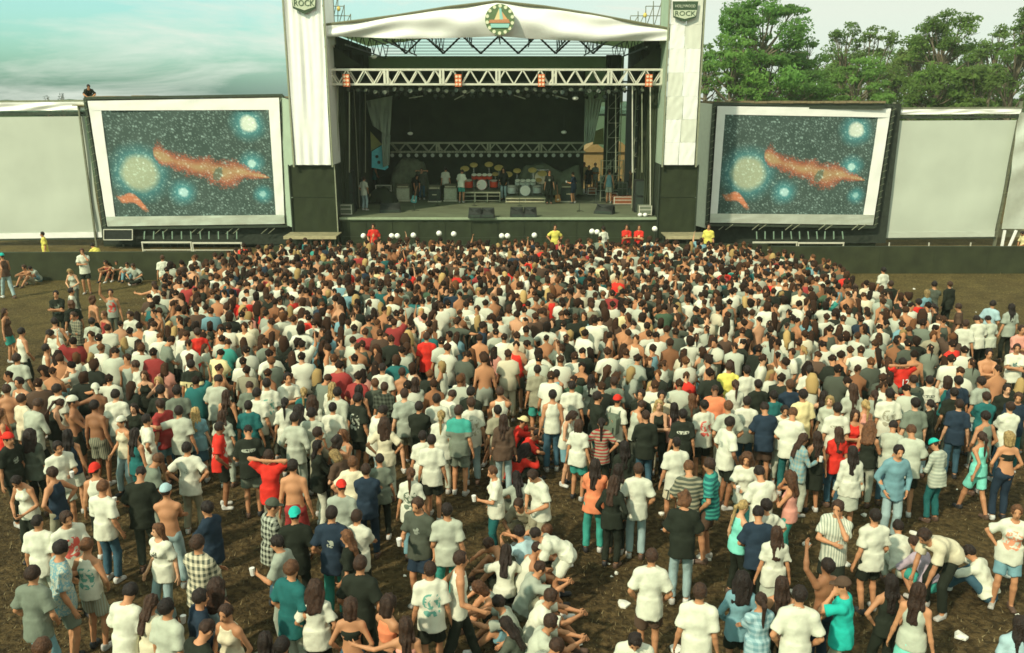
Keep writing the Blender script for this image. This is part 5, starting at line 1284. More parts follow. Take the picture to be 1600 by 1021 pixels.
# guitars
def guitar(c, body, lab, lean=.2):
    t = empty('guitar', c); t.rotation_euler = (0, lean, rad(10)); tag(t, lab, 'guitar')
    pts = [(.0, .0), (.13, .02), (.17, .12), (.12, .22), (.14, .32), (.09, .42), (.03, .39), (-.03, .39), (-.09, .42), (-.14, .32), (-.12, .22), (-.17, .12), (-.13, .02)]
    MB().prism(pts, -.03, .03).build('body', body, t); MB().box(-.025, .025, -.05, -.032, .2, .95).build('neck', mat('guitar_neck', (.30, .15, .06), rough=.5), t); MB().box(-.04, .04, -.05, -.02, .955, 1.1).build('headstock', RUBB, t); MB().box(-.06, .06, -.045, -.033, .1, .18).build('bridge', ALU, t)
guitar(PD(646, 318)+Vector((0, -.1, .03)), mat('aqua_lacquer', (.12, .42, .38), rough=.3), 'aqua guitar held upright by the bending guitarist', .25)
guitar(PD(872, 317)+Vector((0, 0, .03)), mat('amber_lacquer', (.45, .22, .06), rough=.3), 'amber guitar standing right of the black shirted roadie', -.1)
# microphone stands
for k, (u, v, hgt, lab) in enumerate(((764, 300, 2.3, 'tall pale stand at the right edge of the red drum kit'), (617, 330, .5, 'short microphone stand near the left floor monitor'), (905, 331, .45, 'short microphone stand near the tilted floor monitor'), (648, 330, .3, 'low bent stand on the bare deck left of centre'))):
    c = PD(u, v); t = empty('microphone_stand', c); tag(t, lab, 'stand'); MB(c).bar(c, c+Vector((0, 0, hgt)), .03, .03).build('pole', ALU if k == 0 else STEEL, t)
    for a in (0, 2.1, 4.2): MB(c).bar(c+Vector((0, 0, .08)), c+Vector((math.cos(a)*.22, math.sin(a)*.22, .012)), .02, .02).build('leg', STEEL, t)
# people on and around the stage
def on_stage(u, v, *a, **k):
    c = PD(u, v); make_person(c.x, c.y, *a, z=zdeck, where='stage', **k)
on_stage(570, 329, 'pk', 'm', -30, 'tee:w', 'jean:J', 'sh.b', label='person in white t-shirt and pale jeans standing alone at the left of stage')
on_stage(697, 312, 'st', 'm', 0, 'tee:W', 'jean:b', 'sh.d', label='person in white t-shirt standing behind the amplifiers, back turned')
on_stage(721, 317, 'hd', 'm', -20, 'tee:W', 'shorts:e', 'sh.b', label='person in white t-shirt and green shorts leaning before the red drum kit')
on_stage(650, 312, 'bd', 'm', 200, 'tee:b', 'jean:b', 'lo.d', label='person in black bending over the aqua guitar')
on_stage(660, 312, 'hh', 'm', 180, 'tee:v', 'jean:j', 'sh.d', label='person with hands behind head beside the bending guitarist')
on_stage(787, 313, 'pk', 'm', 170, 'long:b', 'jean:J', 'bu.d', label='person in black with pale jeans between the two drum kits')
on_stage(858, 319, 'st', 'm', 180, 'tee:b/smallprint.w', 'jean:b', 'sh.a', label='person in black t-shirt with chest print standing before the gong')
on_stage(896, 318, 'cp', 'm', 60, 'tee:n', 'shorts:n', 'sh.b', label='person in navy reaching left over the black amplifier')
on_stage(912, 301, 'st', 'm', 180, 'tee:Y', 'jean:q', 'sh.b', label='person in yellow shirt at the left of the group by the tan cloth')
on_stage(920, 303, 'sb', 'm', 170, 'tee:b', 'shorts:b', 'sh.b', label='person in black in the middle of the group by the tan cloth')
on_stage(929, 301, 'ac', 'm', 190, 'tee:q', 'shorts:k', 'sh.a', label='person in grey shirt at the right of the group by the tan cloth')
on_stage(951, 318, 'st', 'm', -10, 'tank:L', 'shorts:q', 'sh.b', label='person in denim vest and grey shorts beside the aluminium ladders')
on_stage(971, 304, 'cr', 'm', 150, 'tee:W', 'jean:b', 'sh.b', label='person in white crouching over the road cases at stage right')
on_stage(555, 300, 'ac', 'm', 170, 'tee:k', 'jean:v', 'sh.b', label='person in khaki in the shadow of the left wing')
on_stage(586, 305, 'hd', 'm', -60, 'tank:t', 'jean:b', 'sh.a', label='person in teal vest handling gear behind the man in pale jeans')
on_stage(745, 300, 'si', 'm', 180, 'tee:v', 'jean:b', 'lo.d', label='person in dark clothes seated behind the red drum kit')
on_stage(985, 315, 'st', 'm', 100, 'tee:B', 'jean:v', 'sh.a', label='person in brown at the far right behind the road cases')
def at_px(u, v, z_top, *a, **k):
    "a person whose head top shows at (u, v)"
    pose, g = a[0], a[1]; hgt = k.pop('hgt', None) or height_of(g); K = skeleton(pose, g); zt = k.pop('zb', 0)
    c = PG(u, v, K['top']*hgt/1.755+zt); return make_person(c.x, c.y, *a, z=zt, hgt=hgt, **k)
def pit(u, y, *a, **k): c = P(u, 300, y); make_person(c.x, y, *a, where='pit', **k)
pit(581, 38.3, 'pk', 'm', 180, 'tee:r/smallprint.Y', 'jean:b', 'sh.b', hgt=1.84, label='person in red shirt standing in the pit below stage left')
pit(868, 38.2, 'hp', 'm', 180, 'tee:y', 'jean:b', 'sh.b', hgt=1.80, label='person in yellow shirt in the pit right of stage centre')
pit(981, 38.3, 'ac', 'm', 180, 'tee:r/smallprint.Y', 'jean:b', 'sh.b', hgt=1.80, label='person in red shirt in the pit, left of the two below stage right')
pit(1001, 38.3, 'ac', 'm', 170, 'tee:r/smallprint.Y', 'jean:b', 'sh.b', hgt=1.78, label='person in red shirt in the pit, right of the two below stage right')
pit(1111, 38.0, 'st', 'm', 160, 'tee:y', 'jean:b', 'sh.b', hgt=1.86, label='person in yellow shirt standing by the right speaker box')
pit(945, 37.6, 'st', 'm', 30, 'tee:W', 'jean:W', 'sh.d', hgt=1.82, label='person in white leaning against the pit barrier below stage right')
c = P(72, 399, 36.9); make_person(c.x, 36.9, 'st', 'm', 120, 'tee:y', 'jean:v', 'sh.d', label='person in yellow shirt behind the left barrier', where='pit')
c = P(152, 399, 36.0); make_person(c.x, 36.0, 'cr', 'm', 60, 'tee:y', 'jean:b', 'sh.d', label='person in yellow shirt leaning low behind the left barrier', where='pit', z=.35)
c = P(1597, 399, 37.5); make_person(c.x, 37.5, 'hd', 'm', 100, 'tee:Y', 'jean:b', 'sh.d', label='person in yellow shirt behind the right barrier at the photo edge', where='pit')
c = P(135, 152, 42.6); make_person(c.x, 42.9, 'cr', 'm', -150, 'tee:b', 'jean:b', 'sh.d', z=c.z-.35, label='person in black crouching on top of the left painted screen', where='pit')
part = MB(Vector((c.x, 42.9, 0))); part.box(c.x-.7, c.x+.9, 42.5, 43.4, c.z-.42, c.z-.352); o = part.build('lookout_board', WOOD); tag(o, 'small board behind the top corner of the left painted screen', 'board')
for xx in (-.6, .8): MB(o.location).bar((c.x+xx, 42.9, 0), (c.x+xx, 42.9, c.z-.42), .08, .08).build('leg', TUBE, o)

# ---------------------------------------------------------------- trees
LEAF = bpy.data.materials.new('eucalyptus_leaf'); LEAF.use_nodes = True; N_, L_ = LEAF.node_tree.nodes, LEAF.node_tree.links; b_ = N_['Principled BSDF']; b_.inputs['Roughness'].default_value = .6
at_ = N_.new('ShaderNodeAttribute'); at_.attribute_name = 'Col'; L_.new(at_.outputs['Color'], b_.inputs['Base Color']); b_.inputs['Specular IOR Level'].default_value = .2
tr_ = N_.new('ShaderNodeBsdfTranslucent'); L_.new(at_.outputs['Color'], tr_.inputs['Color']); ms_ = N_.new('ShaderNodeMixShader'); ms_.inputs[0].default_value = .6
L_.new(b_.outputs[0], ms_.inputs[1]); L_.new(tr_.outputs[0], ms_.inputs[2]); L_.new(ms_.outputs[0], N_['Material Output'].inputs['Surface'])
BARK = mat('pale_bark', (.17, .14, .09), rough=.9, noise=.4, nscale=3, bump=.4, bscale=10)
def leaf_mesh(cents, per, size, r, tone):
    cs_ = []; cl = []; out = []
    for (c, rr, fl, k) in cents:
        n = int(per*rr**2*k); d = r.normal(size=(n, 3)); d /= np.linalg.norm(d, axis=1)[:, None]; q = r.rand(n)**.45
        p = np.array(c)+d*q[:, None]*np.array([rr, rr, rr*fl]); lump = .2*rr*np.sin(p*2.7/rr+c[0])
        cs_.append(p+lump); t = tone*(.75+.5*r.rand()); cl.append(t[None]*(.75+.5*r.rand(n, 1)))
        out.append(d)
    p = np.concatenate(cs_); c = np.concatenate(cl); d = np.concatenate(out); n = len(p)
    a = r.normal(size=(n, 3)); nr = d*.5+a*.5+np.array([-.35, -.45, .5]); nr /= np.linalg.norm(nr, axis=1)[:, None]
    u = np.cross(nr, r.normal(size=(n, 3))); u /= np.linalg.norm(u, axis=1)[:, None]; v = np.cross(nr, u); s = size*(.6+.8*r.rand(n, 1))
    V = np.stack([p-u*s, p+v*s*.5, p+u*s, p-v*s*.5], 1).reshape(-1, 3); F = np.arange(4*n).reshape(-1, 4)
    return V, F, np.repeat(c, 4, 0)
def tree(u, vtop, y, wpx, seed, lab, tone=(.17, .34, .075), dens=1.0, cat='tree', depth=.9, nclump=26):
    r = np.random.RandomState(seed); top = P(u, vtop, y); W = wpx*y/F_PX/2; H = top.z; t = empty('eucalyptus_tree', (top.x, y, 0)); tag(t, lab, cat, 'trees behind the right screens' if u > 1000 else None)
    mb = MB(); base_h = H*.42; lean = r.uniform(-.6, .6)
    tr = [Vector((0, 0, 0)), Vector((lean*.3, 0, H*.25)), Vector((lean*.7, .2, base_h)), Vector((lean, 0, H*.72))]; rad0 = .16+.012*H
    for i in range(3): mb.tube(tr[i], tr[i+1], rad0*(1-.25*i), rad0*(1-.25*(i+1)), n=8)
    cents = []
    for k in range(int(nclump*2.3)):
        a = r.uniform(0, 6.28); lv = r.rand(); zc_ = H*(.30+.67*lv); rr = W*(1.0-.55*max(0, lv-.45)/.55)*math.sqrt(r.rand())
        c = np.array([lean*.8+math.cos(a)*rr, math.sin(a)*rr*depth, zc_]); cr_ = r.uniform(.13, .25)*W*1.15
        c[2] = min(c[2], H-cr_*.5); cents.append((c, cr_, r.uniform(.40, .62), 1.0))
    cents.append((np.array([lean, 0, H-W*.10]), W*.24, .5, 1.0))
    for c, cr_, fl, _ in cents:
        s0 = tr[2] if c[2] < H*.7 else tr[3]; s0 = s0.lerp(tr[1], .3*r.rand()); e = Vector(c)-Vector((0, 0, cr_*.3)); m = s0.lerp(e, .55)+Vector((r.uniform(-.3, .3), r.uniform(-.3, .3), -.35*r.rand()))
        mb.tube(s0, m, rad0*.35, rad0*.2, n=5, cap=False); mb.tube(m, e, rad0*.2, rad0*.07, n=5, cap=False)
        for _k in range(3):
            e2 = e+Vector(r.uniform(-1, 1, 3).tolist())*cr_*.8; mb.tube(m.lerp(e, .6), e2, rad0*.08, rad0*.03, n=4, cap=False)
    mb.build('trunk', BARK, t, True)
    V, F, Cc = leaf_mesh(cents, 220*dens, .132, r, np.array(tone)*(1.0 if y > 150 else .85)*np.array([1.15, 1.05, .95])); me = mesh_from('crown', V, F, [LEAF]); a_ = me.attributes.new('Col', 'FLOAT_COLOR', 'POINT'); a_.data.foreach_set('color', np.concatenate([Cc, np.ones((len(Cc), 1))], 1).astype(np.float32).ravel())
    link('crown', me, t)
tree(1195, -8, 70, 190, 1, 'tall broad layered tree right beside the right tower', (0.150, 0.336, 0.077), 1.15, nclump=34)
tree(1148, 55, 66, 120, 2, 'lower bright tree between the tower and the tall broad tree', (0.180, 0.368, 0.082), 1.2)
tree(1262, 60, 72, 110, 3, 'rounded mid height tree just right of the tall broad tree', (0.144, 0.304, 0.067))
tree(1318, 36, 78, 100, 4, 'slender tree with small detached tufts against the sky', (0.150, 0.272, 0.072), .8, nclump=20)
tree(1375, 42, 76, 110, 5, 'open crowned tree above the edge of the painted screen', (0.156, 0.262, 0.072), .8)
tree(1338, 88, 68, 130, 10, 'low bushy tree directly above the right painted screen', (0.165, 0.336, 0.077), 1.1)
tree(1432, 60, 80, 110, 6, 'dull olive tree left of the tallest slender crown', (0.165, 0.256, 0.067), .85)
tree(1492, 12, 74, 135, 7, 'tall tree with forked dark trunk above the blank screen', (0.150, 0.272, 0.062), .95, nclump=32)
tree(1468, 100, 67, 130, 11, 'low dense tree above the left part of the blank screen', (0.156, 0.282, 0.067), 1.1)
tree(1556, 40, 78, 90, 8, 'rounded tufted tree high above the right end of blank screen', (0.144, 0.250, 0.062), .9)
tree(1545, 105, 66, 130, 12, 'low dense tree above the right part of the blank screen', (0.150, 0.256, 0.062), 1.1)
tree(1612, 12, 70, 100, 9, 'tree cut off by the right edge of the photo', (0.144, 0.262, 0.067), 1.0)
tree(1100, 70, 74, 90, 13, 'tree half hidden behind the right tower', (0.156, 0.314, 0.072), 1.1)
for k, (u, vt, y, w, lab) in enumerate(((1240, 108, 84, 120, 'low tree filling the gap behind the tall broad tree'), (1300, 82, 88, 110, 'far tree between the tall broad tree and the slender one'), (1405, 78, 90, 120, 'far tree behind the olive tree above the screens joint'), (1520, 70, 90, 110, 'far tree right of the forked trunk'), (1585, 78, 86, 100, 'far tree low beside the right photo edge'), (1165, 105, 82, 110, 'low far tree just right of the right tower'))):
    tree(u, vt, y, w, 40+k, lab, (.17, .32, .085), 1.0)
# far trees at the left horizon
for u, vt, w, lab in ((70, 149, 16, 'small far tree left of two on the left horizon'), (92, 146, 26, 'larger far tree right of two on the left horizon')):
    tree(u, vt, 190, w, u, lab, (.045, .085, .060), .25, nclump=14)
mb = MB(); rr_ = random.Random(3); x = -420
while x < 420:
    w = rr_.uniform(8, 26); h = rr_.uniform(4.0, 7.8); mb.ball((x, 420+rr_.uniform(-10, 10), h*.4), w*.6, 10, (1, .5, h/w)); x += w*.55
o = mb.build('treeline', mat('far_foliage', (.06, .11, .07), rough=.95, noise=.4, nscale=.3)); tag(o, kind='stuff'); tag(o, 'thin dark line of far trees along the horizon', 'treeline')

# crates, stands and bags cluttering the right and left rear of the deck
cl = [(937, 300, .7, .6, 'case_grey', 'grey crate under the group by the tan tent'), (925, 306, .5, .45, 'case_red', 'small brown crate at the feet of the group'), (948, 300, .8, .9, 'case_pale', 'tall pale crate behind the aluminium ladders'),
      (958, 316, .45, .5, 'case_red', 'brown crate beside the grey shorts and denim vest'), (992, 309, .6, 1.0, 'case_green', 'tall dark crate behind the reddish road case'), (600, 312, .9, .8, 'case_green', 'dark crate stacked near the left heap of gear'),
      (589, 300, .7, 1.1, 'case_grey', 'tall grey crate below the turquoise board'), (877, 300, .9, .8, 'case_grey', 'grey crate behind the black right amplifier')]
for u, v, w, h, mn, lab in cl: flight_case(u, v, w, h, lab, mat(mn, (.2, .2, .1)))
for k, (u, v, h, lab) in enumerate(((595, 318, 1.4, 'thin stand in the left wing beside the teal vest'), (684, 322, 1.2, 'thin microphone stand before the black amplifier'), (812, 322, 1.3, 'thin microphone stand before the silver drum kit'), (930, 318, 1.4, 'thin stand before the group by the tan tent'), (741, 322, 1.0, 'thin microphone stand before the red drum kit'))):
    c = PD(u, v); t = empty('microphone_stand', c); tag(t, lab, 'stand'); MB(c).bar(c, c+Vector((0, 0, h)), .022, .022).build('pole', STEEL, t); MB(c).bar(c+Vector((0, 0, h)), c+Vector((.3, -.2, h+.15)), .018, .018).build('boom', STEEL, t); MB(c).disc(c+Vector((0, 0, .015)), (0, 0, 1), .13, .02, 12).build('base', STEEL, t)
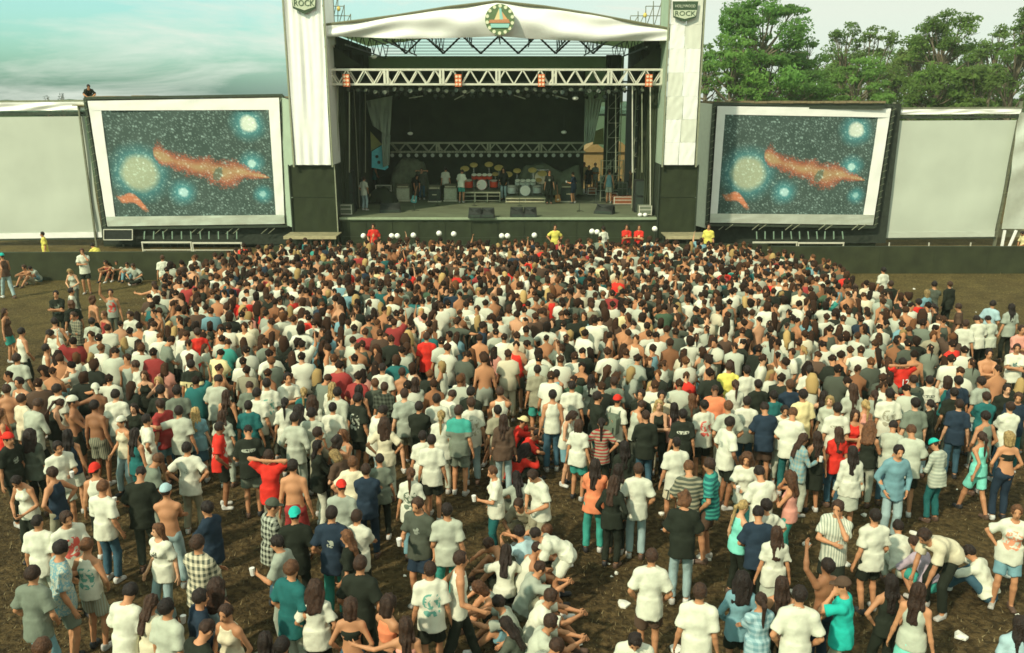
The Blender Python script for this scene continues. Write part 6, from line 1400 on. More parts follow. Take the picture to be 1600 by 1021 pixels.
# ---------------------------------------------------------------- people one can pick out, from the photograph: head top in px, pose, build, facing, clothes, hair, skin, hat
ROWS = """
30 589 ac m 165 tank:W/band.L shorts:b sh.d m
24 553 st m 10 tee:w jean:v sh.b m
69 538 st m -50 tank:W jean:b sh.d m
89 548 ac f 15 tank:b jean:M bu.d m
140 550 st f 5 tee:W jean:q po.y l
148 600 ao m 15 bare shorts:v cr.b d bandana.W
110 619 ac m -75 bare shorts:b cr.d d bandana.W
145 626 st m -8 bare shorts:k/vstripe.v sh.d d
188 650 sb f 165 tank:c jean:J po.b m bandana.W
209 630 st f 175 tee:b lo:d l
226 648 hp m -60 tee:W jean:J sh.d m
248 603 pk m -10 long:b jean:j sh.d m
225 579 st f 180 tank:b jean:b lo.a l
278 635 ao m 5 tee:w jean:b sh.d m
297 563 st m 0 tee:Y/yoke.b shorts:b sh.d m
275 603 st m 15 tee:g jean:v sh.d m
290 692 hp m 5 tee:W/smallprint.q jean:k sh.d m
146 725 st m 0 tank:W shorts:b cr.b m capback.r
155 754 cp m -10 tee:W jean:j sh.a m
82 730 hp m 70 tank:n jean:k sh.b m
88 688 cp m -140 tee:W shorts:w sh.d m
36 739 hd f 175 tank:W jean:b sh.d m
10 676 st m -110 tee:b/smallprint.q jean:b sh.d m capback.r
44 672 st f 5 long:v jean:b bu.d m
257 758 ac m 5 bare jean:J cr.b m cap.l
214 739 hd m 5 tee:b jean:v cr.d m
230 715 hd m -50 tee:g jean:q sh.a m
208 670 st f -20 tank:t jean:t lo.d m
104 672 st f 10 tank:n shorts:W lo.d m
304 637 st f 20 tee:L skirt:j lo.y l
248 588 hf f 180 tank:b jean:b bo.y l
5 482 st f -80 tank:B shorts:e lo.b m
87 454 ac m -170 tee:b/print.g jean:b sh.d m
109 450 st m -70 tee:W jean:b sh.d m
111 470 st m 40 tee:b/print.o jean:b cu.a m
117 487 cp m 150 long:k/plaid.v jean:b sh.b m
84 497 pk m 30 tank:W jean:b sh.d m
87 514 hd m 160 tee:W jean:n sh.d m
172 452 r1 m 190 tank:q/print.r jean:v sh.b m
143 463 st m -30 bare jean:b cu.a m
163 486 st m 150 tank:R jean:b sh.a m
204 486 pk m 170 tee:W shorts:k sh.b m
142 497 st m 0 tee:w jean:v sh.d m
201 508 st m -10 tee:W jean:v sh.d m
155 530 hf m -20 tee:W jean:v sh.a m
193 528 st f 20 tee:q jean:v bo.y l
176 543 st f 0 long:B/plaid.k jean:b lo.b m
198 551 st m 170 tank:q jean:q sh.b m
216 564 pk m 110 tee:W jean:J sh.b m
30 513 pk m -35 tank:W jean:b sh.d m
247 525 hd m 10 tee:W jean:b sh.a m
220 543 st m 0 tee:w jean:b sh.a m
294 540 st m -20 tee:W jean:b cr.b m capback.r
308 513 st m 40 tee:r jean:b sh.b m
356 505 ac m 5 tee:W jean:b sh.d m
338 553 hd m -15 tee:Y jean:k sh.d m
379 560 st m 10 tee:W jean:b sh.d m
382 508 st m 170 tee:c/mottle.v jean:b sh.b m
240 440 ao m 0 tank:W jean:b sh.b m
255 452 st m 10 tee:w jean:v sh.d m
112 420 hd f 180 tank:w jean:v bo.y l
128 388 hf m 190 tee:W shorts:b sh.a m
253 399 st m 20 tee:W/print.q jean:w sh.a m
302 404 hd m -10 tee:W jean:v sh.b m
3 396 wk m 60 tank:B jean:J sh.d m cap.T
38 414 si m 160 bare shorts:k sh.b m
51 416 s2 f 150 tee:q shorts:L sh.d m
165 407 si m 175 tank:R shorts:b sh.b m
182 407 si m 180 tee:W shorts:k sh.b m
198 410 si f 185 tee:w jean:L sh.b m
209 412 sc m 170 tee:q jean:b sh.b m
335 592 hd m -5 tee:w jean:q sh.d m
352 610 st f 0 tank:b skirt:t lo.b m
389 602 hd m 20 tee:g jean:v sh.b m
400 607 st m -15 tee:W jean:v sh.d m
387 627 st m 5 tee:t jean:v sh.d m
338 660 pk m -70 tee:r/print.w shorts:b sh.d d
386 672 hd m 15 tee:b/band.w shorts:g cr.d m
418 704 hh m -15 tee:r jean:k sh.b m
456 719 st m 5 bare shorts:R sh.d m
444 622 st f 10 tee:W jean:b po.d m
458 646 pk m -10 long:w jean:q sh.d m
486 638 st m 0 tee:w jean:b sh.d m
519 630 st m 0 tee:W jean:q sh.d m
494 668 ac m -60 tee:k jean:v sh.b m
474 606 st f 0 long:t jean:t po.y l
518 598 st f -15 long:W jean:b lo.y l
560 602 st f 0 tank:b jean:w lo.d m
586 592 st m 20 tee:v jean:b sh.a m
600 598 st m -10 tee:b/plaid.v jean:b sh.b m
600 654 hp f 0 tee:c jean:w bu.b m
584 638 hd m -70 tee:W jean:J sh.d m
538 670 hf f 150 tank:q jean:q bo.a m
494 688 ac f -70 long:b jean:W lo.d m
510 684 st f -20 tank:v jean:b cu.d m
550 714 hp m 0 tee:c jean:b sh.a m
532 708 hd f 60 tee:B jean:b bo.y l
571 726 ac m 0 tee:n jean:n sh.b m
593 712 cp f 10 tee:g jean:b sh.d m
532 754 cp m 10 tee:q shorts:b cr.b m capback.r
597 568 st m 0 tee:W jean:b cr.d m
521 562 st m -20 tee:W/print.o jean:b sh.a m
448 582 ac m -150 tee:W jean:v sh.d m
416 592 st m 10 tee:W/print.e jean:v sh.d m
654 628 ac m -10 tee:b jean:t sh.d m
660 674 st f 0 tee:W shorts:b sh.d m
674 680 st m 0 tee:W shorts:b sh.d m
689 642 st f -5 long:W jean:w po.y l
716 634 st m -5 tee:g/yoke.e shorts:g sh.b m
682 616 st m 10 tee:W jean:w sh.d m
721 584 ac f 0 tee:W/print.k shorts:e lo.a l
757 556 st m 10 bare jean:q sh.b m
646 590 sb f -15 tee:q jean:e lo.b m
628 575 st m 0 bare jean:L sh.b m
666 520 st m 0 tee:r jean:b sh.b m
690 532 st m 20 tee:w/vstripe.q shorts:B sh.d m
570 514 st m -5 tee:R/mottle.o jean:b sh.b m
611 520 pk m 10 tee:b jean:b sh.b m
778 634 st m 15 tee:k jean:k sh.d m
781 606 hf m 0 tank:W jean:v sh.b m
784 646 st f -5 long:B jean:J lo.b m
794 553 hp m 0 tee:c jean:c sh.b m
840 571 st m 5 tee:k shorts:e sh.d m
869 578 ac f -20 tank:L shorts:e sh.d m
894 596 st m -5 tee:W jean:w sh.d m
884 642 hd f -120 tank:W shorts:L bo.b l
904 656 st f -30 tee:W shorts:e bo.b m
932 612 ac m -70 tee:b jean:t sh.d m
940 654 hp f 0 tee:R/hstripe.k jean:b po.d m
930 718 ac f -5 tee:o jean:e lo.d m
958 745 pk f -30 long:b jean:b lo.b m
960 590 st m 10 tee:g jean:v sh.b m
876 558 st m 0 tee:W jean:W sh.b m
898 548 st m -5 tee:W jean:W sh.b m
760 662 si f 150 tee:B shorts:b sh.a m
816 652 si m -80 tee:r jean:b sh.d m capback.Y
828 674 s2 m -90 tee:r jean:v cr.d m
812 700 s2 m -50 long:r jean:b bu.d m
775 728 cp f 100 tee:W/smallprint.o jean:t sh.a m
845 732 hd m 130 tee:W jean:k sh.b m
808 740 sc f 20 tee:q jean:v lo.d m
822 770 cr m 150 tee:k jean:k sh.b m
775 636 si f -160 tank:k shorts:k bo.a m
1003 608 st m 150 long:b jean:b sh.d m
996 626 hd f -60 tank:w jean:v sh.b m
1034 610 st m 170 tee:c jean:c sh.d m
1030 622 ac f 175 tank:b jean:b lo.y l
1054 630 st f 10 tank:p jean:b lo.d m
1068 640 st m 0 tee:b/band.W jean:b sh.d m
1082 616 st f 10 tee:v jean:b lo.a m
1102 626 st m 10 tee:W/print.r shorts:b sh.d m
1118 608 hd m -15 tee:o jean:v cr.b d
1138 652 pk m -70 tee:W/smallprint.q shorts:b sh.d d
1168 620 st m -10 tee:W jean:j sh.d m
1140 628 pk m 0 tee:w jean:w sh.a m
1198 636 hd m -5 tee:n shorts:B sh.d m
1226 632 cp f 170 tee:W jean:w sh.d m
1238 644 hd m -20 tee:W jean:t sh.a m
1252 678 cp f -70 long:q/plaid.L jean:w lo.b m
1272 676 st f 0 tank:b skirt:b lo.b m
1186 594 st m 5 tee:b jean:b sh.d m
1236 594 st m 10 tee:n jean:b sh.a m
1266 572 st m -5 tee:W jean:j sh.d m
1150 594 st f 0 tee:W jean:b po.b m
1168 572 st m 5 tee:W jean:v sh.d m
1140 566 st m -10 tee:y jean:b sh.b m
1010 644 cp m 0 long:b jean:j sh.b m
1058 684 st m 5 tee:W shorts:c/vstripe.v cr.d m
1079 730 hd m 0 tee:k/hstripe.v shorts:k sh.a m
1114 717 pk m 60 tee:e/hstripe.t shorts:B sh.b m
998 726 pk m -5 tee:W jean:J sh.b m
976 690 st f 10 long:b jean:b lo.d m
966 726 st f -10 tank:W jean:b lo.d m
1168 706 cp f 170 tee:W jean:t bu.a m
1194 738 hd m 10 tee:W jean:b sh.d m
1240 738 hf f 60 tank:p jean:e bu.a m
1072 562 st m 10 tee:W jean:b sh.a m
964 618 st m -40 tee:W jean:b sh.d m cap.r
924 586 st f 0 tee:w jean:b lo.d m
1305 565 hd m 0 tee:b jean:b sh.d m
1362 560 st m 0 tee:v jean:v sh.a m
1412 560 hh m 5 tee:r jean:b sh.d m
1430 588 hf m -10 tee:v jean:G sh.b m
1454 588 st m -10 tee:W/band.v shorts:p sh.d m
1500 588 st m 0 tee:n shorts:b sh.d m
1536 589 st m 20 tee:q/yoke.q shorts:l sh.d m
1574 600 st m 170 tee:b jean:b sh.d l
1592 612 cp m 160 tee:n jean:t sh.b m
1544 644 pk m 10 tank:g jean:b sh.d m
1538 676 wk f 10 tank:M shorts:M po.b m
1580 676 pk f 0 bandeau:b jean:n bo.y m
1472 693 hd f 30 long:w/hstripe.q jean:t sh.b m capback.T
1404 694 pk m 175 long:L jean:J sh.d m
1428 672 hd m -10 tee:w shorts:b sh.a m
1312 668 st f 0 tee:r jean:j lo.b m
1334 698 st f -5 long:W skirt:w lo.d m
1337 640 ac f 170 tank:r jean:t bo.b m
1310 630 st m 0 tee:W/band.k jean:j sh.d m
1298 618 st f 150 tee:w jean:b lo.y l
1368 610 st f -10 tee:q jean:b po.b m
1392 608 st m -10 tee:W/print.k jean:b sh.d m
1360 662 cp f -30 tank:b jean:w/print.v bu.a m
1396 664 hd f -20 tee:w jean:j sh.d m
1480 590 st f -5 tank:t jean:b bo.b m
1546 545 ac m 175 bare jean:q sh.d m
1509 543 st m 5 tee:W jean:q sh.d m
1590 537 ac m 160 tee:W/smallprint.t jean:b sh.b m
1597 508 ac m 170 tee:p jean:b sh.b m
1460 515 ao m 170 tee:k jean:b cu.a m
1478 553 st f 0 tank:b jean:b lo.b m
1437 467 st m 10 tee:r jean:b sh.d m
1416 484 st m -5 bare shorts:q sh.b m
1393 439 st m -10 tee:b jean:b sh.b m
1533 497 hd m 10 tee:W jean:b sh.d m
1551 497 hd f 10 tee:w jean:b sh.d m
1510 500 st m -30 tee:W jean:b sh.b m
1551 470 pk m -50 tee:l jean:v sh.d m
1582 475 st m 10 tee:q jean:b lo.d m
1386 480 st f 0 tee:b jean:b lo.b m
1462 475 cp f 30 tank:b jean:t po.d m
1502 475 cp m 60 tee:B jean:b sh.b m
1461 440 hf m -20 tee:v jean:b sh.d m
1486 440 st m 15 long:b jean:b sh.b m
1450 453 st f 20 tee:L jean:v sh.y l
1382 418 st m 20 tee:W jean:b sh.d m
1355 440 cp m 20 tee:c jean:b sh.d m
1318 497 st m 0 tee:W jean:b sh.b m capback.L
1374 523 st f -10 tank:q shorts:q lo.b m
1306 455 ac m 60 tee:W/smallprint.g jean:k sh.d m
1420 535 st m 5 tee:v jean:b sh.d m
1330 540 st m 10 tank:W jean:b sh.b m
1292 545 hd m 10 tee:W/hstripe.b jean:b sh.d m
1346 545 st m -10 tee:W shorts:W sh.b m
1475 500 st m 10 tank:v jean:b lo.b m
55 806 st m -5 tee:W jean:w cr.d m
100 797 cp m -140 tee:W/print.r jean:b sh.b m
85 848 cp m -50 tee:w/mottle.L shorts:g sh.d m
45 888 pk m -10 tee:g jean:L sh.b m
131 844 pk m -10 tank:W/print.e shorts:q/vstripe.k sh.a m
188 927 hd m -20 tee:W jean:w sh.d m
218 933 cp f -25 tee:c/yoke.c jean:b lo.b m
246 817 lk f 165 tee:W/smallprint.b jean:J lo.a l
305 838 ac m -20 tee:c/plaid.v jean:b sh.b m
305 923 pk m -60 tee:n jean:n sh.d m
275 930 st m -30 tee:w jean:n sh.d m
300 984 hd m -40 tee:b jean:b cr.b m
325 784 ac m 70 tee:n jean:q sh.d m
61 1000 st m -20 tee:G jean:b sh.a m
418 782 cp m -60 long:w/plaid.b jean:j sh.b m cap.v
459 796 pk m 0 tee:b jean:b sh.d m capback.T
439 838 cp m 80 tee:q jean:q sh.d m
450 879 pk m -30 tee:t jean:w sh.a m
516 794 pk m 0 tee:n/smallprint.w jean:e sh.d m
556 798 ac m -10 tee:W jean:b sh.b m
546 829 pk f 80 tee:b jean:b lo.a m
560 872 pk m -10 tee:b/yoke.b jean:b sh.b m
490 911 pk f 0 tee:W jean:b bu.b m
355 942 pk f 165 tank:c jean:b sh.b m
335 907 st f -20 tank:l jean:l bu.b m
546 938 pk f 0 bandeau:b jean:j bo.b m
602 932 hf f -40 crop:o jean:b bo.b m
618 957 ao f 0 bandeau:p jean:b lo.b m
413 990 st f 10 tee:v jean:b lo.d m
438 998 st m -10 tee:v jean:b sh.d m
641 732 st f -5 tee:W/print.G jean:L po.a m
655 775 cp m 165 tee:v/smallprint.q shorts:n sh.b m
695 788 sb m 0 tee:w jean:e sh.d m
714 862 wk m -80 tank:W jean:b sh.b m
672 880 st m 5 tee:W/print.e shorts:b sh.b m
778 842 s2 m 100 bare shorts:b sh.b m
790 856 sc f -10 tee:W jean:b lo.d m
763 910 s2 f 95 tank:q shorts:b bo.a m
783 932 si m 85 tee:q shorts:L sh.d m
798 968 sc f 60 tee:v jean:b lo.d m
788 828 si m 40 tee:l jean:b sh.d m
842 822 s2 m -60 tank:q shorts:b sh.a m
836 848 si m -75 tank:W shorts:b cr.b m
840 878 si m -80 tee:q shorts:k cr.b m
856 922 si m -85 tee:W/smallprint.v shorts:b sh.b m
856 962 si m -85 tee:w shorts:L sh.b m
854 1008 s2 m -60 tee:q shorts:b sh.b m
873 826 bd f 95 tee:W shorts:W sh.d m
1019 861 pk m -5 tee:W shorts:B sh.b m
1070 780 hd m -15 tee:b jean:J cu.a m
1157 783 cp f -70 tank:M jean:b po.y l
1200 781 hp m 30 tee:W/smallprint.r jean:b sh.d m
1215 824 st f 0 tee:W skirt:w lo.b m
1174 785 hd m -10 tee:n jean:b sh.d m
1094 914 st m -15 tee:W jean:w sh.b m
1161 898 pk f -10 long:L shorts:b bu.d m
1191 928 ac f 10 tee:L/plaid.l jean:b po.b m
1208 910 st f 0 tank:B jean:b lo.b m
1252 920 pk m -5 tee:W jean:w sh.d m
994 979 hd m 170 tee:W jean:b sh.d m
1312 780 hf m 150 tee:W/vstripe.q shorts:b sh.b m
1373 797 sb m 15 tee:W shorts:b sh.d m
1412 828 cr m -10 tee:W jean:w sh.d m
1450 852 cr f 20 long:m shorts:e sh.b m
1479 822 bd m 112 tee:c jean:b sh.b m
1532 861 s2 m 40 long:W jean:j sh.d m
1580 785 hp f 160 tee:W/print.o shorts:L sh.a m
1295 873 r1 m 20 bare jean:n sh.d d
1325 905 hf m 60 tee:T jean:k cr.b m cap.B
1395 900 hp f 5 tank:b jean:b lo.d m
1417 902 st f -40 tank:w skirt:M lo.b m
1597 965 st f 0 tee:l jean:b lo.d m
""".strip().splitlines()
ROWS = [r.replace('tee:b lo:d l', 'tee:b jean:b lo.d l').replace(' sh.y ', ' bo.y ') for r in ROWS]
NUM = mat('number_print', (.75, .74, .66), rough=.9, noise=0)
NUMD = mat('number_print_dark', (.03, .03, .025), rough=.9, noise=0)
def back_number(txt, size, z, m_):
    def f(o, K, s): text_part('number', txt, size, (0, -.185, z), (math.pi/2, 0, 0), m_, o, .006)
    return f
EXTRA = {(1412, 560): back_number('12', .22, 1.22, NUM), (297, 563): back_number('10', .26, 1.16, NUMD)}
POLY = [(228, 470), (250, 438), (262, 408), (330, 400), (372, 384), (440, 378), (560, 374), (760, 374), (1030, 374), (1160, 380), (1215, 392), (1300, 404), (1338, 432), (1400, 452), (1452, 478), (1500, 520), (1530, 560), (1600, 585), (1620, 640), (1600, 650), (1300, 655), (1000, 650), (880, 620), (700, 655), (420, 660), (300, 640), (180, 650), (-20, 640), (-20, 600), (30, 560), (110, 530), (190, 500)]
def inside(u, v):
    c = False; n = len(POLY); j = n-1
    for i in range(n):
        a, b = POLY[i], POLY[j]
        if (a[1] > v) != (b[1] > v) and u < (b[0]-a[0])*(v-a[1])/(b[1]-a[1])+a[0]: c = not c
        j = i
    return c
ANCHORS = []; DEMOTED = []; SPECIAL = []
YCUT = 17.8
def free(x, y, d): return all((x-a)**2+(y-b)**2 > d*d for a, b in ANCHORS)
for row in ROWS:
    f = row.split(); u, v = float(f[0]), float(f[1]); pose, g, face, top, bot, hair, sk = f[2], f[3], float(f[4]), f[5], f[6], f[7], f[8]; hat = f[9] if len(f) > 9 else None
    hgt = height_of(g); K = skeleton(pose, g); c = PG(u, v, K['top']*hgt/1.755); x, y = c.x, c.y
    for _ in range(12):                       # nobody stands inside anybody else
        near = [(a, b) for a, b in ANCHORS if (x-a)**2+(y-b)**2 < .30**2]
        if not near: break
        a, b = near[0]; d = math.hypot(x-a, y-b) or .01; x += (x-a)/d*.08+.01; y += (y-b)/d*.08
    ANCHORS.append((x, y))
    if (int(u), int(v)) in EXTRA or (u, v) in ((794, 553), (1546, 545), (666, 520), (338, 553), (89, 548), (1140, 566)): SPECIAL.append((x, y))
    tk, tcol, tpat, _ = parse_cloth(top)
    if y > YCUT and inside(u, v) and (int(u), int(v)) not in EXTRA and tcol not in ('r', 'y') and pose not in ('si', 's2', 'sc'):
        DEMOTED.append((x, y, pose, g, face, top, bot, hair)); continue
    make_person(x, y, pose, g, face+R.uniform(-6, 6), top, bot, hair, sk, hat, hgt=hgt, extra=EXTRA.get((int(u), int(v))), mir=False if pose in ('ao',) else None)
n_hand = len(PEOPLE)
def backpack(d, m_, lab):
    p = d['o']; K = d['K']; c = p.matrix_basis @ Vector((0, -.20, 1.22)); t = empty('backpack', c); t.rotation_euler = p.rotation_euler; tag(t, lab, 'backpack')
    mb = MB(); mb.add([(-.15, .05, -.20), (.15, .05, -.20), (.15, -.11, -.19), (-.15, -.11, -.19), (-.15, .06, .12), (.15, .06, .12), (.14, -.07, .10), (-.14, -.07, .10), (-.10, .05, .19), (.10, .05, .19), (.09, -.03, .18), (-.09, -.03, .18)],
        [(3, 2, 1, 0), (0, 1, 5, 4), (1, 2, 6, 5), (2, 3, 7, 6), (3, 0, 4, 7), (4, 5, 9, 8), (5, 6, 10, 9), (6, 7, 11, 10), (7, 4, 8, 11), (8, 9, 10, 11)])
    mb.build('pack', m_, t); MB().box(-.10, .10, -.15, -.112, -.17, -.04).build('pocket', m_, t)
    for s_ in (-1, 1): MB().bar((s_*.10, .06, .14), (s_*.11, .16, .24), .035, .02).build('strap', m_, t)
for d in PEOPLE:
    u, v = d['px']
    if abs(u-1430) < 4 and abs(v-588) < 4: backpack(d, mat('pack_black', (.02, .03, .02), rough=.8), 'black backpack worn by the person with hand to face')
    if abs(u-964) < 4 and abs(v-618) < 4: backpack(d, mat('pack_grey', (.12, .15, .10), rough=.8), 'grey-green backpack worn by the person in red cap')

# ---------------------------------------------------------------- the rest of the crowd
cells = {}
def ok_cell(x, y, d):
    i, j = int(x//.8), int(y//.8)
    for a in (-1, 0, 1):
        for b in (-1, 0, 1):
            for (p, q) in cells.get((i+a, j+b), ()):
                if (p-x)**2+(q-y)**2 < d*d: return False
    return True
def put_cell(x, y): cells.setdefault((int(x//.8), int(y//.8)), []).append((x, y))
for a, b in ANCHORS: put_cell(a, b)
fill = []
rg = random.Random(11)
for _ in range(90000):
    y = rg.uniform(15.0, 35.6); x = rg.uniform(-15.5, 20); u, v = proj((x, y, 1.68))
    if not inside(u, v): continue
    d = .34+.10*rg.random() if y > 25 else .40+.14*rg.random() if y > 20 else .50
    if any(abs(x-a) < .42 and -.3 < b-y < 1.9 for a, b in SPECIAL): continue
    if ok_cell(x, y, d): put_cell(x, y); fill.append((x, y))
fill.sort(key=lambda p: p[1])
def rand_clothes(y, g):
    p = rg.random()
    wh = .44 if y < 24 else .26
    if g == 'm':
        if p < wh: top = rg.choice(['tee:W']*6+['tee:w']*4+['tank:W', 'tee:c', 'tee:W/smallprint.q', 'tee:W/print.k', 'long:w', 'tee:W/hstripe.v'])
        elif p < wh+.09: top = 'bare'
        else: top = rg.choice(['tee:b']*6+['tee:g']*3+['tee:v']*4+['tee:n']*3+['tee:q']*3+['tee:t', 'tee:t', 'tee:k', 'tee:B', 'tee:G', 'tee:r', 'tee:L', 'tee:Y', 'tank:b', 'tank:g', 'long:b', 'long:g/plaid.v', 'tee:R', 'tee:b/print.w', 'tee:e', 'tee:B/plaid.k', 'tee:B', 'long:B', 'tee:R'])
    else:
        if p < wh-.05: top = rg.choice(['tee:W']*5+['tank:W']*3+['tee:w']*3+['crop:W', 'tank:c'])
        else: top = rg.choice(['tank:b']*4+['tee:b']*3+['tee:g', 'tank:B', 'crop:b', 'tee:L', 'tank:k', 'bandeau:b', 'tee:v', 'tank:r', 'tank:g', 'tee:t', 'long:B', 'tank:p', 'tee:q'])
    bot = rg.choice(['jean:b', 'jean:j', 'jean:v', 'jean:q', 'shorts:b', 'shorts:k', 'shorts:g', 'jean:J', 'jean:L', 'shorts:L'])
    hair = rg.choice(['sh.d']*8+['sh.b']*6+['sh.a', 'cu.d', 'cu.b', 'cr.d', 'lo.b']) if g == 'm' else rg.choice(['lo.d']*4+['lo.b']*5+['lo.a', 'lo.y', 'po.d', 'po.b', 'po.y', 'bo.b', 'bo.d', 'bu.b', 'bu.d', 'bo.y', 'sh.b'])
    return top, bot, hair
def rand_pose():
    p = rg.random()
    return rg.choice(['st', 'st', 'sb', 'pk', 'ac', 'hp', 'lk', 'hd']) if p < .94 else rg.choice(['hf', 'cp', 'r1', 'hh', 'ao'])
N_IND = 322-len(PEOPLE)
near_fill, far_fill = fill[:max(N_IND, 0)], fill[max(N_IND, 0):]
print('near fill', len(near_fill), 'out to', near_fill[-1] if near_fill else None, 'demoted', len(DEMOTED))
for x, y in near_fill:
    g = 'm' if rg.random() < .62 else 'f'; top, bot, hair = rand_clothes(y, g); face = rg.gauss(0, 24) if rg.random() < .82 else rg.uniform(60, 300)
    make_person(x, y, rand_pose() if rg.random() < .8 else 'st', g, face, top, bot, hair, rg.choice('llmmmd'))

# the far mass: too many to count, one object with low figures
def low_proto(pose, g, top, bot, hk, nfaces):
    h = .034; parts = []
    V, Q, M, K = body_mesh_data(pose, g, h); keep = np.ones(len(Q), bool)
    def field_inside(kind):
        GV, GQ, GF = garment_data(kind, pose, g, h); return GV, GQ, GF
    res = []
    for kind, pid in ((top, 1), (bot, 2)):
        if kind == 'bare': continue
        GV, GQ, GF = field_inside(kind); ins = GF.sample(V) < -.004; keep &= ~ins[Q].all(1); res.append((GV, GQ, pid))
    keep &= (M == 0)
    res.append((V, Q[keep], 0))
    HV, HQ = hair_data(hk, g, .028); HV = (HV[:, :1]*K['Hr']+HV[:, 1:2]*K['Hf']+HV[:, 2:]*K['Hu']+K['head']).astype(np.float32); res.append((HV, HQ, 3))
    for (hj, kn, an, yaw) in K['leg']:
        SV, SQ = shoe_data(.035); SV = SV+np.array([an[0], an[1], 0], np.float32); res.append((SV, SQ, 4))
    Vs, Fs, Ms, n = [], [], [], 0
    for a, b, pid in res: Vs.append(a); Fs.append(b+n); Ms.append(np.full(len(b), pid)); n += len(a)
    tm = [MATS.setdefault('t%d' % i, bpy.data.materials.new('t%d' % i)) for i in range(5)]
    me = mesh_from('tmp', np.concatenate(Vs), np.concatenate(Fs), tm, np.concatenate(Ms)); o = bpy.data.objects.new('tmp', me); COL.objects.link(o)
    d = o.modifiers.new('d', 'DECIMATE'); d.ratio = nfaces/(2*len(me.polygons)); dg = bpy.context.evaluated_depsgraph_get(); e = bpy.data.meshes.new_from_object(o.evaluated_get(dg))
    e.calc_loop_triangles(); nt = len(e.loop_triangles); T = np.zeros(nt*3, np.int32); e.loop_triangles.foreach_get('vertices', T); PI_ = np.zeros(nt, np.int32); e.loop_triangles.foreach_get('polygon_index', PI_)
    mi = np.zeros(len(e.polygons), np.int32); e.polygons.foreach_get('material_index', mi); co = np.zeros(len(e.vertices)*3, np.float32); e.vertices.foreach_get('co', co)
    bpy.data.objects.remove(o); bpy.data.meshes.remove(me); bpy.data.meshes.remove(e)
    return co.reshape(-1, 3), T.reshape(-1, 3), mi[PI_]
PROT = [('st', 'm', 'tee', 'jean', 'short'), ('sb', 'm', 'tee', 'shorts', 'short'), ('pk', 'm', 'tee', 'jean', 'short'), ('ac', 'm', 'tee', 'jean', 'crop'), ('hp', 'm', 'tee', 'jean', 'curly'), ('lk', 'm', 'tee', 'shorts', 'short'),
        ('st', 'm', 'tank', 'shorts', 'short'), ('hf', 'm', 'tee', 'jean', 'short'), ('r1', 'm', 'tee', 'jean', 'short'), ('ao', 'm', 'tee', 'jean', 'short'), ('st', 'm', 'bare', 'shorts', 'short'), ('ac', 'm', 'bare', 'jean', 'crop'),
        ('st', 'f', 'tee', 'jean', 'long'), ('sb', 'f', 'tee', 'jean', 'long'), ('ac', 'f', 'tank', 'jean', 'bob'), ('pk', 'f', 'tank', 'shorts', 'bushy'), ('st', 'f', 'tee', 'jean', 'pony'), ('hp', 'f', 'crop', 'jean', 'long'), ('hd', 'm', 'tee', 'jean', 'short'), ('lk', 'f', 'tee', 'jean', 'bushy')]
PM = [low_proto(*p, 500) for p in PROT]
def far_crowd():
    Vs, Fs, Cs, n = [], [], [], 0; r = RN
    for item in [(x, y, None) for x, y in far_fill]+[(d[0], d[1], d) for d in DEMOTED]:
        x, y, dm = item
        k = rg.randrange(len(PROT)); pose, g, tk, bk, hk = PROT[k]
        if dm:
            hk_ = HK[dm[7].split('.')[0]]; k = max(range(len(PROT)), key=lambda i: 3*(PROT[i][1] == dm[3])+2*(PROT[i][2] == dm[5].split(':')[0])+2*(PROT[i][4] == hk_)+(PROT[i][0] == dm[2])); pose, g, tk, bk, hk = PROT[k]
        if pose in ('r1', 'ao', 'hf') and rg.random() < .6: k = 0; pose, g, tk, bk, hk = PROT[k]
        V, T, Mi = PM[k]; s = height_of(g)/1.755; face = rad(rg.gauss(0, 26) if rg.random() < .82 else rg.uniform(50, 310)); fl = rg.random() < .5
        if fl: V = V*np.array([-1, 1, 1], np.float32); T = T[:, ::-1]
        if dm: face = rad(dm[4])
        c, s_ = math.cos(face), math.sin(face); V2 = np.stack([(V[:, 0]*c-V[:, 1]*s_)*s+x, (V[:, 0]*s_+V[:, 1]*c)*s+y, V[:, 2]*s], -1)
        top, bot, hair = (dm[5], dm[6], dm[7]) if dm else rand_clothes(y, g); tc_ = parse_cloth(top)[1] or 'W'; bc = parse_cloth(bot)[1]
        pal = np.array([jit(SK[rg.choice('lmmmd')], .15), jit(C[tc_][0], .15), jit(C[bc][0], .15), jit(HC[hair.split('.')[1]], .3), (.3, .28, .25)])
        Vs.append(V2); Fs.append(T+n); Cs.append(pal[Mi]); n += len(V)
    me = mesh_from('crowd', np.concatenate(Vs), np.concatenate(Fs), [attr_mat('crowd_cloth', 'Col', .9)], None, True)
    Cc = np.concatenate(Cs); a = me.attributes.new('Col', 'FLOAT_COLOR', 'FACE') if False else me.color_attributes.new('Col', 'FLOAT_COLOR', 'CORNER')
    a.data.foreach_set('color', np.concatenate([np.repeat(Cc, 3, 0), np.ones((3*len(Cc), 1))], 1).astype(np.float32).ravel())
    o = link('crowd', me); tag(o, 'dense crowd of young people packed shoulder to shoulder before the stage', 'crowd', kind='stuff')
    return len(far_fill)
n_far = far_crowd()
print('TRIS', sum(len(m.polygons)*2 for m in bpy.data.meshes)); print('PEOPLE hand', n_hand, 'ind', len(PEOPLE), 'far', n_far)

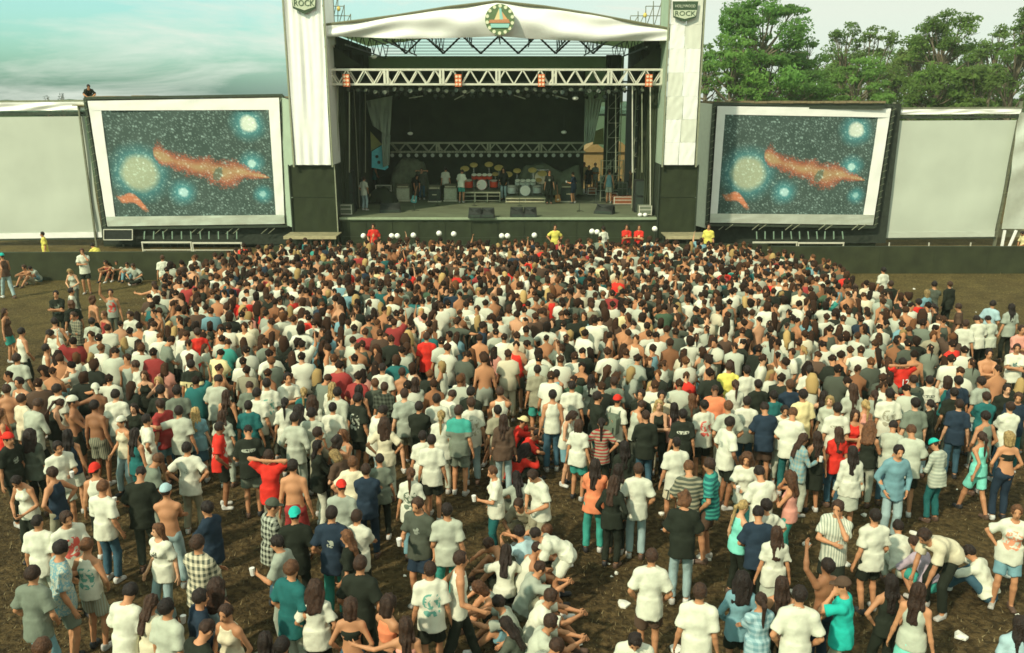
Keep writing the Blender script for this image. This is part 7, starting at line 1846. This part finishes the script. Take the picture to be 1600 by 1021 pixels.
# ---------------------------------------------------------------- litter
for i, (u, v, w, lab) in enumerate(((974, 944, .20, 'flat white paper scrap left of the person in white t-shirt and brown shorts'), (1261, 851, .16, 'white paper scrap right of the green trousered pink top'), (1321, 882, .15, 'pale blue paper scrap below the person with hand to face'),
        (1240, 926, .14, 'white paper scrap just left of the raised bare arm'), (1501, 994, .20, 'lone white paper scrap on open earth, bottom right'), (1572, 898, .18, 'yellowish paper scrap right of the sitting person in white'), (1427, 833, .13, 'cream paper scrap above the crouching people'),
        (1350, 805, .12, 'small pale scrap left of the white t-shirt and black shorts'), (963, 896, .08, 'tiny bright scrap on open earth near photo centre'), (1034, 803, .12, 'pale scrap by the feet of the striped shorts'), (1100, 872, .22, 'crumpled pale bag left of the green top and black trousers'),
        (1055, 1014, .2, 'white crumpled paper at the bottom edge near centre'), (24, 448, .12, 'white scrap on bare ground near the left barrier'), (1428, 452, .10, 'white speck on bare ground by the right barrier'), (1170, 874, .10, 'brownish scrap behind the black trousers'))):
    c = PG(u, v, .01); c.z = 0; r = random.Random(i); n = 9; mb = MB(c); ring = [(c.x+math.cos(k*6.283/n)*w*r.uniform(.35, .6), c.y+math.sin(k*6.283/n)*w*r.uniform(.35, .6), .012+r.uniform(0, .03)) for k in range(n)]
    low = [(a, b_, .003) for a, b_, _ in ring]
    mb.add(ring+[(c.x, c.y, .03+.03*r.random())]+low, [(k, (k+1) % n, n) for k in range(n)]+[(k, n+1+k, n+1+(k+1) % n, (k+1) % n) for k in range(n)]+[tuple(range(2*n, n, -1))])
    o = mb.build('paper_scrap', mat('paper', (.72, .70, .58), rough=.9, noise=.15)); tag(o, lab, 'litter')

for me in bpy.data.meshes:                # crisp edges on sheets and panels, so they do not look padded
    if me.name.split('.')[0] in ('front_cloth', 'cloth_panel', 'scrim_panel', 'skirt_panel', 'side_sheet', 'fascia_cloth', 'masking_drape', 'curtain', 'picture', 'top_border', 'bottom_border', 'left_border', 'right_border', 'screen_cloth', 'silver_band', 'hem_band', 'silver_sheet'):
        me.set_sharp_from_angle(angle=rad(48))
# ---------------------------------------------------------------- labels that single each person out
def colour(cn): return C[cn][1]
def garb(d):
    if d['tk'] == 'bare': a = 'no shirt'
    else: a = (PATN[d['tp']]+' ' if d['tp'] else '')+colour(d['tc'])+' '+TOPN[d['tk']]
    b_ = (PATN[d['bp']]+' ' if d['bp'] else '')+colour(d['bc'])+' '+BOTN[d['bk']]
    return a, b_
def base(d, full=True):
    a, b_ = garb(d); hat = (', '+colour(d['hat'].split('.')[1])+' '+HATN[d['hat'].split('.')[0]]) if d['hat'] else ''
    s = 'person with no shirt and '+b_ if a == 'no shirt' else 'person in '+a+' and '+b_
    p = POSN[d['pose']]
    return s+hat+(', '+p if p else '')
def finalize_labels():
    ps = [d for d in PEOPLE if not d['label']]; from collections import Counter
    key = {id(d): base(d) for d in ps}; cnt = Counter(key.values()); used = set(d['label'] for d in PEOPLE if d['label'])
    def short(d):
        if d['hat']: return 'the '+colour(d['hat'].split('.')[1])+' '+HATN[d['hat'].split('.')[0]]
        if d['tk'] == 'bare': return None
        return 'the '+(PATN[d['tp']]+' ' if d['tp'] else '')+colour(d['tc'])+' '+{'tee': 't-shirt', 'long': 'shirt', 'tank': 'vest', 'crop': 'crop top', 'bandeau': 'strapless top'}[d['tk']]
    sc_ = Counter(short(d) for d in PEOPLE if short(d)); LM = [(d, short(d)) for d in ps if short(d) and sc_[short(d)] == 1]
    LM += [(dict(px=p), n_) for p, n_ in (((290, 250), 'the left painted screen'), ((1250, 260), 'the right painted screen'), ((780, 420), 'the stage centre'), ((0, 700), 'the left photo edge'), ((1600, 700), 'the right photo edge'), ((800, 1021), 'the bottom centre'))]
    groups = {}
    for d in ps: groups.setdefault(key[id(d)], []).append(d)
    bad = 0
    for k, g in groups.items():
        if len(g) == 1: g[0]['o']['label'] = k; used.add(k); continue
        for d in g:
            best = None; x, y = d['px']
            cand = sorted(LM, key=lambda q: (q[0]['px'][0]-x)**2+(q[0]['px'][1]-y)**2)
            for q, n_ in cand:
                if q is d: continue
                dx, dy = x-q['px'][0], y-q['px'][1]; w = abs(dx)+abs(dy)
                if abs(dx) > abs(dy): rel = 'left of ' if dx < 0 else 'right of '
                else: rel = 'behind ' if dy < 0 else 'in front of '
                lab = k+', '+rel+n_
                if len(lab.split()) > 16: lab = k.rsplit(', ', 1)[0]+', '+rel+n_ if ', ' in k else lab
                if len(lab.split()) > 16 or lab in used: continue
                # true only if no same-looking person lies nearer on that side
                riv = [e for e in g if e is not d and math.hypot(e['px'][0]-q['px'][0], e['px'][1]-q['px'][1]) < math.hypot(dx, dy)]
                riv = [e for e in riv if (abs(e['px'][0]-q['px'][0]) > abs(e['px'][1]-q['px'][1])) == (abs(dx) > abs(dy)) and ((e['px'][0]-q['px'][0])*dx > 0 if abs(dx) > abs(dy) else (e['px'][1]-q['px'][1])*dy > 0)]
                if riv: continue
                best = lab; break
            if not best: best = k; bad += 1
            used.add(best); d['o']['label'] = best
    for d in PEOPLE:
        d['o']['group'] = {'crowd': 'people standing and sitting in the audience', 'stage': 'people at work on the stage', 'pit': 'staff in bright shirts along the pit'}[d['where']] if d['o'].get('label', '').find('on top of') < 0 else 'staff in bright shirts along the pit'
    print('labels without relation', bad)
finalize_labels()
for m_ in list(bpy.data.materials):
    if m_.name[0] == 't' and m_.name[1:].isdigit(): bpy.data.materials.remove(m_)
# trodden scraps too small to count
n = 260; x = RN.uniform(-22, 22, n); y = RN.uniform(9.5, 33, n); V = []; F_ = []
for i in range(n):
    a = RN.uniform(0, 6.28); w = RN.uniform(.02, .055); b0 = len(V)
    for k in range(4): V.append((x[i]+math.cos(a+k*1.57)*w*RN.uniform(.5, 1.1), y[i]+math.sin(a+k*1.57)*w*RN.uniform(.5, 1.1), .006+RN.uniform(0, .02)))
    F_.append((b0, b0+1, b0+2, b0+3))
o = link('trodden_litter', mesh_from('trodden_litter', V, F_, [mat('paper', ())])); tag(o, 'tiny trodden paper scraps and butts scattered over the earth', 'litter', kind='stuff')
HAZE = 0.0006  # even haze volume added to lift the blacks like faded film
if HAZE:
    hm = bpy.data.materials.new('dusty_air'); hm.use_nodes = True; hn = hm.node_tree.nodes; hn.remove(hn['Principled BSDF']); pv = hn.new('ShaderNodeVolumePrincipled')
    pv.inputs['Color'].default_value = (.86, .93, .78, 1); pv.inputs['Density'].default_value = HAZE; pv.inputs['Anisotropy'].default_value = .2
    hm.node_tree.links.new(pv.outputs[0], hn['Material Output'].inputs['Volume'])
    mb = MB(); mb.box(-60, 60, -6, 100, -1.0, 26.0); o = mb.build('haze', hm); tag(o, kind='stuff'); tag(o, 'thin even haze added over the field to lift the dark tones', 'haze')
bpy.context.view_layer.update()
